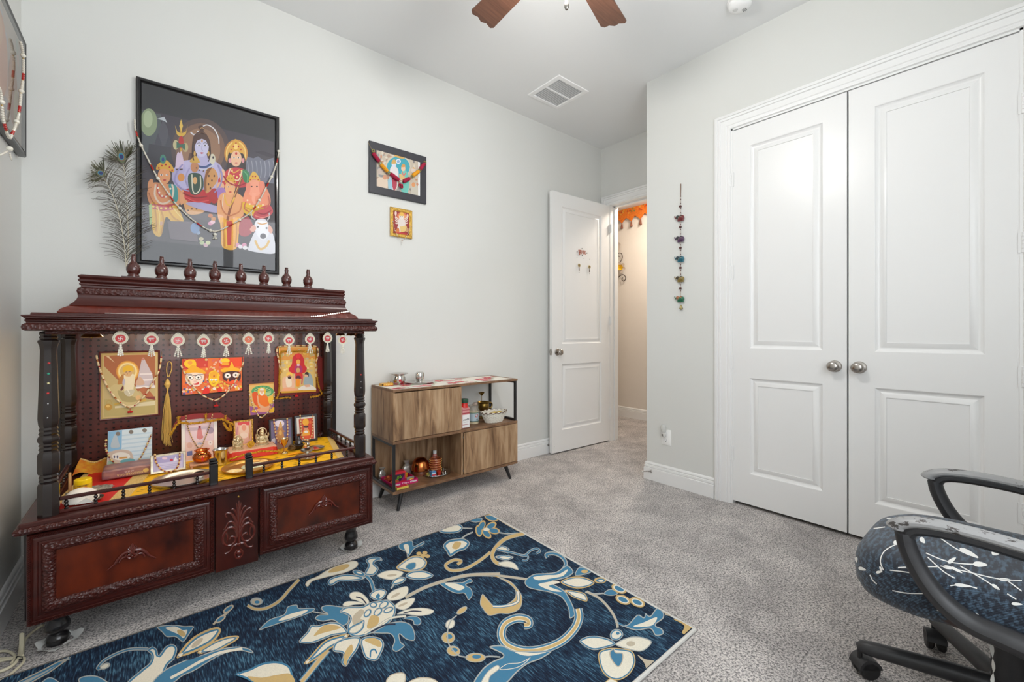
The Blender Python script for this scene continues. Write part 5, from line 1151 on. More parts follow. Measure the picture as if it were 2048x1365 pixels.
# ---- medium picture with flower garland
def medium_picture():
    y = YA-.003; s = 5.689; f = lambda a, b: ony(700+a/s, 260+b/s, y-.0125)
    r, _, N = picture('framed_picture', 'charcoal framed picture with a red and yellow flower garland, right of the large picture', (1.121, y, 2.072), (1, 0, 0), (0, 0, 1), .431, .349, [(0, 0), (0, .014), (.002, .016), (.050, .016), (.051, .012)], M('charcoal_frame', (56, 56, 62), .4), (236, 236, 234))
    p = Print(f, (0, -1, 0), .00003); p.poly([(302, 225), (775, 358), (775, 772), (302, 668)], (196, 184, 166))
    random.seed(3)
    for _ in range(90):
        x = random.uniform(310, 765); t = random.random(); y0 = 232+(x-302)*.28; y1 = 668+(x-302)*.21; yy = y0+(y1-y0)*t
        p.ell(x, yy, random.uniform(8, 20), random.uniform(8, 22), random.choice([(176, 150, 130), (206, 196, 180), (150, 150, 150), (196, 140, 110), (214, 206, 190), (126, 120, 118)]), 8)
    p.ell(545, 420, 145, 135, (206, 196, 176)); p.ell(548, 425, 132, 122, (64, 160, 176)); p.poly([(500, 285), (560, 280), (620, 310), (600, 330), (520, 310)], (206, 164, 90), True); p.ell(548, 360, 28, 28, (220, 226, 236)); p.ell(548, 360, 18, 18, (140, 170, 206))
    p.poly([(450, 470), (470, 420), (520, 420), (550, 480), (540, 640), (500, 690), (460, 680), (440, 600)], (220, 214, 214), True); p.ell(498, 395, 26, 34, (210, 214, 226)); p.poly([(470, 385), (480, 350), (505, 335), (525, 370), (520, 385)], (206, 164, 90), True); p.poly([(470, 560), (520, 540), (530, 640), (500, 690), (480, 640)], (176, 60, 80), True)
    p.poly([(575, 500), (600, 460), (640, 470), (670, 560), (660, 700), (620, 740), (580, 690), (570, 580)], (110, 190, 176), True); p.ell(604, 440, 24, 32, (226, 190, 160)); p.poly([(582, 425), (590, 400), (612, 388), (628, 420)], (206, 150, 80), True); p.poly([(560, 500), (600, 520), (640, 560), (600, 600), (565, 560)], (214, 180, 120), True); p.line([(590, 480), (610, 520), (630, 490)], 12, (214, 120, 110))
    p.poly([(310, 560), (350, 540), (410, 560), (430, 640), (390, 690), (320, 665)], (216, 196, 176), True); p.ell(395, 540, 24, 28, (206, 150, 120)); p.poly([(690, 650), (730, 610), (765, 650), (765, 760), (700, 740)], (196, 190, 176), True); p.ell(720, 625, 22, 26, (214, 150, 100)); p.ell(720, 460, 26, 32, (214, 200, 190)); p.poly([(700, 440), (722, 425), (745, 445)], (214, 160, 70)); p.ell(340, 470, 26, 40, (196, 180, 170)); p.poly([(430, 570), (470, 560), (480, 680), (440, 690)], (150, 190, 206), True)
    art(r, p)
    g = thing('flower_garland', 'artificial red and yellow flower garland across the charcoal framed picture', 'garland', (1.34, y-.03, 2.2))
    F = lambda a, b: ony(700+a/s, 260+b/s, y-.032)
    part('cord', MB().tube([F(*t) for t in crom([(207, 135), (225, 180), (255, 235), (330, 370), (430, 480), (575, 580), (700, 530), (790, 455), (858, 368)], False, 4)], .0012, 5), M('thread', (150, 130, 90), .8), g)
    mg = M('magenta_petals', (168, 26, 62), .85, bump=(300, 1, 'noise', None)); yl = M('marigold_petals', (236, 160, 28), .85, bump=(300, 1, 'noise', None)); gr = M('green_gold_bead', (92, 92, 48), .35, .4, noise=(200, (214, 200, 130), .8, None))
    for a, b, m in (((262, 262), (335, 362), mg), ((352, 392), (428, 475), yl), ((460, 498), (560, 572), mg), ((605, 590), (680, 550), mg), ((712, 522), (785, 470), yl), ((795, 452), (850, 380), mg)):
        A_, B_ = F(*a), F(*b); mb = MB(); n = 9
        mb.tube([A_+(B_-A_)*i/n for i in range(n+1)], [.010]+[.0125 if i % 2 else .0138 for i in range(n-1)]+[.010], 12); part('flower_roll', mb, m, g)
    for a, b in ((262, 240), (345, 378), (438, 485), (575, 582), (702, 535), (790, 462), (852, 372)):
        c = F(a, b); mb = MB()
        for k in range(7): t = 2*PI*k/7; mb.ball((c[0]+.009*math.cos(t), c[1]-.004, c[2]+.009*math.sin(t)), .0042, 7, 5)
        part('spacer_beads', mb, gr if a != 575 else M('bead_222_216_202', PRL, .25), g, kind='stuff')
    c = F(580, 632); mb = MB(); random.seed(2)
    for k in range(14): mb.ball((c[0]+random.uniform(-.013, .013), c[1]+random.uniform(-.006, .004), c[2]+random.uniform(-.014, .014)), .006, 7, 5)
    part('flower_pendant', mb, mg, g, kind='stuff')
    part('hanging_hook', MB().tube([ony(700+a/s, 260+b/s, y-.004) for a, b in crom([(610, 285), (620, 262), (640, 258), (632, 238)], False, 4)], .001, 5), gold_m, g)
medium_picture()

# ---- small gold framed picture
def gold_picture():
    y = YA-.003; s = 5.689; f = lambda a, b: ony(700+a/s, 260+b/s, y-.0065)
    gf = M('gilt_frame', (206, 160, 66), .32, .8, noise=(120, (240, 206, 120), .5, None), bump=(170, .8, 'voronoi', None))
    r, _, N = picture('framed_picture', 'small gold framed red picture of a many-armed seated deity', (1.273, y, 1.800), (1, 0, 0), (0, 0, 1), .166, .203, [(0, 0), (0, .012), (.004, .015), (.016, .014), (.022, .010), (.024, .006)], gf, (120, 30, 34))
    p = Print(f, (0, -1, 0), .00003); p.poly([(497, 915), (672, 958), (662, 1205), (490, 1168)], (150, 50, 52)); p.ell(590, 985, 60, 50, (206, 110, 80)); p.ell(590, 985, 42, 36, (232, 160, 110))
    for sg in (-1, 1):
        for k in range(4): p.line([(585+sg*15, 1020+k*14), (585+sg*55, 1000+k*22), (585+sg*70, 960+k*32)], 10, (226, 208, 196))
    p.poly([(545, 1060), (560, 1010), (585, 995), (610, 1010), (630, 1060), (625, 1110), (590, 1130), (555, 1110)], (224, 212, 204), True); p.ell(585, 990, 26, 32, (232, 222, 214)); p.poly([(560, 975), (570, 945), (588, 930), (606, 950), (612, 978)], (226, 180, 80), True)
    for x in (576, 596): p.ell(x, 990, 5, 5, (60, 40, 40))
    p.poly([(545, 1090), (580, 1100), (640, 1090), (635, 1150), (560, 1160)], (220, 190, 120), True); p.poly([(540, 1100), (560, 1090), (575, 1150), (565, 1172), (545, 1165)], (226, 214, 206), True); p.poly([(520, 1140), (555, 1120), (560, 1175), (520, 1170)], (206, 120, 60), True); p.ell(650, 1140, 18, 26, (196, 150, 110)); p.poly([(500, 1165), (560, 1180), (660, 1200), (655, 1180), (580, 1168)], (190, 60, 60)); p.ell(520, 950, 12, 26, (230, 200, 190)); p.ell(655, 980, 10, 22, (230, 200, 190))
    art(r, p)
    g = thing('bead_garland', 'small pearl bead string hung over the gold framed picture', 'garland', (1.355, y-.02, 1.79), 'bead garlands')
    q = [ony(700+a/s, 260+b/s, y-.019) for a, b in crom([(487, 1030), (495, 1090), (515, 1150), (545, 1210), (588, 1258), (625, 1235), (650, 1195), (675, 1140), (690, 1080)], False, 5)]
    beads(g, q, [('b', .0036, PRL, .012), ('b', .002, GLB, .008), ('b', .0036, (206, 176, 150), .012)], .0006)
    c = ony(700+590/s, 260+1275/s, y-.019); mb = MB()
    for k in range(4): mb.ball((c[0], c[1], c[2]-.007*k), .0032-.0003*k, 8, 5)
    part('pendant', mb, M('bead_222_216_202', PRL, .25), g)
gold_picture()

# ---- picture on the left wall
def left_picture():
    x = XL+.004; s = 4.015; y0, y1, z0, z1 = 2.10, 2.772, 1.880, 2.375
    r, _, N = picture('framed_picture', 'black framed pale picture high on the left wall, hung with beads', (x, y0, z0), (0, 1, 0), (0, 0, 1), y1-y0, z1-z0, [(0, 0), (0, .020), (.004, .024), (.010, .021), (.016, .022), (.020, .012)], blkframe, (214, 206, 196), glass=True)
    p = Print(lambda a, b: np.array([x+.0125, y0+a, z0+b]), (1, 0, 0), .00003); W, Hh = y1-y0, z1-z0
    p.poly([(.03, .03), (W-.03, .03), (W-.03, Hh-.03), (.03, Hh-.03)], (206, 196, 186)); random.seed(11)
    for _ in range(30): p.ell(random.uniform(.06, W-.06), random.uniform(.06, Hh-.06), random.uniform(.02, .05), random.uniform(.02, .05), random.choice([(222, 196, 186), (196, 200, 206), (226, 214, 190), (206, 176, 170), (190, 196, 186)]), 12)
    p.ell(.30, .27, .12, .16, (222, 176, 150)); p.ell(.30, .36, .045, .06, (226, 190, 160)); p.ell(.12, .2, .06, .12, (176, 120, 110)); p.ell(.5, .22, .07, .14, (196, 150, 120)); p.ell(.56, .16, .05, .08, (206, 190, 150))
    art(r, p)
    g = thing('bead_garland', 'pearl garland with red beads hanging from the picture on the left wall', 'garland', (x+.04, 2.6, 1.87), 'bead garlands')
    f = lambda a, b: onx(a/s, b/s, x+.036)
    R = [(162, 330), (182, 420), (190, 520), (184, 640), (170, 740), (160, 840), (150, 920), (128, 1000), (106, 1060), (78, 1115)]
    L_ = [(-90, 420), (-60, 560), (-20, 680), (2, 740), (12, 810), (18, 890), (24, 960), (42, 1020), (58, 1075), (78, 1115)]
    sp = [('b', .0052, PRL, .0085)]*6+[('b', .009, BIG, .016)]+[('b', .003, GLB, .006)]+[('b', .0052, PRL, .0085)]*7+[('b', .0048, RED, .008)]*4+[('b', .003, GLB, .006)]
    beads(g, [f(a, b) for a, b in crom(R, False, 5)], sp); beads(g, [f(a, b) for a, b in crom(L_, False, 5)], sp[5:]+sp[:5])
    c = f(78, 1195); mb = MB().ball(c, .0095, 14, 8); part('pendant', mb, M('bead_232_228_214', BIG, .3), g)
    for t in ([(60, 1215), (30, 1232), (0, 1248)], [(78, 1225), (84, 1255), (94, 1290)]):
        beads(g, [f(a, b) for a, b in crom(t, False, 4)], [('b', .0032, PRL, .006)], .0006)
left_picture()

# ------------------------------------------------------------------ peacock feathers
def feather(label, quill, eye, eang, s_eye, seed, y, lmax):
    random.seed(seed); s = 3.2512; f = lambda a, b, d=0.0: ony(150+a/s, 140+b/s, y+d)
    q = crom(quill, False, 8); base = f(*q[0]); r = thing('peacock_feather', label, 'feather', tuple(base), 'peacock feathers')
    n = len(q); part('quill', MB().tube([f(*p) for p in q], list(np.linspace(.0022, .0008, n)), 6), M('pale_quill', (206, 198, 176), .5), r)
    bm_ = MB()
    for i in range(3, n):
        t = i/(n-1); P = np.array(q[i]); T_ = np.array(q[min(i+1, n-1)])-np.array(q[i-1]); T_ = T_/np.linalg.norm(T_)
        Nn_ = np.array([-T_[1], T_[0]])
        for sd in (-1, 1):
            for _ in range(2 if i % 2 else 1):
                L_ = lmax*(.55+.55*random.random())*(1-.25*t); a = random.uniform(.55, .95)
                d0 = T_*math.cos(a)+Nn_*sd*math.sin(a); jit = random.uniform(-8, 8)
                c1 = P+T_*jit+d0*L_*.4; c2 = P+T_*jit+d0*L_*.72+Nn_*sd*L_*.12+np.array([0, 6]); c3 = P+T_*jit+d0*L_*.92+Nn_*sd*L_*.38+np.array([0, random.uniform(-4, 26)])
                pts = crom([P+T_*jit, c1, c2, c3], False, 3); dz = random.uniform(-.008, .006)
                bm_.tube([f(*p, dz*k/9) for k, p in enumerate(pts)], [.0010]*6+[.0009, .0008, .0007, .0005], 3, cap=False)
    part('barbs', bm_, M('feather_barbs', (44, 40, 30), .6, noise=(8, (110, 96, 70), .6, None)), r, kind='stuff')
    # plumed head with eye
    E = np.array(eye); d = np.array([math.cos(eang), math.sin(eang)]); nn = np.array([-d[1], d[0]]); hb = MB()
    for k in range(70):
        a = random.uniform(-1.25, 1.25); dd = d*math.cos(a)+nn*math.sin(a); p0 = E-d*s_eye*.9+nn*random.uniform(-.3, .3)*s_eye; L_ = s_eye*random.uniform(2.4, 4.4)
        pts = crom([p0, p0+dd*L_*.4, p0+dd*L_*.75+d*L_*.05, p0+dd*L_+d*L_*.12+np.array([0, random.uniform(-6, 6)])], False, 3)
        hb.tube([f(*p, random.uniform(-.002, .002)) for p in pts], .0012, 3, cap=False)
    part('head_plumes', hb, M('feather_head', (48, 54, 38), .55, noise=(20, (104, 98, 60), .6, None)), r, kind='stuff')
    pr = Print(lambda a, b: f(a, b, -.004), (0, -1, 0), .0003); an = eang
    for rx, ry, c, o in ((1.35, .95, (86, 96, 62), 0), (1.05, .75, (120, 88, 56), .05), (.82, .58, (44, 130, 150), .08), (.55, .42, (28, 34, 96), -.02)):
        pr.ell(E[0]+d[0]*o*s_eye, E[1]+d[1]*o*s_eye, rx*s_eye, ry*s_eye, c, 18, an)
    part('eye_spot', pr.mb, M('eye_barbs', (255, 255, 255), .35, attr=True), r, 'blue and bronze eye', attr=True, smooth=False)
feather('taller peacock feather with blue eye rising behind the shrine', [(338, 1300), (346, 1150), (344, 1000), (338, 860), (330, 740), (318, 630), (306, 590)], (302, 565), -1.9, 30, 5, 2.805, 165)
feather('lower peacock feather leaning left behind the shrine', [(334, 1290), (322, 1150), (300, 1010), (268, 880), (226, 770), (190, 705)], (168, 672), -2.75, 24, 9, 2.790, 150)
# ------------------------------------------------------------------ elephant bead string on the closet wall
def elephant_string():
    x = XB-.012; yv = 1.580
    r = thing('elephant_hanging', 'hanging string of five painted elephants with brown beads and a bell', 'wall hanging', (x, yv, 1.28))
    V = lambda v: onx(1361, v, x)[2]
    part('string', MB().tube([(x, yv, V(368)), (x, yv+.001, V(500)), (x, yv, V(606))], .0014, 6), M('pale_cord', (176, 150, 130), .8), r)
    part('loop_cord', MB().tube([(x, yv-.003, V(368)), (x, yv-.002, V(380)), (x, yv, V(394))], .0022, 6), M('brown_cord', (120, 92, 76), .8), r)
    brn = M('brown_bead', (84, 44, 42), .35)
    for v in (413, 454, 496, 536, 577): part('wooden_bead', MB().ball((x, yv+.002, V(v)), .0100, 14, 8, (1, 1, .85)), brn, r)
    mb = MB()
    for v in (393, 399, 407, 417, 426, 449, 459, 468, 490, 501, 509, 530, 541, 549, 570, 582): mb.ball((x, yv, V(v)), .0042, 8, 5)
    part('small_beads', mb, brn, r, kind='stuff')
    cols = [((124, 44, 46), (60, 70, 66)), ((90, 60, 92), (50, 46, 60)), ((44, 116, 134), (34, 60, 70)), ((146, 124, 60), (70, 60, 40)), ((40, 116, 84), (170, 110, 70))]
    for v, (c, c2) in zip((436, 478, 518, 558, 598), cols):
        z = V(v); mb = MB(); mb.col = C(c)
        mb.ball((x-.004, yv-.006, z), .021, 14, 9, (.62, 1.15, .86))
        mb.col = C(c2); mb.ball((x-.004, yv-.006, z+.008), .018, 12, 7, (.68, .80, .60)); mb.ball((x-.005, yv+.020, z+.008), .0125, 12, 7, (.8, 1, 1)); mb.ball((x-.010, yv+.012, z+.006), .0095, 8, 6, (.4, .8, 1.15))
        mb.col = C(c); mb.tube([(x-.004, yv+.028, z+.004), (x-.004, yv+.036, z+.002), (x-.004, yv+.042, z+.010), (x-.004, yv+.043, z+.020)], [.006, .0045, .0038, .003], 7)
        for dy in (-.020, -.008, .006, .016): mb.tube([(x-.004, yv+dy, z-.006), (x-.004, yv+dy, z-.024)], [.0062, .0055], 7)
        mb.col = C(220, 206, 170)
        for k in range(5): mb.ball((x-.0165, yv-.018+.007*k, z+.002+.004*math.sin(k)), .0018, 5, 4)
        part('elephant', mb, M('painted_elephant', (255, 255, 255), .4, attr=True, noise=(260, (40, 40, 46), .45, None)), r, attr=True)
    z = V(618); yb = yv-.004
    part('bell', MB().lathe([(.013, 0), (.0145, .001), (.011, .006), (.009, .014), (.0075, .020), (.004, .024), (.002, .026), (.002, .030), (0, .030)], (x, yb, z), 16), M('aged_brass', (164, 150, 104), .35, .8), r)
    part('clapper', MB().ball((x, yb, z-.004), .0045, 8, 5), M('aged_brass'), r)
elephant_string()

# ------------------------------------------------------------------ outlet, night light, door stops
def outlet():
    x = XB; y0, y1, z0, z1 = 1.660, 1.736, .288, .402
    r = thing('wall_outlet', 'white duplex wall outlet plate beside the closet', 'outlet', (x, (y0+y1)/2, z0)); wp = M('white_plastic')
    mb = MB().frame((0, y1-y0, z0, z1), [(0, 0), (0, .003), (.004, .0055)], (x, y1, 0), (0, -1, 0), (0, 0, 1), (-1, 0, 0), close=True); part('cover_plate', mb, M('outlet_plate', (246, 246, 244), .35), r)
    ym = (y0+y1)/2
    for zc in (.323, .369):
        part('receptacle', MB().lathe([(0, 0), (.017, 0), (.0165, .0012), (0, .0012)], (x-.0052, ym, zc), 20, (-1, 0, 0), sx=1, sy=1), wp, r)
    zc = .323; part('slots', MB().box(x-.0072, x-.006, ym+.005, ym+.0066, zc, zc+.009).box(x-.0072, x-.006, ym-.0066, ym-.005, zc, zc+.008).lathe([(0, 0), (.0026, 0), (.0026, .001), (0, .001)], (x-.0062, ym, zc-.007), 10, (-1, 0, 0)), M('slot_dark', (50, 50, 52), .6), r, kind='stuff')
    n = thing('night_light', 'small plug-in night light with clear oval shade in the outlet', 'night light', (x-.02, ym, .352))
    yn = ym+.008
    part('plug_body', MB().box(x-.034, x-.0068, yn-.014, yn+.014, .352, .380, .005), M('night_light_base', (214, 213, 210), .4), n)
    part('sensor', MB().box(x-.0355, x-.034, yn-.0, yn+.010, .358, .374), M('sensor_grey', (120, 118, 114), .3), n)
    part('shade', MB().lathe([(.010, .378), (.015, .388), (.0185, .405), (.0185, .420), (.014, .436), (.007, .443), (0, .444)], (x-.024, yn, 0), 18), M('night_shade', (226, 226, 222), .12, alpha=.55), n)
outlet()
def stop(label, p, d):
    p = Vector(p); d = Vector(d); r = thing('door_stop', label, 'door stop', tuple(p), 'spring door stops')
    part('flange', MB().lathe([(0, 0), (.012, 0), (.012, .003), (.006, .006), (0, .006)], p, 14, d), knob_m, r)
    mb = MB(); q = []
    up = Vector((0, 0, 1)); sd = d.cross(up).normalized()
    for i in range(70):
        t = i/69; a = t*2*PI*11; q.append(p+d*(.006+.055*t)+(sd*math.cos(a)+up*math.sin(a))*(.0055-.0015*t)+Vector((0, 0, -.006*t*t)))
    mb.tube(q, .0011, 5); part('spring', mb, knob_m, r)
    part('rubber_tip', MB().lathe([(0, 0), (.0055, 0), (.006, .008), (.004, .011), (0, .011)], p+d*.060+Vector((0, 0, -.006)), 12, d), M('white_rubber', (226, 226, 222), .6), r)
stop('spring door stop on the baseboard at the closet wall corner', (XB-.017, 1.812, .069), (-.62, .78, 0))
stop('spring door stop on the baseboard behind the open door', (2.815, YA-.017, .078), (.25, -.968, 0))

# ------------------------------------------------------------------ decals and charms on the open door
def on_door(u, v): return onplane(u, v, np.array(A0)+np.array(Nn)*.0, np.array(Nn))
def door_decor():
    Nv = np.array(Nn); s = 17.07; red = (168, 92, 74)
    p = Print(lambda a, b: on_door(1140+a/s, 480+b/s), Nv, .0004)
    p.poly([(285, 335), (395, 350), (395, 372), (285, 358)], red); p.poly([(415, 355), (530, 372), (530, 394), (415, 378)], red)
    for q in ([(300, 355), (310, 420), (330, 470), (315, 525)], [(345, 365), (340, 430), (372, 455)], [(380, 368), (378, 485)], [(430, 375), (425, 430), (455, 440), (468, 490)], [(470, 385), (440, 410), (470, 480)], [(510, 392), (500, 450), (520, 505)]): p.line(q, 26, red)
    for x, y in ((400, 305), (232, 412), (566, 458), (404, 535)): p.ell(x, y, 14, 20, (70, 60, 58), 10)
    for x, y in ((225, 617), (452, 636), (655, 668)): p.ell(x, y, 8, 12, (110, 104, 100), 8)
    o = solo('door_sticker', p.mb, M('sticker', (255, 255, 255), .35, attr=True), 'rust red lettering sticker with dark dots on the open white door', 'sticker', attr=True, smooth=False)
    for k, (cx_, cy_, lab) in enumerate(((308, 872, 'left of two round gold charms stuck on the open white door'), (660, 925, 'right of two round gold charms stuck on the open white door'))):
        c = on_door(1140+cx_/s, 480+cy_/s)+Nv*.002; r = thing('door_charm', lab, 'charm', tuple(c), 'gold charms on the door')
        U_ = np.array(U)
        part('medallion', MB().lathe([(0, -.001), (.017, -.001), (.018, .0005), (.016, .002), (0, .0025)], c, 18, Nv), M('charm_gold', (168, 146, 96), .4, .5, noise=(150, (214, 200, 160), .7, None)), r)
        mb = MB(); mb.col = C(60, 48, 36); 
        for dx, dz in ((-.005, .003), (.004, .002), (0, -.006)): mb.ball(c+U_*dx*1+np.array([0, 0, dz])+Nv*.0025, .0035, 7, 5)
        part('emblem', mb, M('charm_dark', (80, 66, 50), .5), r, kind='stuff')
        part('drop', MB().tube([c+np.array([0, 0, -.019]), c+np.array([0, 0, -.032]), c+np.array([0, 0, -.052])], [.0022, .0034, .0045], 8), M('charm_dark', (80, 66, 50), .5), r)
        part('clear_bead', MB().ball(c+np.array([0, 0, -.068]), .0045, 8, 5, (1.4, 1, .7)), M('clear_shade', (240, 240, 238), .08, trans=.85), r)
door_decor()

# ------------------------------------------------------------------ hallway: orange valance over the far wall and metal flower art
def hall_things():
    s = 5.69; x = XH-.035
    f = lambda a, b: onx(1216+a/s, 380+b/s, x)
    om = M('orange_embroidery', (226, 122, 26), .75, noise=(70, (176, 84, 24), .75, None), bump=(90, .5, 'voronoi', None))
    r = thing('door_valance', 'orange embroidered pointed valance with tassels in the hallway', 'valance', tuple(f(260, 330)))
    top = [(40, 205), (445, 88), (700, 15)]
    pts = [(20, 470), (78, 412), (112, 335), (158, 382), (205, 318), (265, 357), (308, 292), (370, 332), (418, 262), (480, 300), (530, 235), (590, 270), (640, 205), (700, 240)]
    P = [(20, 211)]+[(a, b) for a, b in [(160, 170), (300, 130), (445, 88), (580, 50), (700, 15)]]
    poly = P+pts[::-1]
    q = [f(*t) for t in poly]; mb = MB()
    mb.prism([(-(t[1]), t[2]) for t in q], .006, ((x-.003, 0, 0), (0, -1, 0), (0, 0, 1), (1, 0, 0)))
    part('cloth', mb, om, r)
    random.seed(4); pr = Print(f, (-1, 0, 0), .0002); pr.k = 22
    for _ in range(46):
        a = random.uniform(50, 440); b0 = 205-(a-40)*.289; b = b0+random.uniform(18, 135)
        if b < b0+120: pr.ell(a, b, random.uniform(6, 12), random.uniform(7, 14), random.choice([(120, 124, 60), (176, 60, 30), (206, 160, 60), (150, 70, 30)]), 10)
    part('embroidery', pr.mb, M('sticker', (255, 255, 255), .35, attr=True), r, kind='stuff', attr=True, smooth=False)
    for a, b in ((78, 412), (158, 382), (265, 357), (370, 332), (480, 300)):
        c = f(a, b); part('tassel', MB().lathe([(0, .004), (.006, .002), (.008, -.010), (.010, -.012), (.018, -.070), (0, -.072)], c, 10), M('tassel_brown', (128, 78, 60), .8), r)
    part('rod', MB().tube([f(10, 212), f(700, 13)], .006, 8), M('white_plastic'), r)
    g = thing('metal_flower_art', 'metal flower wall art with curled stems and a yellow flower in the hallway', 'wall art', tuple(f(80, 1220))); x2 = XH-.02
    F = lambda a, b, d=0: onx(1216+a/s, 380+b/s, x2-d)
    bz = M('bronze_wire', (86, 78, 72), .4, .7); wh = M('pale_petal', (214, 200, 186), .5)
    def wire(pts, w_=.005): part('stem', MB().tube([F(*t, .01) for t in crom(pts, False, 6)], w_, 7), bz, g)
    wire([(82, 1228), (72, 1180), (74, 1090), (95, 1030), (130, 985), (170, 966), (198, 990), (195, 1025), (172, 1038), (156, 1015), (172, 1000)]); wire([(74, 1090), (60, 1000), (62, 900), (90, 860), (140, 820), (164, 770), (152, 725), (120, 722), (110, 748), (130, 760)]); wire([(62, 900), (50, 780), (60, 640), (40, 500)])
    def petal(c, a, L_, W_, m, d):
        pr_ = []; ca, sa = math.cos(a), math.sin(a)
        V_ = []
        for i in range(14):
            t = 2*PI*i/14; px_, py_ = L_*(.5+.5*math.cos(t)), W_*.5*math.sin(t)*(.6+.4*math.cos(t)*.8+.2); V_.append(F(c[0]+px_*ca-py_*sa, c[1]+px_*sa+py_*ca, d+.012*(px_/L_)))
        mb = MB(); cc = F(c[0]+L_*.5*ca, c[1]+L_*.5*sa, d-.004); mb._add([tuple(cc)]+[tuple(v) for v in V_], [(0, 1+i, 1+(i+1) % 14) for i in range(14)]); part('petal', mb, m, g)
    for k in range(6): petal((138, 882), k*PI/3+.3, 62, 46, wh, .02)
    for k in range(6): petal((138, 882), k*PI/3, 34, 26, M('yellow_petal', (240, 190, 20), .4), .035)
    for a in (-1.2, -.4, .5, 1.4, 2.4): petal((75, 640), a, 72, 58, wh, .02)
    for a in (-.6, .4): petal((70, 700), a, 50, 34, wh, .02)
    for a in (-1.0, -2.0): petal((80, 1010), a, 60, 26, wh, .015)
hall_things()

# ------------------------------------------------------------------ cord on the floor by the left wall
def cord():
    m = M('beige_cord', (206, 198, 172), .45); r = thing('extension_cord', 'coiled beige power cord on the carpet beside the shrine', 'cord', (-.36, 2.2, 0)); s = 8.275
    F = lambda a, b, z=.007: tuple(onz(a/s, 1200+b/s, z))
    def clampx(p): return (max(p[0], XL+.022), p[1], p[2])
    def c(pts, zs=None, w_=.0042):
        q = crom([(*clampx(F(a, b, (zs[i] if zs else .007))),) for i, (a, b) in enumerate(pts)], False, 6); part('cord_run', MB().tube(q, w_, 8), m, r)
    c([(352, 560), (350, 700), (335, 850), (310, 950), (260, 1040), (180, 1110), (60, 1170), (-60, 1200)], [.05, .03, .012, .009, .007, .007, .007, .007], .005); c([(372, 565), (368, 700), (355, 860), (330, 960)], [.05, .03, .014, .012], .005)
    c([(720, 420), (600, 490), (480, 590), (410, 680), (385, 800), (370, 930)], [.015, .007, .007, .007, .009, .012])
    c([(-60, 880), (60, 850), (170, 870), (235, 920), (240, 980), (190, 1050)]); c([(-60, 1000), (60, 975), (180, 970), (280, 950)]); c([(300, 950), (380, 960), (400, 1010), (330, 1100), (180, 1230), (40, 1330), (-60, 1380)]); c([(-60, 1040), (80, 1000), (220, 980)])
    part('cable_tie', MB().tube([F(280, 940, .016), F(370, 950, .018), F(375, 990, .010), F(280, 985, .010), F(275, 950, .014)], .0016, 5), M('black_tie', (30, 30, 30), .5), r)
cord()
# ------------------------------------------------------------------ things on and in the low cabinet
steel = M('stainless_steel', (206, 204, 200), .16, 1.0); silver = M('bright_silver', (222, 220, 214), .2, 1.0); copper = M('copper', (196, 112, 60), .22, 1.0); brass2 = M('dull_brass', (150, 122, 62), .32, .9); glassm = M('clear_glass', (250, 250, 250), .02, trans=1.0)
attrm = M('packaging_print', (255, 255, 255), .4, attr=True)
def cloth_runner():
    x0, x1, y0, y1, z = 1.143, 2.10, 2.503, 2.79, .7695
    r = thing('table_runner', 'white table cloth with red flowers on the cabinet top', 'cloth', (1.6, 2.65, .768))
    mb = MB().box(x0, x1, y0, y1, z-.0012, z+.0012); part('cloth', mb, M('white_floral_cloth', (232, 226, 216), .6, noise=(14, (206, 214, 200), .3, None)), r)
    pr = Print(lambda a, b: np.array([a, b, z+.0013]), (0, 0, 1), .00004); random.seed(21)
    for k in range(30):
        a, b = random.uniform(x0+.03, x1-.03), random.uniform(y0+.0, y1-.02); c = random.choice([(196, 50, 70), (214, 120, 130), (226, 150, 156), (180, 30, 54)])
        pr.k = (k % 5)*8
        for j in range(5): t = 2*PI*j/5+k; pr.ell(min(max(a+.02*math.cos(t), x0+.02), x1-.02), min(max(b+.02*math.sin(t), y0+.016), y1-.018), .022, .016, c, 9, t)
        pr.ell(a, min(max(b, y0+.01), y1-.01), .007, .007, (226, 206, 120), 8)
        pr.ell(min(a+.045, x1-.02), min(max(b-.01, y0+.012), y1-.012), .02, .008, (170, 190, 150), 8, .4)
    part('printed_flowers', pr.mb, PRINT(), r, kind='stuff', attr=True, smooth=False)
cloth_runner()
ZT = .7708
def lath(name, label, cat, c, parts, group=None):
    r = thing(name, label, cat, c, group)
    for nm, prof, m in parts: part(nm, MB().lathe([(a, b+c[2]) for a, b in prof], (c[0], c[1], 0), 28), m, r)
    return r
c = onz(770, 765, ZT)
def gold_box(): 
    x0, x1, yy = 1.152, 1.232, 2.725
    r = thing('small_box', 'small gold matchbox-size box at the left end of the cabinet top', 'box', ((x0+x1)/2, yy, ZT))
    part('carton', MB().box(x0, x1, yy-.025, yy+.02, ZT, ZT+.016, .001), M('gold_carton', (214, 160, 52), .4), r)
    mb = MB(); mb.col = C(70, 40, 20); mb.poly([(x0+.006+.006*math.cos(2*PI*i/12), yy-.0253, ZT+.008+.006*math.sin(2*PI*i/12)) for i in range(12)]); mb.col = C(240, 206, 120)
    for k in range(5): mb._add([(x0+.018+.011*k, yy-.0253, ZT+.004), (x0+.025+.011*k, yy-.0253, ZT+.004), (x0+.025+.011*k, yy-.0253, ZT+.012), (x0+.018+.011*k, yy-.0253, ZT+.012)], [(0, 1, 2, 3)])
    part('printing', mb, attrm, r, attr=True, smooth=False)
    lath('tealight', 'small silver tealight cup on the gold box', 'tealight', (x1-.018, yy, ZT+.0165), [('cup', [(0, 0), (.011, 0), (.012, .009), (.010, .011), (0, .011)], silver)])
gold_box()
p = np.array([1.290, 2.735, ZT])
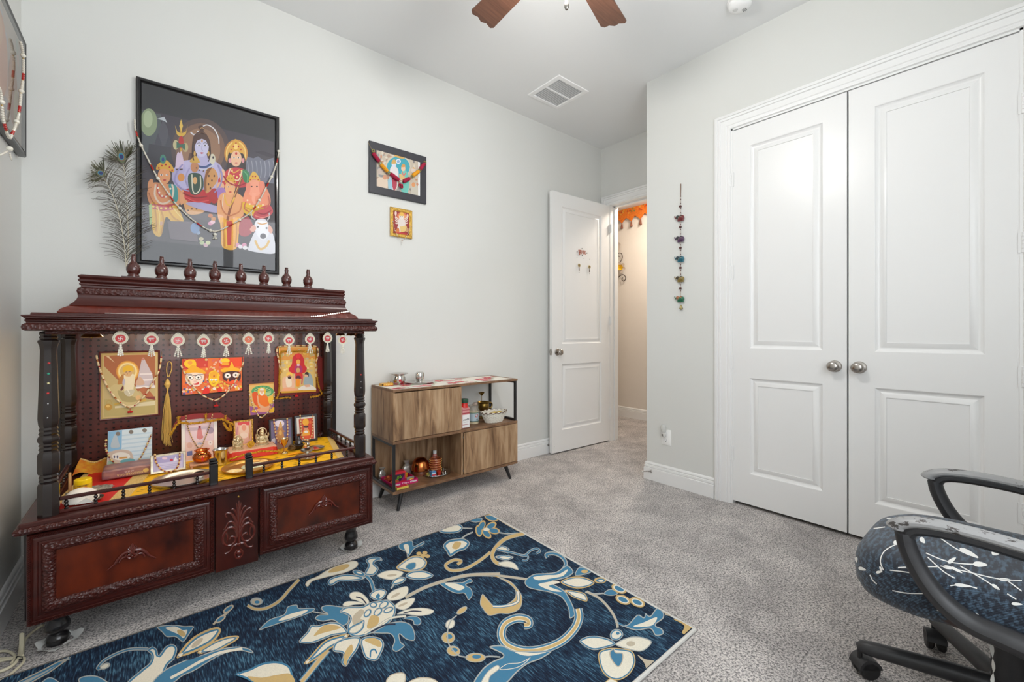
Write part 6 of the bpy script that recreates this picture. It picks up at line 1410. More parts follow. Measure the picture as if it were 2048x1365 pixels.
r_ = lath('steel_pot', 'small round steel pot covered with a flat plate', 'pot', (p[0]-.005, p[1]-.01, ZT), [('pot', [(0, 0), (.024, 0), (.036, .010), (.043, .028), (.043, .044), (.038, .056), (.036, .062), (.040, .066), (.040, .0675), (.034, .066), (0, .060)], steel)])
part('tilak_spot', MB().lathe([(0, 0), (.009, 0), (.009, .001), (0, .0012)], (p[0]-.018, p[1]-.0525, ZT+.030), 14, (-.3, -.95, 0)), M('red_paste', (170, 50, 56), .6), r_)
lath('steel_plate', 'small flat steel plate lying on the steel pot', 'plate', (p[0]-.005, p[1]-.01, ZT+.068), [('plate', [(0, 0), (.045, 0), (.062, .006), (.064, .008), (.062, .009), (.045, .004), (0, .003)], steel)])
p = np.array([1.428, 2.705, ZT+.0006])
lath('steel_plate', 'wide steel plate under the upturned tumbler', 'plate', (p[0], p[1]-.005, ZT), [('plate', [(0, 0), (.075, 0), (.100, .007), (.103, .011), (.100, .011), (.074, .004), (0, .003)], steel)])
lath('steel_tumbler', 'upturned steel tumbler on the wide steel plate', 'tumbler', (p[0], p[1]-.005, ZT+.004), [('cup', [(0, .074), (.020, .074), (.027, .070), (.031, .058), (.031, .035), (.026, .008), (.030, .001), (.031, 0), (.029, 0), (.024, .008), (0, .060)], steel)])
ZM = .4465
# spice bottle with label
a = onz(931, 852, ZM)
def spice():
    x, y = 1.695, 2.548; r = thing('spice_bottle', 'white and red spice bottle with green cap beside the upper door', 'bottle', (x, y, ZM))
    part('body', MB().box(x-.034, x+.034, y-.024, y+.024, ZM, ZM+.150, .007), M('bottle_pink', (214, 150, 146), .35), r)
    L_ = MB(); L_.col = C(240, 238, 236); L_._add([(x-.030, y-.0246, ZM+.006), (x+.030, y-.0246, ZM+.006), (x+.030, y-.0246, ZM+.096), (x-.030, y-.0246, ZM+.096)], [(0, 1, 2, 3)]); L_.col = C(170, 40, 60)
    for z0, h in ((.026, .003), (.104, .006), (.128, .004)): L_._add([(x-.030, y-.0249, ZM+z0), (x+.030, y-.0249, ZM+z0), (x+.030, y-.0249, ZM+z0+h), (x-.030, y-.0249, ZM+z0+h)], [(0, 1, 2, 3)])
    L_.col = C(56, 58, 64)
    for k, (u0, h) in enumerate(((-.024, .009), (-.016, .010), (-.008, .010), (.000, .010), (.008, .016), (.017, .017))): L_.tube([(x+u0, y-.0252, ZM+.056), (x+u0+.001, y-.0252, ZM+.056+h), (x+u0+.006, y-.0252, ZM+.056+h*.7), (x+u0+.006, y-.0252, ZM+.057)], .0011, 4)
    for k in range(4): L_.tube([(x-.020+.010*k, y-.0252, ZM+.044), (x-.013+.010*k, y-.0252, ZM+.046)], .001, 4)
    part('label', L_, attrm, r, attr=True, smooth=False)
    part('shoulder', MB().lathe([(.030, .146), (.026, .158), (.025, .182), (0, .182)], (x, y, ZM), 20), M('bottle_red', (206, 36, 30), .35), r)
    part('cap', MB().lathe([(0, .180), (.029, .180), (.030, .184), (.030, .202), (.027, .206), (0, .206)], (x, y, ZM), 24), M('cap_green', (36, 74, 54), .4), r)
    lath('dark_spoon_jar', 'dark thin bottle behind the spice bottle', 'bottle', (1.672, 2.610, ZM), [('glass', [(0, 0), (.014, 0), (.014, .17), (.008, .185), (.008, .212), (0, .213)], M('dark_bottle', (40, 32, 30), .2))])
spice()
def jar():
    x, y = 1.832, 2.630; K = .76; r = thing('plastic_jar', 'clear jar with red badge and cream powder next to the basket', 'jar', (x, y, ZM))
    part('powder', MB().lathe([(a*K, b*K) for a, b in [(0, .002), (.049, .002), (.050, .02), (.050, .120), (0, .122)]], (x, y, ZM), 28), M('cream_powder', (226, 212, 172), .8), r)
    part('wall', MB().lathe([(a*K, b*K) for a, b in [(0, 0), (.050, 0), (.053, .006), (.053, .138), (.048, .150), (.048, .160), (.051, .162), (.051, .176), (.046, .180), (0, .180)]], (x, y, ZM), 28), M('jar_plastic', (235, 230, 222), .06, trans=.7, alpha=.45), r)
    L_ = MB(); L_.col = C(168, 186, 196); f = lambda t, z, R=.0536: (x+R*K*math.sin(t), y-R*K*math.cos(t), ZM+z*K)
    for i in range(14):
        t0, t1 = -1.25+i*.18, -1.25+(i+1)*.18
        for z0, z1, c_ in ((.022, .032, (90, 110, 96)), (.032, .105, (176, 194, 202)), (.105, .112, (92, 120, 96))): L_.col = C(c_); L_._add([f(t0, z0), f(t1, z0), f(t1, z1), f(t0, z1)], [(0, 1, 2, 3)])
    L_.col = C(196, 56, 44); P = []
    for i in range(16): t = 2*PI*i/16; P.append(f(.02+.32*math.cos(t), .082+.016*math.sin(t), .0542))
    L_.poly(P); L_.col = C(226, 206, 196); L_.poly([f(.02+.24*math.cos(2*PI*i/12), .082+.0045*math.sin(2*PI*i/12), .0546) for i in range(12)])
    for k in range(5): L_.col = C(96, 110, 120); L_._add([f(-.1+.11*k, .040, .0542), f(-.02+.11*k, .040, .0542), f(-.02+.11*k, .048, .0542), f(-.1+.11*k, .048, .0542)], [(0, 1, 2, 3)])
    part('label', L_, attrm, r, attr=True, smooth=False)
    part('crumpled_wrap', MB().ball((x+.014, y-.0, ZM+.142), .020, 9, 6, (1, .9, .7)), M('clear_wrap', (226, 204, 190), .12, trans=.4), r)
jar()
def basket():
    cx_, cy_, z = 1.985, 2.580, ZM; r = thing('wicker_basket', 'oval white wicker basket with brown rim', 'basket', (cx_, cy_, z)); wm = M('white_wicker', (232, 228, 216), .55)
    A_, B_ = .106, .070; n = 40; H_ = .070
    mb = MB()
    for k in range(9):
        t = k/8; a, b = A_*(.66+.36*t), B_*(.66+.36*t); q = []
        for i in range(n): th = 2*PI*i/n; w_ = .0024*(1 if (i+k) % 2 else -1); q.append((cx_+(a+w_)*math.cos(th), cy_+(b+w_)*math.sin(th), z+.004+H_*t))
        mb.tube(q, .0045, 6, closed=True)
    part('weave', mb, wm, r, kind='stuff')
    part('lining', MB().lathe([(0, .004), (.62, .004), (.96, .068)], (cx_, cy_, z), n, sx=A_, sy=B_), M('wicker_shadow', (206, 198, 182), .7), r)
    for i in range(20):
        th = 2*PI*i/20; part('stake', MB().tube([(cx_+A_*.65*math.cos(th), cy_+B_*.65*math.sin(th), z+.002), (cx_+A_*1.03*math.cos(th), cy_+B_*1.03*math.sin(th), z+.074)], .0035, 5), wm, r)
    mb = MB(); q = []; q2 = []
    for i in range(48): th = 2*PI*i/48; q.append((cx_+A_*1.06*math.cos(th), cy_+B_*1.06*math.sin(th), z+.076+.003*math.sin(th*16))); q2.append((cx_+A_*1.06*math.cos(th), cy_+B_*1.06*math.sin(th), z+.076-.003*math.sin(th*16)))
    part('rim', MB().tube(q, .0048, 6, closed=True), M('brown_rim', (92, 68, 54), .5), r); part('rim_twist', MB().tube(q2, .0042, 6, closed=True), wm, r)
    ym = M('banana_yellow', (222, 188, 40), .45, noise=(30, (180, 140, 40), .4, None))
    for k, (dx, dy, a, lab) in enumerate(((-.03, -.012, .15, 'yellow packet lying in the basket, leftmost'), (.012, .010, .5, 'yellow packet lying in the basket, middle'), (.045, -.006, -.2, 'yellow packet lying in the basket, rightmost'))):
        q = [(cx_+dx+.035*t*math.cos(a), cy_+dy+.035*t*math.sin(a), z+.052+.012*(1-t*t)) for t in np.linspace(-1, 1, 9)]
        rb = thing('yellow_packet', lab, 'packet', (cx_+dx, cy_+dy, z+.04), 'yellow packets in the basket')
        part('wrapper', MB().tube(q, [.004, .012, .014, .0145, .0145, .0145, .014, .012, .004], 8, flat=(2, .7)), ym, rb); part('dark_end', MB().ball(q[-1], .006, 8, 5), M('dark_wrapper', (70, 44, 36), .4), rb)
basket()
def brass_lamp():
    x, y, z = 2.006, 2.740, ZM; r = thing('brass_oil_lamp', 'brass cup with handle and tall wick stand behind the basket', 'lamp', (x, y, z))
    part('bowl', MB().lathe([(0, 0), (.030, 0), (.030, .006), (.018, .016), (.016, .050), (.034, .064), (.044, .084), (.046, .104), (.042, .116), (.050, .126), (.050, .129), (.040, .120), (.030, .090), (0, .080)], (x, y, z), 28), brass2, r)
    q = [(x+.043, y-.005, z+.118), (x+.068, y-.008, z+.116), (x+.078, y-.01, z+.098), (x+.068, y-.008, z+.076), (x+.043, y-.005, z+.078)]
    part('handle', MB().tube(crom(q, False, 5), .0055, 8), brass2, r)
    part('stem', MB().tube([(x-.018, y, z+.10), (x-.018, y, z+.186)], .0022, 8), brass2, r)
    part('wick_cup', MB().lathe([(0, .178), (.006, .180), (.014, .190), (.022, .202), (.023, .204), (.016, .196), (0, .188)], (x-.018, y, z), 20, rfun=lambda t, h: 1+.12*math.cos(5*t)), brass2, r)
brass_lamp()
# ---- lower shelf
ZL = .1345
def tray():
    s = 11.378; a = onz(740+485/s, 880+1075/s, ZL); b = onz(740+1090/s, 880+965/s, ZL); 
    x0, x1 = 1.163, 1.345; y0, y1 = 2.570, 2.745; h = .026
    r = thing('pink_carton_tray', 'shallow magenta carton tray printed with white script on the lower shelf', 'tray', ((x0+x1)/2, (y0+y1)/2, ZL)); pm = M('magenta_carton', (196, 26, 100), .4); t = .003
    part('bottom', MB().box(x0, x1, y0, y1, ZL, ZL+.002), pm, r)
    for q in ((x0, x1, y0, y0+t), (x0, x1, y1-t, y1), (x0, x0+t, y0+t, y1-t), (x1-t, x1, y0+t, y1-t)): part('side', MB().box(*q, ZL+.002, ZL+h), pm, r)
    L_ = MB(); add_text(L_, 'Diya', (x0+.072, y0-.0003, ZL+.007), (1, 0, 0), (0, 0, 1), .045, .014, (246, 226, 236))
    for u in (.012, .127): L_.col = C(244, 236, 240); L_._add([(x0+u, y0-.0003, ZL+.009), (x0+u+.045, y0-.0003, ZL+.009), (x0+u+.045, y0-.0003, ZL+.018), (x0+u, y0-.0003, ZL+.018)], [(0, 1, 2, 3)]); L_.col = C(150, 30, 84); L_._add([(x0+u+.006, y0-.0006, ZL+.012), (x0+u+.039, y0-.0006, ZL+.012), (x0+u+.039, y0-.0006, ZL+.0145), (x0+u+.006, y0-.0006, ZL+.0145)], [(0, 1, 2, 3)])
    part('printing', L_, attrm, r, attr=True, smooth=False)
    z = ZL+.0022
    bx = thing('photo_box', 'red window box with green and purple print standing in the magenta tray', 'box', (1.240, 2.640, z))
    part('carton', MB().box(1.205, 1.285, 2.630, 2.670, z, z+.072, .001), M('red_carton', (206, 40, 60), .4), bx)
    L_ = MB(); L_.col = C(60, 40, 60); L_._add([(1.211, 2.6297, z+.010), (1.279, 2.6297, z+.010), (1.279, 2.6297, z+.056), (1.211, 2.6297, z+.056)], [(0, 1, 2, 3)]); L_.col = C(110, 160, 50)
    for k in range(6): L_.poly([(1.240+.012*math.cos(k)+.007*math.cos(2*PI*i/8), 2.6293, z+.034+.009*math.sin(k*1.7)+.006*math.sin(2*PI*i/8)) for i in range(8)])
    L_.col = C(150, 40, 110); L_._add([(1.252, 2.6290, z+.012), (1.278, 2.6290, z+.012), (1.278, 2.6290, z+.044)], [(0, 1, 2)])
    part('window_print', L_, attrm, bx, attr=True, smooth=False)
    for k, (x, y, lab) in enumerate(((1.200, 2.705, 'orange clay lamp at the left of the magenta tray'), (1.198, 2.606, 'orange clay lamp at the front of the magenta tray'))):
        lr = thing('clay_lamp', lab, 'clay lamp', (x, y, z), 'clay lamps in the magenta tray')
        part('bowl', MB().lathe([(0, 0), (.014, 0), (.026, .012), (.029, .022), (.026, .024), (.018, .012), (0, .008)], (x, y, z), 18, rfun=lambda t, h: 1+.08*math.cos(6*t)), M('terracotta', (186, 84, 44), .7, noise=(60, (140, 56, 30), .6, None)), lr)
        part('ornament', MB().ball((x, y, z+.026), .014, 8, 6, (1, 1, .8)), M('terracotta_light', (206, 104, 56), .7, bump=(160, 1, 'voronoi', None)), lr)
    yl = thing('candle_holder', 'small yellow glass candle at the back of the magenta tray', 'candle', (1.312, 2.700, z))
    part('cup', MB().lathe([(0, 0), (.020, 0), (.022, .030), (.019, .034), (0, .032)], (1.312, 2.700, z), 10), M('amber_glass', (226, 160, 40), .15, coat=.4), yl)
    am = thing('amber_trinket', 'amber trinket on silver card in the front of the magenta tray', 'trinket', (1.312, 2.610, z))
    part('card', MB().box(1.282, 1.336, 2.604, 2.608, z, z+.032, .001), M('silver_card', (170, 166, 160), .3, .4), am); part('gem', MB().ball((1.312, 2.596, z+.014), .013, 8, 6, (1.3, .5, .8)), M('amber_glass', (226, 160, 40), .15, coat=.4), am)
    fo = thing('foil_bundle', 'crumpled clear foil bundle behind the magenta tray', 'foil', (1.368, 2.778, ZL)); random.seed(8); mb = MB()
    mb.lathe([(0, 0), (.03, .002), (.036, .03), (.024, .055), (.012, .07), (.022, .09), (0, .092)], (1.368, 2.778, ZL), 12, rfun=lambda t, h: 1+.22*math.sin(5*t+h*300)); part('wrap', mb, M('crinkled_foil', (206, 204, 198), .18, .6), fo)
    fo = thing('foil_bundle', 'crumpled clear foil bundle in the left corner of the lower shelf', 'foil', (1.190, 2.785, ZL)); mb = MB()
    mb.lathe([(0, 0), (.02, .002), (.024, .03), (.015, .05), (.01, .06), (.018, .075), (0, .077)], (1.190, 2.785, ZL), 12, rfun=lambda t, h: 1+.22*math.sin(5*t+h*300)); part('wrap', mb, M('crinkled_foil'), fo)
    yb = thing('small_box', 'small yellow matchbox at the front edge of the lower shelf', 'box', (1.215, 2.530, ZL))
    part('carton', MB().box(1.172, 1.252, 2.516, 2.548, ZL, ZL+.014, .001), M('yellow_carton', (214, 190, 84), .5), yb); part('red_end', MB().box(1.178, 1.246, 2.519, 2.545, ZL+.0141, ZL+.0152), M('red_carton'), yb)
tray()
cb = (1.432, 2.700, ZL)
def bowl():
    r = thing('copper_bowl', 'upturned copper bowl on a wooden ring on the lower shelf', 'bowl', cb)
    part('ring_foot', MB().lathe([(0, 0), (.050, 0), (.052, .020), (.047, .030), (.050, .034), (0, .034)], cb, 28), M('reddish_wood', (120, 66, 42), .35), r)
    part('bowl', MB().lathe([(.062, .034), (.064, .037), (.062, .060), (.055, .088), (.040, .108), (.022, .116), (0, .118)], cb, 32), copper, r)
bowl()
# oval steel platter with its small things
def platter():
    c_ = (1.528, 2.640, ZL); r = thing('steel_platter', 'oval steel platter on the lower shelf', 'platter', c_)
    part('dish', MB().lathe([(0, .001), (.80, .001), (.96, .008), (1.0, .010), (.99, .012), (.95, .010), (.80, .004), (0, .003)], c_, 40, sx=.105, sy=.088), steel, r)
    z = ZL+.0125; random.seed(12)
    x, y = 1.528, 2.660
    for k in range(6):
        b = thing('bangle', ('red and gold bangle, '+('lowest', 'second from the bottom', 'third from the bottom', 'third from the top', 'second from the top', 'topmost')[k]+' of the stack on the steel platter'), 'bangle', (x, y, z+k*.0155), 'stacked red bangles')
        dx, dy = random.uniform(-.003, .003), random.uniform(-.002, .002)
        q = [(x+dx+.036*math.cos(2*PI*i/28), y+dy+.036*math.sin(2*PI*i/28), z+.0075+k*.0155) for i in range(28)]
        part('ring', MB().tube(q, .0072, 8, closed=True), M('red_lac', (150, 46, 34), .25, noise=(300, (214, 150, 90), .5, None)), b)
        mb = MB()
        for i in range(24): t = 2*PI*i/24; mb.ball((x+dx+.0432*math.cos(t), y+dy+.0432*math.sin(t), z+.0075+k*.0155), .0018, 5, 4)
        part('gold_studs', mb, gold_m, b, kind='stuff')
    bt = thing('small_bottle', 'pink bottle with white cap behind the bangles', 'bottle', (1.590, 2.778, ZL+.0005))
    bt.location = (1.590, 2.778, ZL); ROOT_LOC[bt.name] = (1.590, 2.778, ZL)
    part('body', MB().lathe([(0, 0), (.017, 0), (.018, .004), (.018, .085), (.012, .098), (.010, .102), (0, .102)], (1.590, 2.778, ZL), 18), M('pink_liquid', (206, 130, 120), .2), bt); part('cap', MB().lathe([(0, .100), (.0135, .100), (.0135, .122), (0, .123)], (1.590, 2.778, ZL), 16), M('white_plastic'), bt)
    x, y = 1.470, 2.590; bx = thing('small_carton', 'small blue and red carton on the steel platter', 'carton', (x, y, z-.006)); zz = z-.0085
    part('carton', MB().box(x-.018, x+.018, y-.012, y+.020, zz, zz+.038, .001), M('blue_carton', (86, 140, 190), .45), bx)
    L_ = MB()
    for z0, h, c2 in ((.008, .010, (196, 60, 70)), (.020, .007, (226, 232, 240)), (.003, .003, (226, 232, 240))): L_.col = C(c2); L_._add([(x-.016, y-.0124, zz+z0), (x+.016, y-.0124, zz+z0), (x+.016, y-.0124, zz+z0+h), (x-.016, y-.0124, zz+z0+h)], [(0, 1, 2, 3)]); L_._add([(x+.0184, y-.010, zz+z0), (x+.0184, y+.018, zz+z0), (x+.0184, y+.018, zz+z0+h), (x+.0184, y-.010, zz+z0+h)], [(0, 1, 2, 3)])
    part('printing', L_, attrm, bx, attr=True, smooth=False); part('foil_top', MB().ball((x-.004, y, zz+.040), .010, 8, 5, (1, 1, .5)), M('crinkled_foil'), bx)
    gp = thing('green_packet', 'green and gold incense packet on the steel platter', 'packet', (1.448, 2.610, z-.008)); part('packet', MB().box(1.430, 1.464, 2.604, 2.622, zz+.001, zz+.026, .003), M('green_packet_print', (60, 84, 50), .4, noise=(60, (206, 160, 70), .8, None)), gp)
    cu = lath('red_cup', 'small red glass cup on the steel platter', 'cup', (1.515, 2.590, zz), [('cup', [(0, 0), (.012, 0), (.014, .004), (.016, .030), (.014, .030), (.011, .006), (0, .005)], M('red_glass', (176, 50, 34), .12, coat=.3))])
    for k, (x, y) in enumerate(((1.548, 2.592), (1.575, 2.606), (1.590, 2.632), (1.592, 2.660))): lath('silver_trinket', ('tiny silver trinket cup on the steel platter, '+('beside the red cup', 'second from the red cup', 'third from the red cup', 'rearmost')[k]), 'trinket', (x, y, zz), [('cup', [(0, 0), (.007, 0), (.009, .010), (.005, .014), (.008, .020), (0, .021)], silver)], 'silver trinkets on the platter')
platter()
# ------------------------------------------------------------------ cloths on the shrine floor
ZS = .4865
def cloths():
    ym = bpy.data.materials.new('yellow_ikat'); ym.use_nodes = True; nt = ym.node_tree; N = nt.nodes; L = nt.links; b = N['Principled BSDF']
    tc = N.new('ShaderNodeTexCoord'); mp = N.new('ShaderNodeMapping'); mp.inputs['Scale'].default_value = (20, 95, 1); L.new(tc.outputs['Object'], mp.inputs[0])
    v = N.new('ShaderNodeTexVoronoi'); v.inputs['Scale'].default_value = 1; v.inputs['Randomness'].default_value = .55; L.new(mp.outputs[0], v.inputs['Vector'])
    r = N.new('ShaderNodeValToRGB'); e = r.color_ramp.elements; e[0].position = .20; e[0].color = C(70, 52, 22); e[1].position = .30; e[1].color = C(244, 188, 16); L.new(v.outputs['Distance'], r.inputs[0]); L.new(r.outputs[0], b.inputs['Base Color']); b.inputs['Roughness'].default_value = .6
    zz = lambda x, y: ZS+.0022+.0009*math.sin(31*x+5*y)+.0007*math.sin(23*y-11*x)
    def sheet(name, label, x0, x1, y0, y1, mat, dz, border, sk=0.0):
        r_ = thing(name, label, 'cloth', ((x0+x1)/2, (y0+y1)/2, ZS))
        def g(a0, a1, b0, b1, lift, nm, m):
            mb = MB(); f = lambda a, b_: (x0+(x1-x0)*(a0+(a1-a0)*a)+sk*(b0+(b1-b0)*b_-.5), y0+(y1-y0)*(b0+(b1-b0)*b_), 0)
            def top(a, b_): q = f(a, b_); return (q[0], q[1], zz(q[0], q[1])+dz+lift)
            mb.grid(top, 40, 16); part(nm, mb, m, r_)
        g(0, 1, 0, 1, 0, 'cloth', mat)
        gb = M('gold_brocade', (214, 176, 96), .5, noise=(240, (250, 226, 160), .7, None), bump=(220, .8, 'voronoi', None))
        for k in border: g(*k, .0009, 'brocade_border', gb)
    sheet('yellow_cloth', 'yellow cloth with black dashes and gold border on the shrine floor', -.075, .795, 2.212, 2.735, ym, .0004, [(0, .065, 0, 1), (.965, 1, 0, 1)], .10)
    sheet('red_cloth', 'red cloth with gold edge at the left of the shrine floor', -.262, -.055, 2.215, 2.735, M('red_satin', (206, 26, 22), .5), -.0009, [(0, .10, 0, 1), (0, .9, .93, 1)], .06)
    r_ = thing('folded_cloth', 'gold and red folded cloth at the back left corner of the shrine', 'cloth', (-.185, 2.66, ZS))
    def fo(a, b_): return (-.270+.15*a+.02*b_, 2.685+.055*b_, ZS+.006+.050*b_*(1-.35*a)+.010*math.sin(9*a+2*b_))
    part('fold', MB().grid(fo, 24, 8), M('gold_red_cloth', (214, 166, 40), .5, noise=(40, (196, 60, 24), .9, None)), r_); part('border', MB().tube([fo(t, 1) for t in np.linspace(0, 1, 14)], .004, 6), M('gold_brocade'), r_)
cloths()
zf = ZS+.0052
def platef(name, label, cat, x, y, R, m, z=zf, h=.012, group=None, rim=.012):
    r_ = thing(name, label, cat, (x, y, z), group); part('dish', MB().lathe([(0, 0), (R-rim, 0), (R-.003, h*.75), (R, h), (R, h+.0015), (R-.004, h), (R-rim-.002, .003), (0, .002)], (x, y, z), 40), m, r_); return r_
# large steel tray with small bowls
x, y = .105, 2.300
platef('steel_thali', 'large round steel tray at the front of the shrine', 'tray', x, y, .112, M('satin_steel', (214, 212, 208), .33, 1.0), h=.014)
lath('steel_bowl', 'small steel bowl standing in the large steel tray', 'bowl', (x+.050, y+.004, zf+.0035), [('bowl', [(0, 0), (.018, 0), (.019, .002), (.019, .020), (.0175, .020), (.017, .003), (0, .003)], steel)])
# food tray
x, y = .345, 2.320
platef('brass_thali', 'round brass-rimmed tray of offerings between the two gate posts', 'tray', x, y, .108, M('rim_brass', (214, 172, 104), .38, 1.0), h=.012)
def offering(label, dx, dy, rx, ry, h, c1, c2, seed):
    random.seed(seed); r_ = thing('offering', label, 'offering', (x+dx, y+dy, zf+.003), 'offerings on the brass tray')
    part('mound', MB().lathe([(0, 0), (1, 0), (.96, .3), (.7, .75), (.35, .96), (0, 1)], (x+dx, y+dy, zf+.003), 18, sx=1, sy=1), M('offering_%d' % seed, c1, .8, noise=(90, c2, .8, None)), r_)
    o = r_.children[0]; me = o.data
    for v in me.vertices: v.co.x *= rx; v.co.y *= ry; v.co.z *= h
offering('white and yellow sweet at the left of the brass tray', -.062, -.028, .034, .024, .010, (240, 228, 190), (232, 190, 80), 31)
offering('white petals heaped in the middle of the brass tray', .020, .010, .050, .040, .012, (238, 236, 214), (190, 200, 150), 32)
offering('orange sweet at the back of the brass tray', .066, .040, .022, .020, .014, (236, 180, 96), (244, 214, 150), 33)
# silver stand, plates, goblet, lamps at the right
x, y = .600, 2.330
platef('silver_plate', 'silver plate under the footed silver bowl', 'plate', x+.004, y, .062, silver, h=.006)
lath('silver_compote', 'footed silver bowl on a silver plate at the right of the shrine', 'bowl', (x, y, zf+.004), [('bowl', [(0, 0), (.016, 0), (.016, .003), (.007, .008), (.006, .016), (.016, .022), (.030, .032), (.033, .036), (.030, .035), (.016, .026), (0, .024)], silver)])
x, y = .676, 2.470
platef('silver_plate', 'silver plate with red bits beside the yellow cloth border', 'plate', x, y, .048, silver, h=.007)
for k, (dx, dy, c_) in enumerate(((-.018, -.008, (196, 60, 50)), (.010, -.012, (206, 80, 60)), (.004, .014, (176, 50, 40)))):
    r_ = thing('kumkum_heap', ('red powder heap on the silver plate, '+('leftmost', 'front', 'rear')[k]), 'powder', (x+dx, y+dy, zf+.003), 'powder heaps'); part('heap', MB().lathe([(0, .007), (.006, .005), (.012, 0)], (x+dx, y+dy, zf+.002), 12), M('kumkum_%d' % k, c_, .9), r_)
lath('silver_cup', 'little silver cup with handle behind the silver plate', 'cup', (.655, 2.535, zf), [('cup', [(0, 0), (.012, 0), (.014, .006), (.014, .020), (.016, .026), (.013, .026), (.011, .006), (0, .005)], silver)])
lath('brass_goblet', 'slim silver-brass goblet in front of the purple framed picture', 'goblet', (.530, 2.488, zf), [('stem', [(0, 0), (.017, 0), (.015, .004), (.004, .010), (.0032, .034), (.008, .040), (.018, .058), (.021, .076), (.019, .076), (.014, .058), (0, .046)], M('goblet_metal', (206, 180, 140), .2, 1.0))])
def lampset():
    x, y = .617, 2.560; r_ = thing('dark_lamp', 'dark metal oil lamp with bottle-shaped glass left of the red picture', 'lamp', (x, y, zf)); dk = M('dark_bronze', (52, 44, 40), .3, .6)
    part('bowl', MB().lathe([(0, 0), (.018, 0), (.026, .010), (.030, .022), (.027, .026), (.020, .018), (0, .014)], (x-.012, y-.03, zf), 22), dk, r_)
    part('flask', MB().lathe([(0, 0), (.018, 0), (.021, .014), (.018, .034), (.010, .046), (.0075, .052), (.0075, .066), (.011, .068), (.011, .070), (0, .070)], (x, y, zf), 22), M('smoke_glass', (58, 50, 50), .08, coat=.5), r_)
    part('copper_rim', MB().lathe([(.0108, .066), (.0122, .068), (.0122, .071), (.0095, .072)], (x, y, zf), 18), copper, r_)
    r_ = thing('serpent_figurine', 'coiled pale brass figurine beside the dark lamp', 'figurine', (.575, 2.520, zf))
    q = [(.575+.020*(1-.09*i/6)*math.cos(i*.7), 2.520+.016*math.sin(i*.7), zf+.004+.0009*i) for i in range(28)]
    part('coil', MB().tube(q, [.0048]*22+[.0042, .004, .0036, .003, .0026, .002], 8), M('antique_brass', (120, 100, 70), .35, .8), r_)
    r_ = thing('clay_figurine', 'tiny orange and gold figurine right of the dark lamp', 'figurine', (.628, 2.470, zf)); mb = MB()
    mb.col = C(206, 120, 70); mb.lathe([(0, 0), (.009, 0), (.010, .012), (.006, .020), (0, .021)], (.628, 2.470, zf), 12); mb.col = C(226, 180, 120); mb.ball((.628, 2.470, zf+.026), .007, 10, 7); mb.col = C(206, 160, 60); mb.lathe([(.006, .030), (.004, .036), (0, .040)], (.628, 2.470, zf), 10)
    part('figure', mb, M('painted_figure', (255, 255, 255), .4, attr=True), r_, attr=True)
    r_ = thing('orange_cloth', 'folded orange cloth strip before the dark lamp', 'cloth', (.57, 2.44, zf))
    part('fold', MB().grid(lambda a, b: (.535+.10*a, 2.425+.03*b+.012*a, zf+.004*math.sin(PI*b)*(1+.4*math.sin(7*a))+.0006), 14, 7), M('orange_satin', (240, 160, 14), .5), r_)
lampset()
# copper pot on a little wooden stool, steel tumbler
def stool():
    x, y = .178, 2.500; r_ = thing('small_wooden_stool', 'tiny pale wooden stool under the copper pot', 'stool', (x, y, zf)); m = M('pale_pink_wood', (196, 140, 110), .5, noise=(60, (230, 190, 150), .6, None))
    part('top', MB().box(x-.046, x+.046, y-.030, y+.030, zf+.010, zf+.018, .002), m, r_)
    for dx in (-.038, .038):
        for dy in (-.022, .022): part('leg', MB().tube([(x+dx, y+dy, zf+.0), (x+dx, y+dy, zf+.011)], .005, 8), m, r_)
    r_ = lath('copper_pot', 'round copper pot with a red mark on a tiny wooden stool', 'pot', (x+.002, y, zf+.0182), [('pot', [(0, 0), (.018, 0), (.030, .008), (.037, .020), (.037, .030), (.030, .042), (.024, .047), (.023, .052), (.030, .057), (.031, .059), (.024, .056), (.021, .048), (0, .040)], M('bright_copper', (214, 122, 66), .16, 1.0))])
    pr = Print(lambda a, b: (x+.002+a, y-math.sqrt(max(1e-6, .0378**2-a*a)), zf+.0182+.024+b), (0, -1, 0), .0002); pr.poly([(0, .012), (.005, .002), (.004, -.008), (0, -.012), (-.004, -.008), (-.005, .002)], (206, 40, 20), True)
    part('tilak_mark', pr.mb, M('sticker'), r_, attr=True, smooth=False)
    lath('steel_tumbler', 'tall steel tumbler between the copper pot and the red box', 'tumbler', (.250, 2.470, zf), [('cup', [(0, 0), (.026, 0), (.0275, .002), (.029, .060), (.032, .070), (.0335, .073), (.031, .074), (.027, .060), (.025, .004), (0, .004)], steel)])
stool()
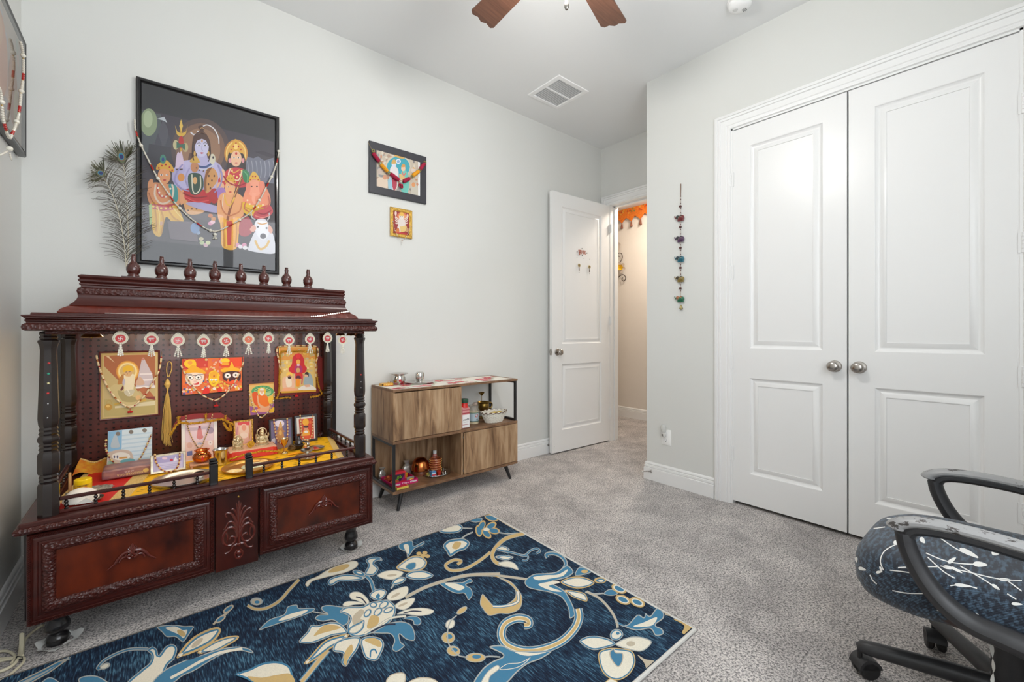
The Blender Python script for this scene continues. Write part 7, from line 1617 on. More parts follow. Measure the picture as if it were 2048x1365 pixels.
# red cloth covered box with gold trim; silver idols on it
def altar():
    x0, x1, y0, y1, h = .288, .500, 2.500, 2.632, .040
    r_ = thing('red_cloth_box', 'box draped in red cloth with gold trim holding the silver idols', 'box', ((x0+x1)/2, (y0+y1)/2, zf)); rm = M('orange_red_satin', (222, 52, 26), .4)
    def side(a, b): 
        t = 2*PI*a; n_ = 4; cxx, cyy = (x0+x1)/2, (y0+y1)/2; c_, s_ = math.cos(t), math.sin(t); e = .22; X = (abs(c_)**e)*(1 if c_ > 0 else -1); Y = (abs(s_)**e)*(1 if s_ > 0 else -1)
        fl = 1+.05*(1-b)*(1+.5*math.sin(14*t)); return (cxx+X*(x1-x0)/2*fl, cyy+Y*(y1-y0)/2*fl, zf+h*b)
    mb = MB().grid(side, 72, 6, wrap=True); part('drape', mb, rm, r_, sharp=70)
    part('top_cloth', MB().box(x0+.002, x1-.002, y0+.002, y1-.002, zf+h-.004, zf+h+.001, .002), M('pink_brocade', (226, 170, 140), .5, noise=(120, (244, 220, 190), .7, None)), r_)
    mb = MB(); random.seed(5)
    for i in range(44):
        t = i/43; xx = x0-.005+(x1-x0+.02)*t; zz_ = zf+.008+.020*math.sin(PI*t)**.7
        mb.ball((xx+random.uniform(-.002, .002), y0-.013+random.uniform(-.003, .002), zz_+random.uniform(-.002, .002)), .0052, 6, 4)
    part('tinsel_trim', mb, M('gold_tinsel', (224, 176, 60), .3, .7, bump=(400, 1, 'noise', None)), r_, kind='stuff')
    zt = zf+h+.0015; iv = M('silver_idol', (226, 216, 186), .28, .75, noise=(110, (206, 170, 96), .5, None), bump=(180, .6, 'voronoi', None))
    def idol(label, x, y, s, ears):
        r_ = thing('silver_idol', label, 'idol', (x, y, zt), 'silver idols on the red box'); L_ = lambda pts: [(a*s, b*s) for a, b in pts]
        part('pedestal', MB().lathe(L_([(0, 0), (.026, 0), (.027, .006), (.022, .010), (.024, .016), (0, .017)]), (x, y, zt), 20, sx=1.15, sy=.8), iv, r_)
        mb = MB(); mb.ball((x, y, zt+.034*s), .017*s, 12, 9, (1, .75, 1.15))
        mb.ball((x, y-.002*s, zt+.060*s), .0115*s, 12, 9, (1, .9, 1.1))
        for d in (-1, 1):
            mb.tube([(x+d*.004*s, y-.006*s, zt+.020*s), (x+d*.022*s, y-.012*s, zt+.021*s), (x+d*.012*s, y-.018*s, zt+.020*s), (x-d*.006*s, y-.018*s, zt+.020*s)], [.008*s, .009*s, .007*s, .005*s], 8)
            mb.tube([(x+d*.013*s, y, zt+.046*s), (x+d*.026*s, y-.002*s, zt+.040*s), (x+d*.027*s, y-.008*s, zt+.052*s), (x+d*.026*s, y-.008*s, zt+.062*s)], [.006*s, .005*s, .0045*s, .004*s], 7)
            mb.tube([(x+d*.012*s, y, zt+.042*s), (x+d*.024*s, y, zt+.030*s), (x+d*.018*s, y-.012*s, zt+.026*s)], [.006*s, .005*s, .004*s], 7)
            if ears: mb.ball((x+d*.014*s, y, zt+.060*s), .009*s, 9, 6, (.9, .3, 1.1))
        if ears: mb.tube([(x, y-.010*s, zt+.058*s), (x, y-.016*s, zt+.044*s), (x+.006*s, y-.016*s, zt+.034*s), (x+.011*s, y-.015*s, zt+.038*s)], [.005*s, .0045*s, .0035*s, .003*s], 8)
        part('figure', mb, iv, r_)
        part('crown', MB().lathe(L_([(.010, .067), (.0115, .070), (.008, .078), (.005, .084), (0, .088)]), (x, y, zt), 14), iv, r_)
        n_ = 22; q = [(x+.021*s*math.cos(2*PI*i/n_), y+.006*s, zt+.066*s+.021*s*math.sin(2*PI*i/n_)) for i in range(n_)]
        part('halo', MB().tube(q, .0028*s, 6, closed=True), iv, r_)
    idol('silver elephant-headed idol at the left on the red box', .330, 2.545, .80, True); idol('silver crowned goddess idol at the right on the red box', .440, 2.560, 1.02, False)
    r_ = thing('gold_flower', 'small gold flower between the two silver idols', 'flower', (.385, 2.535, zt)); mb = MB()
    for k in range(9): t = 2*PI*k/9; mb.ball((.385+.011*math.cos(t), 2.532, zt+.020+.011*math.sin(t)), .007, 8, 5, (1, .5, 1))
    mb.ball((.385, 2.528, zt+.020), .008, 8, 6); part('petals', mb, M('gold_tinsel'), r_); part('stalk', MB().tube([(.385, 2.535, zt), (.385, 2.534, zt+.018)], .003, 6), M('gold_tinsel'), r_)
altar()
# ------------------------------------------------------------------ left side: book, jar, shell
def left_items():
    x0, x1, y0, y1 = -.165, -.002, 2.515, 2.640; r_ = thing('book', 'thick purple and gold book lying flat with its title upside down', 'book', ((x0+x1)/2, (y0+y1)/2, zf)); h = .040
    part('cover', MB().box(x0, x1, y0, y1, zf, zf+h, .006), M('book_cover', (112, 70, 92), .35, noise=(16, (206, 150, 120), .75, (1, 1, 2))), r_)
    part('pages', MB().box(x0+.003, x1+.0008, y0+.004, y1+.001, zf+.004, zf+h-.004), M('book_pages', (226, 214, 190), .8), r_)
    L_ = MB(); add_text(L_, 'BHAGAVAD-GITA', (x1-.030, y0-.0003, zf+.018), (-1, 0, 0), (0, 0, -1), .085, .010, (236, 206, 130), .0006); add_text(L_, 'AS IT IS', (x1-.060, y0-.0003, zf+.028), (-1, 0, 0), (0, 0, -1), .030, .007, (230, 220, 210), .0006)
    L_.col = C(240, 200, 110); L_.poly([(x1-.020+.010*math.cos(2*PI*i/14), y0-.0006, zf+.018+.009*math.sin(2*PI*i/14)) for i in range(14)])
    part('title', L_, attrm, r_, attr=True, smooth=False)
    x, y = -.212, 2.412; r_ = thing('yellow_jar', 'small yellow plastic jar with printed label beside the left railing', 'jar', (x, y, zf+.0035)); z = zf+.0035
    part('body', MB().lathe([(0, 0), (.024, 0), (.026, .002), (.027, .020), (.0262, .028), (0, .028)], (x, y, z), 26), M('jar_gold_label', (226, 176, 30), .35), r_); part('lid', MB().lathe([(0, .027), (.0262, .027), (.0268, .029), (.0262, .043), (.024, .045), (0, .045)], (x, y, z), 26), M('jar_yellow_lid', (246, 206, 10), .35), r_)
    L_ = MB(); f = lambda t, z_: (x+.0274*math.sin(t), y-.0274*math.cos(t), z+z_)
    L_.col = C(120, 96, 30)
    for k in range(8): L_._add([f(-.5+.15*k, .021), f(-.39+.15*k, .021), f(-.39+.15*k, .0255), f(-.5+.15*k, .0255)], [(0, 1, 2, 3)])
    L_.col = C(214, 110, 30); L_.poly([f(.30+.28*math.cos(2*PI*i/12), .011+.008*math.sin(2*PI*i/12)) for i in range(12)]); L_.col = C(70, 40, 24); L_.poly([f(-.28+.08*math.cos(2*PI*i/8), .013+.004*math.sin(2*PI*i/8)) for i in range(8)])
    part('label', L_, attrm, r_, attr=True, smooth=False)
    r_ = thing('doily_mat', 'black and silver patterned mat under the yellow jar', 'mat', (-.190, 2.405, zf)); mb = MB()
    mb.lathe([(0, 0), (1, 0), (1, .0018), (0, .0022)], (-.190, 2.405, zf), 28, sx=.068, sy=.052, rfun=lambda t, h: 1+.05*math.cos(14*t)); part('mat', mb, M('patterned_mat', (60, 56, 54), .5, noise=(90, (206, 200, 186), .9, None)), r_)
    lath('incense_stick', 'pale incense cone stick beside the yellow jar', 'incense', (-.252, 2.445, zf), [('stick', [(0, 0), (.005, 0), (.0045, .060), (.004, .072), (0, .074)], M('pale_stick', (222, 170, 110), .7))])
    x, y = -.205, 2.262; platef('silver_dish', 'small silver dish under the white paper cup by the left post', 'dish', x+.014, y, .050, silver, h=.006)
    r_ = thing('white_paper_cup', 'upturned crumpled white paper cup on the small silver dish', 'paper cup', (x, y, zf+.003)); 
    part('cup', MB().lathe([(.050, .004), (.049, .012), (.043, .028), (.030, .040), (.014, .046), (0, .047)], (x, y, zf+.003), 24, rfun=lambda t, h: 1+.04*math.sin(3*t+h*60)), M('soft_white_paper', (238, 232, 222), .75), r_)
    part('spout', MB().prism([(0, 0), (.05, .0), (.03, .02)], .004, ((x-.01, y-.052, zf+.006), (1, -.1, 0), (0, 0, 1), (0, 1, 0))), M('soft_white_paper'), r_)
left_items()
# ------------------------------------------------------------------ pictures standing in the shrine
lean = math.radians(11)
def standing(name, label, TL, TR, BR, BL, y0, z0, prof, fm, back, depth=.010, lean=lean, glass=False, rz=0.0):
    """picture leaning back, its foot at (y0,z0); corners measured in the photo fix its width and height."""
    N = np.array([math.sin(rz)*math.cos(lean), -math.cos(rz)*math.cos(lean), math.sin(lean)]); P0 = np.array([onplane(*BL, (0, y0, z0), N)[0], y0, z0])
    bl, br, tl, tr = [onplane(*q, P0, N) for q in (BL, BR, TL, TR)]
    U_ = np.array([math.cos(rz), math.sin(rz), 0]); V_ = np.cross(N, U_)
    w_ = ((br-bl)@U_+(tr-tl)@U_)/2; h_ = ((tl-bl)@V_+(tr-br)@V_)/2
    o = (bl+tl)/2; o = o-V_*((o-P0)@V_)
    o = o+V_*(((bl-P0)@V_+(br-P0)@V_)/2)
    o = o-N*depth
    r_, f0, Nn_ = picture(name, label, o, U_, V_, w_, h_, prof, fm, back, depth)
    return r_, (lambda a, b: onplane(a, b, o+N*(depth+.0004 if not prof else prof[-1][1]+.0003), N)), N, o, U_, V_, w_, h_
thin = lambda d, w_: [(0, 0), (0, d), (w_*.3, d+.002), (w_, d), (w_, d*.5)]
def shrine_pictures():
    yb = 2.7745
    # --- sage
    N = (0, -1, 0); o = [ony(197.6, 842, yb), ony(320, 832, yb), ony(197.4, 704, yb)]
    x0, x1 = o[0][0], o[1][0]; z0 = (o[0][2]+o[1][2])/2; z1 = o[2][2]
    r_, _, _ = picture('framed_picture', 'dark red framed picture of a haloed bearded sage in a yellow turban', (x0, yb+.0115, z0), (1, 0, 0), (0, 0, 1), x1-x0, z1-z0, [(0, 0), (0, .010), (.003, .012), (.007, .011), (.0075, .009)], M('dark_red_frame', (92, 24, 24), .3), (196, 170, 104))
    s = 8.03; p = Print(lambda a, b: ony(180+a/s, 690+b/s, yb+.0025), N, .00004)
    p.poly([(205, 165), (1085, 140), (1085, 1115), (205, 1180)], (208, 184, 126)); p.poly([(225, 175), (1045, 155), (1045, 1100), (225, 1160)], (176, 104, 60)); p.poly([(225, 340), (440, 560), (700, 760), (1045, 690), (1045, 1100), (225, 1160)], (200, 180, 126)); p.poly([(225, 880), (1045, 870), (1045, 1100), (225, 1160)], (190, 172, 110)); p.poly([(400, 990), (1045, 900), (1045, 970), (400, 1020)], (222, 212, 176)); p.poly([(250, 180), (300, 178), (400, 290)], (222, 200, 160))
    for rr, c in ((185, (226, 160, 60)), (165, (244, 200, 100)), (150, (246, 228, 170)), (125, (222, 190, 120))): p.ell(605, 430, rr, rr*.93, c, 30)
    p.poly([(800, 690), (740, 680), (800, 380), (830, 240), (850, 200), (880, 240), (1000, 470), (1040, 690)], (206, 196, 206)); p.poly([(780, 560), (1020, 540), (1025, 570), (775, 590)], (236, 230, 236)); p.poly([(800, 460), (1000, 455), (1000, 480), (795, 485)], (236, 230, 236)); p.poly([(735, 640), (790, 520), (850, 560), (870, 640)], (214, 180, 156), True); p.poly([(710, 680), (1050, 650), (1050, 690), (710, 705)], (240, 236, 236)); p.poly([(840, 250), (850, 190), (865, 250)], (206, 110, 70))
    p.poly([(440, 640), (480, 520), (560, 470), (560, 640), (480, 720)], (190, 130, 60), True); p.poly([(370, 850), (300, 740), (380, 640), (470, 640), (560, 620), (700, 640), (760, 740), (860, 850), (880, 900), (600, 980), (420, 920)], (206, 190, 136), True); p.poly([(440, 740), (560, 770), (680, 830), (800, 870), (700, 920), (520, 900)], (176, 160, 108), True)
    p.poly([(560, 480), (690, 470), (725, 520), (700, 700), (690, 800), (620, 830), (560, 780), (550, 640)], (238, 228, 196), True); p.ell(615, 450, 62, 72, (222, 180, 128)); p.poly([(545, 470), (560, 500), (640, 510), (680, 470), (690, 560), (640, 640), (570, 600), (545, 540)], (240, 230, 200), True); p.poly([(525, 400), (540, 360), (600, 335), (670, 345), (695, 390), (690, 430), (610, 420), (545, 440)], (240, 196, 40), True); p.line([(570, 440), (595, 435)], 8, (70, 50, 36), False); p.line([(620, 438), (650, 430)], 8, (70, 50, 36), False); p.line([(610, 450), (600, 480)], 6, (180, 130, 90), False)
    p.poly([(520, 610), (545, 540), (565, 590), (545, 660)], (196, 190, 206), True); p.poly([(480, 730), (530, 650), (545, 700), (510, 740)], (110, 50, 50)); p.poly([(730, 840), (790, 810), (815, 860), (760, 890)], (226, 186, 130), True); p.poly([(800, 720), (900, 690), (1040, 850), (1040, 885), (900, 850)], (186, 110, 66), True); p.poly([(880, 840), (1045, 830), (1045, 890), (900, 860)], (140, 60, 50)); p.poly([(380, 950), (470, 920), (480, 950), (400, 970)], (206, 170, 70)); p.poly([(760, 900), (900, 860), (900, 900), (780, 930)], (214, 176, 80))
    p.ell(297, 1000, 62, 52, (196, 150, 60)); p.ell(290, 985, 30, 22, (232, 196, 110)); p.line([(270, 950), (280, 900), (330, 895), (345, 950)], 9, (190, 160, 90)); p.poly([(560, 740), (700, 720), (700, 780), (620, 830), (560, 790)], (206, 200, 176), True); p.line([(600, 720), (640, 790)], 14, (240, 236, 220), False)
    art(r_, p)
    def garl(label, f, pts, spec, tas=None, base=None):
        q = [f(a, b) for a, b in crom(pts, False, 5)]; g = thing('bead_garland', label, 'garland', tuple(q[len(q)//2]), 'bead garlands'); beads(g, q, spec, .0007)
        if tas is not None: tassel(g, f(*tas), .0055)
        return g
    stick = [('t', .0040, IVR, .020), ('b', .0032, (176, 92, 40), .006), ('b', .0036, (206, 150, 100), .006), ('t', .0040, IVR, .020), ('b', .0032, RED, .006), ('b', .0034, (226, 190, 170), .006)]
    garl('ivory stick bead garland on the picture of the bearded sage', lambda a, b: ony(180+a/s, 690+b/s, yb-.006), [(100, 160), (125, 280), (170, 430), (250, 620), (360, 800), (490, 930), (650, 1010), (800, 900), (920, 760), (1040, 540), (1120, 380), (1155, 110)], stick, (645, 1060))
    # --- three round-eyed faces
    s = 9.75; o = [ony(361.5, 792.6, yb), ony(486, 782, yb), ony(362, 717, yb)]; x0, x1 = o[0][0], o[1][0]; z0 = o[0][2]; z1 = o[2][2]
    r_, _, _ = picture('framed_picture', 'dark framed print of three bright round-eyed deity faces', (x0, yb+.0115, z0), (1, 0, 0), (0, 0, 1), x1-x0, z1-z0, [(0, 0), (0, .009), (.004, .010), (.0045, .008)], M('very_dark_frame', (40, 26, 24), .35), (226, 90, 40))
    p = Print(lambda a, b: ony(340+a/s, 690+b/s, yb+.0032), N, .00004); p.poly([(245, 290), (1430, 235), (1415, 885), (245, 985)], (236, 120, 50)); p.poly([(245, 290), (740, 265), (740, 440), (245, 480)], (216, 60, 44)); p.poly([(960, 260), (1430, 235), (1430, 420), (960, 440)], (240, 76, 20)); random.seed(6)
    for _ in range(110):
        a = random.uniform(260, 1400); b = random.uniform(700, 960-(a-245)*.08); p.ell(a, b, random.uniform(16, 34), random.uniform(14, 28), random.choice([(240, 180, 50), (226, 120, 140), (240, 210, 190), (80, 90, 150), (236, 90, 40), (240, 200, 80), (240, 236, 230)]), 8)
    for _ in range(40): p.ell(random.uniform(680, 1000), random.uniform(280, 720), 24, 22, random.choice([(240, 190, 170), (226, 110, 90), (240, 206, 120)]), 8)
    for a0 in np.arange(270, 530, 26): p.poly([(a0, 300), (a0+10, 280), (a0+18, 300)], (240, 200, 180))
    p.poly([(280, 400), (290, 320), (390, 285), (490, 310), (505, 420), (400, 470)], (250, 206, 20), True); p.ell(390, 350, 46, 40, (240, 160, 60)); p.poly([(290, 540), (340, 480), (420, 400), (480, 400), (560, 450), (660, 500), (690, 560), (500, 555)], (244, 180, 20), True)
    p.poly([(295, 580), (400, 545), (560, 545), (660, 580), (650, 680), (600, 770), (500, 810), (380, 790), (310, 710)], (244, 226, 214), True)
    for x_, y_ in ((390, 640), (550, 635)): p.ell(x_, y_, 68, 48, (60, 44, 60)); p.ell(x_, y_, 60, 41, (252, 250, 248)); p.ell(x_, y_, 17, 17, (20, 20, 24))
    p.line([(300, 570), (400, 575), (480, 600), (560, 575), (650, 580)], 9, (70, 60, 90)); p.poly([(440, 760), (500, 750), (560, 725), (550, 770), (490, 780)], (206, 50, 50), True); p.ell(490, 710, 34, 20, (232, 200, 190))
    p.poly([(755, 600), (770, 540), (850, 500), (930, 540), (960, 600), (950, 720), (900, 790), (850, 815), (790, 780), (750, 690)], (248, 206, 20), True); p.poly([(780, 560), (850, 520), (930, 560), (900, 640), (850, 650), (790, 640)], (240, 176, 30), True); p.ell(855, 610, 16, 18, (196, 80, 30))
    for x_ in (810, 893): p.poly([(x_-34, 672), (x_, 662), (x_+34, 672), (x_, 712)], (252, 250, 240), True); p.ell(x_, 690, 12, 13, (40, 30, 30))
    p.line([(820, 745), (850, 752), (880, 742)], 9, (190, 60, 40))
    p.poly([(985, 490), (1060, 450), (1150, 440), (1200, 330), (1250, 430), (1340, 460), (1385, 500), (1200, 530), (1020, 530)], (246, 186, 20), True); p.ell(1075, 310, 85, 46, (250, 216, 40)); p.poly([(1020, 330), (1130, 330), (1150, 400), (1000, 400)], (246, 170, 30)); p.poly([(1030, 560), (1120, 520), (1280, 515), (1370, 560), (1370, 660), (1310, 730), (1190, 750), (1080, 720), (1035, 650)], (70, 26, 24), True)
    for x_, y_ in ((1120, 600), (1278, 588)): p.ell(x_, y_, 62, 52, (226, 206, 206)); p.ell(x_, y_, 54, 44, (252, 250, 250)); p.ell(x_, y_, 19, 19, (20, 34, 30))
    p.poly([(1050, 690), (1130, 720), (1240, 690), (1330, 700), (1290, 750), (1180, 765), (1080, 740)], (240, 90, 30), True); p.poly([(1100, 690), (1140, 660), (1150, 720), (1120, 725)], (240, 120, 50)); p.line([(1180, 690), (1230, 690), (1250, 670)], 10, (190, 30, 30))
    p.poly([(640, 900), (680, 840), (740, 840), (770, 890), (760, 940), (640, 955)], (226, 40, 20), True); p.poly([(930, 920), (940, 840), (990, 830), (1010, 900)], (230, 50, 30), True)
    art(r_, p)
    garl('ivory stick bead garland on the print of three round-eyed faces', lambda a, b: ony(340+a/s, 690+b/s, yb-.006), [(210, 385), (260, 500), (330, 640), (420, 780), (520, 890), (640, 990), (760, 1050), (895, 1085), (1020, 1010), (1110, 930), (1230, 790), (1310, 640), (1380, 480), (1435, 330)], stick, (900, 1165))
    # --- shrine print with three figures, tinsel and red cloth
    s = 8.53; o = [ony(562, 788, yb), ony(632.5, 784, yb), ony(557, 694, yb)]; x0, x1 = ony(558, 787, yb)[0], ony(633, 784, yb)[0]; z0, z1 = o[0][2]+.006, o[2][2]
    r_, _, _ = picture('framed_picture', 'gold tinselled print of two seated figures before a red altar', (x0, yb+.0115, z0), (1, 0, 0), (0, 0, 1), x1-x0, z1-z0, [(0, 0), (0, .009), (.003, .010), (.0045, .008)], M('thin_gold_frame', (190, 140, 60), .35, .6), (226, 190, 120))
    p = Print(lambda a, b: ony(480+a/s, 680+b/s, yb+.0032), N, .00004); p.poly([(665, 140), (1305, 135), (1295, 885), (705, 912)], (226, 196, 120)); p.poly([(665, 140), (1305, 135), (1300, 330), (680, 350)], (226, 160, 70)); random.seed(9)
    for _ in range(60): p.ell(random.uniform(700, 1280), random.uniform(170, 560), random.uniform(14, 34), random.uniform(14, 34), random.choice([(236, 206, 90), (240, 222, 160), (206, 190, 150), (226, 180, 70), (196, 180, 110)]), 8)
    p.poly([(830, 500), (880, 420), (900, 300), (960, 240), (1030, 240), (1090, 330), (1100, 430), (1140, 490), (1080, 570), (880, 570)], (206, 30, 40), True); p.ell(990, 280, 40, 46, (226, 40, 50)); p.ell(992, 375, 36, 40, (240, 180, 80)); p.poly([(930, 470), (990, 420), (1060, 470), (1050, 560), (940, 560)], (176, 40, 110), True); p.ell(993, 430, 26, 22, (236, 200, 210)); p.ell(990, 520, 34, 44, (214, 170, 110)); p.poly([(930, 600), (980, 560), (1060, 570), (1060, 660), (940, 660)], (210, 40, 30), True); p.ell(993, 640, 44, 30, (90, 30, 50)); p.poly([(955, 680), (985, 660), (1018, 680), (1012, 790), (958, 790)], (240, 150, 20), True); p.poly([(925, 580), (940, 580), (935, 800), (915, 800)], (226, 180, 190)); p.poly([(1060, 600), (1080, 610), (1060, 760), (1040, 760)], (206, 90, 110))
    p.poly([(730, 660), (790, 620), (870, 620), (920, 700), (930, 800), (880, 840), (740, 830), (720, 740)], (232, 190, 160), True); p.poly([(780, 650), (860, 650), (880, 780), (800, 800)], (240, 226, 206), True); p.ell(840, 605, 44, 52, (206, 150, 110)); p.poly([(790, 580), (840, 548), (890, 575), (880, 620), (850, 590), (800, 620)], (244, 206, 90), True); p.ell(842, 645, 30, 24, (60, 34, 24)); p.poly([(700, 880), (760, 820), (900, 820), (990, 850), (900, 885), (760, 900)], (236, 170, 130), True)
    p.poly([(1100, 640), (1140, 560), (1200, 580), (1240, 680), (1240, 800), (1120, 800), (1080, 740)], (160, 180, 190), True); p.ell(1132, 595, 34, 46, (230, 190, 160)); p.poly([(1098, 600), (1120, 552), (1165, 560), (1170, 640), (1150, 600), (1110, 590)], (50, 26, 24), True); p.poly([(990, 840), (1080, 780), (1200, 770), (1290, 830), (1270, 870), (1080, 860)], (236, 232, 226), True); p.poly([(1090, 770), (1180, 760), (1200, 800), (1120, 810)], (226, 180, 150)); p.poly([(705, 880), (1295, 850), (1295, 885), (705, 912)], (214, 160, 40))
    art(r_, p)
    tm = M('gold_tinsel'); t_ = thing('tinsel_garland', 'gold tinsel garland framing the print of two seated figures', 'garland', tuple(ony(590, 800, yb)), 'tinsel garlands'); random.seed(14)
    def tinsel(pts, f, root, nb=9.0, rr=.0048):
        q = crom(pts, False, 6); mb = MB()
        for i in range(len(q)-1):
            A_, B_ = np.array(q[i]), np.array(q[i+1]); L_ = np.linalg.norm(B_-A_); m_ = max(1, int(L_/nb))
            for k in range(m_):
                c_ = np.array(f(*(A_+(B_-A_)*k/m_))); 
                for _ in range(2): mb.ball(tuple(c_+np.random.RandomState(i*97+k*7+_).uniform(-.0025, .0025, 3)), rr*random.uniform(.5, .9), 5, 4)
                d = Vector([random.uniform(-1, 1) for _ in range(3)]); d.y *= .4; d.normalize(); mb.tube([Vector(c_)-d*.009, Vector(c_)+d*.009], .0007, 3, cap=False)
        part('tinsel', mb, tm, root, kind='stuff')
    tinsel([(860, 990), (760, 990), (690, 1000), (620, 1000), (660, 920), (670, 800), (672, 640), (690, 480), (690, 330), (700, 210), (860, 200), (1010, 195), (1160, 205), (1270, 210), (1300, 300), (1300, 450), (1310, 620), (1335, 760), (1370, 870), (1400, 920), (1330, 960), (1180, 985)], lambda a, b: ony(480+a/s, 680+b/s, yb-.006), t_)
    garl('ivory bead garland over the print of two seated figures', lambda a, b: ony(480+a/s, 680+b/s, yb-.008), [(1290, 640), (1300, 520), (1290, 400), (1325, 300), (1335, 190), (1300, 110), (1160, 105), (1030, 100), (860, 108), (720, 108), (640, 130), (630, 210), (660, 340), (680, 470), (720, 560)], stick, (965, 940))
    rc = thing('red_ribbon_cloth', 'dark red cloth hanging behind the print of two seated figures', 'cloth', tuple(ony(580, 790, 2.785))); q = [(590, 400), (640, 260), (1340, 260), (1400, 500), (1440, 800), (1380, 870), (1250, 920), (680, 960), (600, 960), (585, 700)]
    mb = MB().prism([(t[0], t[2]) for t in [ony(480+a/s, 680+b/s, 2.786) for a, b in crom(q, True, 3)]], .0004, ((0, 2.7865, 0), (1, 0, 0), (0, 0, 1), (0, -1, 0))); part('cloth', mb, M('dark_red_cloth', (120, 18, 16), .6), rc)
    # --- orange robed saint card
    o = [ony(500.5, 832, yb), ony(548, 826.5, yb), ony(497.6, 769, yb)]; x0, x1 = ony(499, 830, yb)[0], o[1][0]; z0, z1 = (o[0][2]+o[1][2])/2, o[2][2]
    r_, _, _ = picture('picture_card', 'small card of a seated figure in orange robes with green halo', (x0, yb+.0115, z0), (1, 0, 0), (0, 0, 1), x1-x0, z1-z0, None, None, (206, 150, 80), .006)
    p = Print(lambda a, b: ony(480+a/s, 680+b/s, yb+.0050), N, .00004); p.poly([(155, 780), (575, 748), (578, 1245), (180, 1290)], (226, 190, 110)); p.ell(385, 880, 190, 100, (90, 170, 110)); p.ell(385, 890, 150, 78, (170, 206, 150))
    for k in range(9): t = PI*k/8; p.line([(385, 890), (385+190*math.cos(t), 890-100*math.sin(t))], 14, (60, 140, 90), False)
    p.poly([(165, 1130), (320, 1160), (578, 1080), (578, 1245), (180, 1290)], (160, 90, 150)); p.ell(372, 880, 72, 66, (240, 200, 60)); p.poly([(205, 930), (250, 890), (300, 900), (310, 1010), (330, 1130), (250, 1100)], (226, 90, 30), True); p.poly([(300, 960), (360, 930), (440, 940), (490, 1020), (500, 1130), (480, 1200), (330, 1200), (290, 1100)], (240, 120, 26), True); p.ell(372, 880, 40, 46, (232, 186, 150)); p.poly([(335, 890), (372, 920), (412, 888), (400, 940), (372, 955), (345, 940)], (240, 236, 230), True); p.ell(372, 848, 34, 18, (236, 230, 224)); p.poly([(290, 980), (310, 960), (330, 1080), (420, 1140), (510, 1120), (500, 1160), (400, 1180), (320, 1130)], (232, 180, 140), True); p.poly([(270, 1200), (380, 1160), (500, 1170), (500, 1220), (360, 1235)], (236, 170, 130), True); p.poly([(200, 1210), (260, 1190), (300, 1240), (220, 1240)], (236, 190, 40), True); p.poly([(500, 1200), (578, 1150), (575, 1230), (500, 1245)], (240, 190, 40), True); p.poly([(480, 1000), (560, 960), (560, 1060), (500, 1080)], (240, 200, 60), True)
    for x_ in (358, 386): p.ell(x_, 876, 6, 4, (60, 40, 36))
    art(r_, p)
    garl('pearl bead garland on the card of the orange robed figure', lambda a, b: ony(480+a/s, 680+b/s, yb+.000), [(155, 870), (170, 960), (200, 1060), (225, 1140), (270, 1220), (310, 1290), (365, 1330), (430, 1280), (490, 1215), (540, 1120), (575, 1020), (585, 870)], [('b', .0042, (226, 190, 120), .009), ('b', .003, (206, 150, 110), .006), ('b', .0042, PRL, .009)])
    # --- tassel hanging on the back board
    s2 = 8.03; f = lambda a, b: ony(180+a/s2, 690+b/s2, yb-.004); g = thing('gold_tassel', 'long straw gold tassel hanging on the pegboard', 'tassel', tuple(ony(337, 890, yb))); sm = M('straw_gold_thread', (222, 188, 108), .6)
    part('loop', MB().tube([f(a, b) for a, b in crom([(1245, 520), (1230, 400), (1245, 300), (1280, 270), (1310, 310), (1310, 400), (1265, 520)], False, 5)], .0022, 6), sm, g)
    part('knot', MB().lathe([(0, .030), (.004, .026), (.014, 0), (.010, -.010), (.004, -.024), (.0045, -.030), (0, -.031)], f(1245, 635), 12), sm, g)
    mb = MB(); random.seed(15)
    for k in range(46):
        a = 2*PI*random.random(); r0 = random.random(); x_ = 1245+math.cos(a)*85*r0; e = random.uniform(1500, 1640); ctr = [(1245, 720), (1245+math.cos(a)*50*r0, 900), (x_, 1150), (1235+math.cos(a)*95*r0, 1400), (1230+math.cos(a)*70*r0+random.uniform(-30, 60), e)]
        mb.tube([np.array(f(*t))+np.array([0, math.sin(a)*.006*r0, 0]) for t in crom(ctr, False, 4)], .0011, 4, cap=False)
    part('strands', mb, sm, g, kind='stuff')
    # --- leaning pictures
    gl_f = M('silver_line_frame', (196, 186, 150), .3, .5)
    r_, fn, N_, *_q = standing('blue_print_board', 'pale blue and white print with beads leaning behind the purple book', (216.4, 863), (305.6, 853.8), (302.6, 929), (214.4, 939.5), 2.668, ZS+.030, None, None, (176, 206, 226), .006, math.radians(9))
    q = lambda a, b: fn(80+a/4.875, 780+b/4.875); p = Print(q, N_, .00004); p.poly([(668, 410), (1097, 366), (1082, 722), (660, 772)], (206, 222, 232)); p.poly([(668, 410), (800, 396), (795, 600), (664, 620)], (130, 180, 216)); 
    for k in range(7): p.poly([(800, 440+k*42), (1092, 412+k*40), (1091, 424+k*40), (800, 455+k*42)], (184, 208, 224))
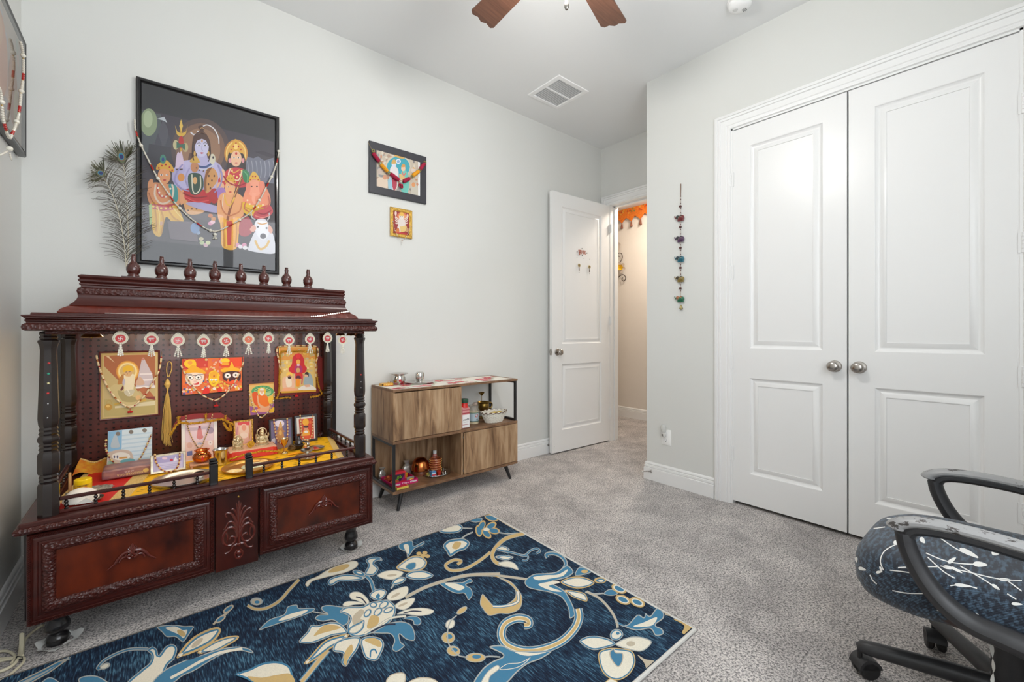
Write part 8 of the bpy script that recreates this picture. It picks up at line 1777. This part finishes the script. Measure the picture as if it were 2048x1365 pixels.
    p.poly([(690, 560), (720, 450), (745, 440), (770, 520), (775, 560)], (176, 190, 200), True); p.ell(760, 430, 22, 20, (120, 110, 100)); p.ell(888, 412, 22, 20, (120, 110, 100)); p.ell(1020, 396, 22, 20, (120, 110, 100)); p.poly([(664, 620), (700, 600), (790, 582), (880, 600), (905, 650), (900, 690), (780, 740), (660, 772)], (196, 176, 160), True); p.ell(790, 650, 90, 40, (226, 220, 210)); p.poly([(790, 690), (880, 670), (930, 690), (900, 715), (800, 720)], (96, 160, 170), True); p.poly([(664, 700), (720, 700), (740, 750), (664, 770)], (150, 176, 150), True); p.ell(725, 655, 8, 16, (90, 80, 110)); p.ell(755, 655, 8, 16, (90, 80, 110)); p.poly([(770, 660), (850, 652), (852, 668), (772, 676)], (206, 150, 70))
    art(r_, p)
    fb = lambda a, b: onplane(80+a/4.875, 780+b/4.875, np.array(fn(250, 900))+np.array(N_)*.006, N_)
    garl('brown and cream bead garland on the pale blue print', fb, [(645, 480), (640, 560), (660, 620), (690, 680), (740, 720), (800, 745), (870, 745), (930, 715), (980, 665), (1020, 590), (1060, 500), (1088, 430)], [('b', .0046, (226, 196, 130), .009), ('b', .0036, (150, 60, 50), .007), ('b', .004, (206, 190, 160), .008)])
    stripe = M('striped_silver_frame', (214, 206, 186), .3, .4, noise=(60, (140, 120, 80), .6, None))
    r_, fn, N_, *_q = standing('small_framed_picture', 'small silver striped frame with a lilac picture in front of the tray', (299.5, 912), (371.3, 903), (372.3, 938), (301.5, 951), 2.478, zf, [(0, 0), (0, .008), (.002, .010), (.009, .009), (.0095, .007)], stripe, (196, 190, 226))
    p = Print(lambda a, b: fn(80+a/4.875, 780+b/4.875), N_, .00004); p.poly([(1135, 670), (1385, 640), (1390, 770), (1140, 805)], (206, 200, 232)); p.poly([(1135, 670), (1385, 640), (1386, 690), (1137, 720)], (170, 160, 206)); p.poly([(1300, 700), (1320, 650), (1345, 690)], (236, 234, 244)); p.ell(1282, 686, 16, 12, (190, 20, 60)); p.ell(1215, 668, 26, 14, (226, 200, 220))
    for k in range(3): p.poly([(1170, 740+k*16), (1350, 716+k*16), (1350, 720+k*16), (1170, 745+k*16)], (176, 170, 216))
    art(r_, p)
    fb2 = lambda a, b: onplane(80+a/4.875, 780+b/4.875, np.array(fn(335, 930))+np.array(N_)*.009, N_)
    garl('cream and dark bead garland on the small silver striped frame', fb2, [(1120, 620), (1125, 680), (1145, 730), (1180, 775), (1240, 800), (1300, 790), (1340, 755), (1360, 690), (1362, 600)], [('b', .0046, (226, 190, 130), .009), ('b', .0036, (140, 60, 46), .007)])
    # white deep frame with gold trimmed red cloth
    wf = M('white_frame', (236, 230, 222), .4)
    r_, fn, N_, *_q = standing('framed_picture', 'deep white frame with pink devotional print, draped in gold tinsel', (356, 836), (438, 832), (431, 921.5), (370, 926), 2.640, ZS+.004, [(0, 0), (0, .022), (.014, .022), (.0145, .016)], wf, (232, 206, 206), .022, math.radians(6))
    p = Print(lambda a, b: fn(330+a/8.53, 820+b/8.53), N_, .00004); p.poly([(345, 190), (850, 160), (830, 820), (370, 880)], (232, 206, 212)); p.poly([(345, 560), (840, 520), (830, 820), (370, 880)], (232, 200, 190)); p.poly([(545, 430), (560, 330), (590, 300), (620, 330), (640, 430), (655, 470), (600, 510), (540, 480)], (214, 130, 130), True); p.ell(590, 295, 24, 20, (150, 30, 60)); p.ell(770, 350, 60, 60, (170, 150, 170)); p.ell(420, 610, 50, 50, (222, 176, 160)); p.ell(772, 565, 40, 44, (240, 226, 220)); p.ell(772, 565, 8, 8, (110, 70, 90)); p.poly([(540, 560), (650, 550), (650, 600), (540, 605)], (206, 196, 206)); p.poly([(375, 715), (465, 700), (468, 775), (380, 790)], (110, 120, 180)); p.line([(560, 590), (590, 570), (630, 585)], 8, (130, 140, 180))
    art(r_, p)
    fw_ = np.array(fn(400, 880)); fz = lambda d: (lambda a, b: onplane(330+a/8.53, 820+b/8.53, fw_+np.array(N_)*d, N_))
    g = thing('tinsel_garland', 'red cloth with gold tinsel draped over the deep white frame', 'garland', tuple(fz(.02)(600, 300)), 'tinsel garlands')
    Pq = [(95, 420), (150, 260), (240, 120), (500, 70), (960, 55), (1060, 120), (1150, 190), (1010, 190), (960, 150), (600, 150), (250, 190), (180, 300)]
    mb = MB(); mb.prism([(0, 0)]*0 or [(t[0], t[2]) for t in [fz(.012)(a, b) for a, b in Pq]], .012, ((0, fz(.012)(600, 100)[1]-.0, 0), (1, 0, 0), (0, .10, .995), (0, 1, 0)) if False else ((0, fz(.014)(600, 100)[1], 0), (1, 0, 0), (0, 0, 1), (0, 1, 0))); part('red_cloth', mb, M('maroon_satin', (140, 30, 30), .45), g)
    tinsel([(90, 430), (150, 330), (240, 225), (400, 235), (560, 225), (700, 205), (850, 180), (960, 160), (1060, 200), (1180, 260)], fz(.020), g, 10, .0055); tinsel([(240, 200), (225, 150), (240, 120)], fz(.02), g, 8, .005); tinsel([(700, 190), (695, 120), (700, 70)], fz(.02), g, 8, .005); tinsel([(1030, 160), (1030, 100)], fz(.02), g, 8, .005); tinsel([(1000, 220), (1060, 320), (1130, 350), (1100, 240)], fz(.012), g, 10, .006)
    garl('gold and dark bead garland on the deep white frame', fz(.014), [(360, 90), (365, 200), (400, 330), (450, 460), (510, 570), (560, 640), (620, 640), (680, 500), (730, 370), (770, 250), (815, 60)], [('b', .0034, (214, 180, 130), .0065), ('b', .0026, (110, 80, 50), .005)])
    # gold print behind the idols
    gfm = M('gilt_frame', (206, 160, 66), .32, .8)
    r_, fn, N_, *_q = standing('small_framed_picture', 'gold patterned frame with a red and pink print behind the silver idols', (466.4, 842.6), (507, 839), (507, 890), (468, 894), 2.650, ZS+.030, thin(.006, .008), gfm, (226, 176, 150), .008, math.radians(8))
    p = Print(lambda a, b: fn(450+a/9.75, 820+b/9.75), N_, .00004); p.poly([(210, 260), (500, 230), (500, 640), (220, 680)], (226, 170, 150)); p.poly([(250, 250), (480, 230), (480, 300), (250, 300)], (214, 60, 60)); p.ell(370, 400, 95, 120, (232, 196, 170)); p.ell(370, 350, 45, 60, (226, 150, 120)); p.ell(370, 500, 80, 60, (236, 210, 190)); p.line([(250, 330), (230, 480), (260, 600)], 26, (206, 130, 140)); p.line([(480, 300), (490, 450), (470, 580)], 20, (206, 150, 80)); art(r_, p)
    # purple picture and dark framed red picture
    r_, fn, N_, *_q = standing('framed_picture', 'charcoal framed purple picture of a standing golden deity', (536.7, 839.5), (584.4, 836), (586.5, 902), (541, 903), 2.610, zf, [(0, 0), (0, .010), (.004, .012), (.008, .011), (.0085, .009)], M('charcoal_frame'), (120, 110, 140), .010, math.radians(8))
    p = Print(lambda a, b: fn(450+a/9.75, 820+b/9.75), N_, .00004); p.poly([(905, 225), (1275, 195), (1290, 730), (920, 750)], (110, 100, 140)); p.ell(1065, 270, 90, 70, (226, 214, 226)); p.poly([(1010, 600), (1030, 400), (1080, 250), (1130, 400), (1150, 600)], (190, 130, 60), True); p.ell(1082, 320, 34, 44, (206, 160, 100)); p.poly([(1050, 290), (1082, 225), (1112, 290)], (206, 160, 60)); p.poly([(980, 420), (1050, 380), (1060, 460)], (176, 120, 60)); p.poly([(1180, 420), (1110, 380), (1100, 460)], (176, 120, 60)); p.poly([(905, 600), (980, 560), (960, 740), (915, 745)], (200, 196, 206), True); p.ell(1080, 450, 30, 50, (220, 170, 80)); p.poly([(1170, 560), (1280, 540), (1285, 720), (1180, 730)], (140, 120, 116), True); p.poly([(1030, 600), (1130, 600), (1150, 735), (1020, 742)], (150, 110, 90), True); art(r_, p)
    fb3 = lambda a, b: onplane(450+a/9.75, 820+b/9.75, np.array(fn(560, 870))+np.array(N_)*.010, N_)
    garl('gold and pink bead garland on the charcoal framed purple picture', fb3, [(950, 170), (960, 260), (975, 380), (990, 480), (1010, 570), (1060, 640), (1120, 660), (1180, 620), (1215, 520), (1225, 400), (1220, 300), (1212, 150)], [('b', .0050, (226, 190, 130), .010), ('b', .0038, (176, 100, 80), .007)])
    r_, fn, N_, *_q = standing('framed_picture', 'dark grey framed red and gold picture at the right end of the shrine', (587.7, 832.6), (632.8, 828), (636, 881), (591, 887), 2.665, zf, [(0, 0), (0, .010), (.003, .012), (.0115, .012), (.012, .009)], M('charcoal_frame'), (238, 234, 226), .010, math.radians(8))
    p = Print(lambda a, b: fn(560+a/9.75, 810+b/9.75), N_, .00004); p.poly([(365, 285), (655, 255), (665, 655), (395, 690)], (206, 70, 40)); p.ell(500, 340, 62, 70, (240, 176, 40)); p.poly([(440, 560), (470, 480), (510, 450), (560, 490), (580, 570), (560, 640), (450, 650)], (240, 170, 50), True); p.ell(508, 470, 36, 42, (226, 160, 120)); p.ell(505, 430, 52, 24, (50, 30, 26)); p.poly([(485, 420), (505, 385), (525, 418)], (190, 50, 40)); p.poly([(470, 520), (510, 500), (550, 520), (540, 550), (480, 550)], (240, 236, 226)); p.poly([(440, 620), (520, 600), (600, 600), (600, 650), (470, 670)], (226, 90, 40), True); p.ell(590, 340, 24, 30, (226, 110, 50)); p.ell(410, 480, 24, 40, (226, 150, 60)); art(r_, p)
    fb4 = lambda a, b: onplane(560+a/9.75, 810+b/9.75, np.array(fn(612, 860))+np.array(N_)*.010, N_)
    garl('cream bead garland on the dark grey framed red picture', fb4, [(390, 190), (400, 260), (405, 350), (408, 440), (415, 540), (440, 630), (500, 690), (570, 680), (620, 610), (640, 500), (642, 400), (645, 290), (640, 180)], [('b', .0048, (232, 206, 150), .010), ('b', .003, (190, 120, 80), .006)])
shrine_pictures()

# ------------------------------------------------------------------ pendant hanging under the cornice, bells
def hanging():
    y = 2.118; r_ = thing('pendant_hanging', 'string of red drop medallions with pearl strands under the shrine cornice', 'hanging', (.25, y, 1.03))
    cen = [(241, 677, 1), (303, 679, 2), (356, 681, 1), (407, 683, 2), (452, 682, 1), (497, 679, 0), (537, 677, 1), (578, 681, 2), (620, 679, 1), (655, 677, 2), (685, 680, 1)]
    q = [ony(u, 664, y) for u, v, _ in cen]; part('string', MB().tube([tuple(p) for p in q], .0012, 6), M('pale_cord'), r_)
    wm = M('pearl_white_border', (226, 216, 190), .4); pm = M('bead_222_216_202', PRL, .25)
    reds = [(200, 30, 32), (196, 28, 30), (226, 110, 110), (200, 44, 34), (206, 60, 36), (222, 104, 56), (214, 54, 46), (200, 36, 40), (190, 30, 46), (190, 34, 36), (190, 28, 34)]
    for k, (u, v, kind) in enumerate(cen):
        c = ony(u, v, y); R = .0196
        def drop(s, up): return [(s*R*math.cos(t)*(1 if math.sin(t) < .2 else max(.0, 1-.45*(math.sin(t)-.2))), s*R*(math.sin(t) if math.sin(t) < 0 else math.sin(t)*up)) for t in np.linspace(0, 2*PI, 28, endpoint=False)]
        fr = (tuple(c), (1, 0, 0), (0, 0, 1), (0, -1, 0)); up = 1.35 if k != 10 else 1.05
        m = part('medallion', MB().prism(drop(1.12, up), .0022, fr), wm, r_)
        dt = MB()
        for t in np.linspace(0, 2*PI, 22, endpoint=False):
            x_, z_ = R*.98*math.cos(t)*(1 if math.sin(t) < .2 else 1-.45*(math.sin(t)-.2)), R*.98*(math.sin(t) if math.sin(t) < 0 else math.sin(t)*up); dt.ball((c[0]+x_, y-.0026, c[2]+z_), .0010, 5, 3)
        part('dark_studs', dt, M('dark_stud', (70, 50, 40), .4), m, kind='stuff')
        part('red_disc', MB().lathe([(0, .0022), (R*.74, .0022), (R*.72, .0034), (0, .0036)], (c[0], y, c[2]-.001), 24, (0, -1, 0)), M('disc_%d' % k, reds[k], .4), m)
        g = MB(); b = .0062; w_ = .0011
        def ln(*pts): g.tube([(c[0]+a*b, y-.0038, c[2]-.001+d*b) for a, d in pts], w_, 5)
        if kind == 1: ln((0, -1), (0, 1)); ln((-1, 0), (1, 0)); ln((0, 1), (.9, 1)); ln((1, 0), (1, -.9)); ln((0, -1), (-.9, -1)); ln((-1, 0), (-1, .9))
        elif kind == 2: ln((-1.4, .8), (1.4, .8)); ln((-.9, .8), (-.9, -.2), (-.5, -.6), (-.3, .1), (-.3, .8)); ln((.3, .8), (.2, .0), (.7, .1), (.8, .8)); ln((.8, .8), (.8, -.7)); ln((-.7, -.6), (-.4, -1.1))
        else: ln((0, .8), (-.6, .1), (0, -.8), (.6, .1), (0, .8))
        part('white_mark', g, M('mark_white', (240, 236, 230), .5), m)
        z0 = c[2]-R*1.05; n_ = 3; 
        for j in range(n_):
            d = (j-1)*(.0030+.0010*(k % 3)); mb = MB()
            for i in range(6): mb.ball((c[0]+d*(.35+.34*i), y-.001-.001*(j == 1), z0-.005-.0070*i-(.003 if j == 1 else 0)), .0034, 7, 5)
            part('pearl_strand', mb, pm, r_, kind='stuff')
    for k, (u, v, yy, s, lab) in enumerate(((184, 672, 2.30, 1.15, 'brass bell hanging under the roof by the left posts'), (681, 668, 2.32, .9, 'brass bell under the roof, left of the right front post'), (702, 668, 2.27, .9, 'brass bell under the roof, nearest the right front post'))):
        c = ony(u, v, yy); c[2] = 1.1165; r_ = thing('brass_bell', lab, 'bell', tuple(c), 'brass bells under the roof')
        part('bell', MB().lathe([(.0265*s, -.010*s), (.028*s, -.008*s), (.022*s, 0), (.018*s, .007), (.010*s, .0105), (.003, .012), (.003, .0125), (0, .0125)], c, 22), gold_m, r_); part('clapper', MB().ball((c[0], c[1], c[2]-.009*s), .004*s, 8, 5), gold_m, r_)
hanging()
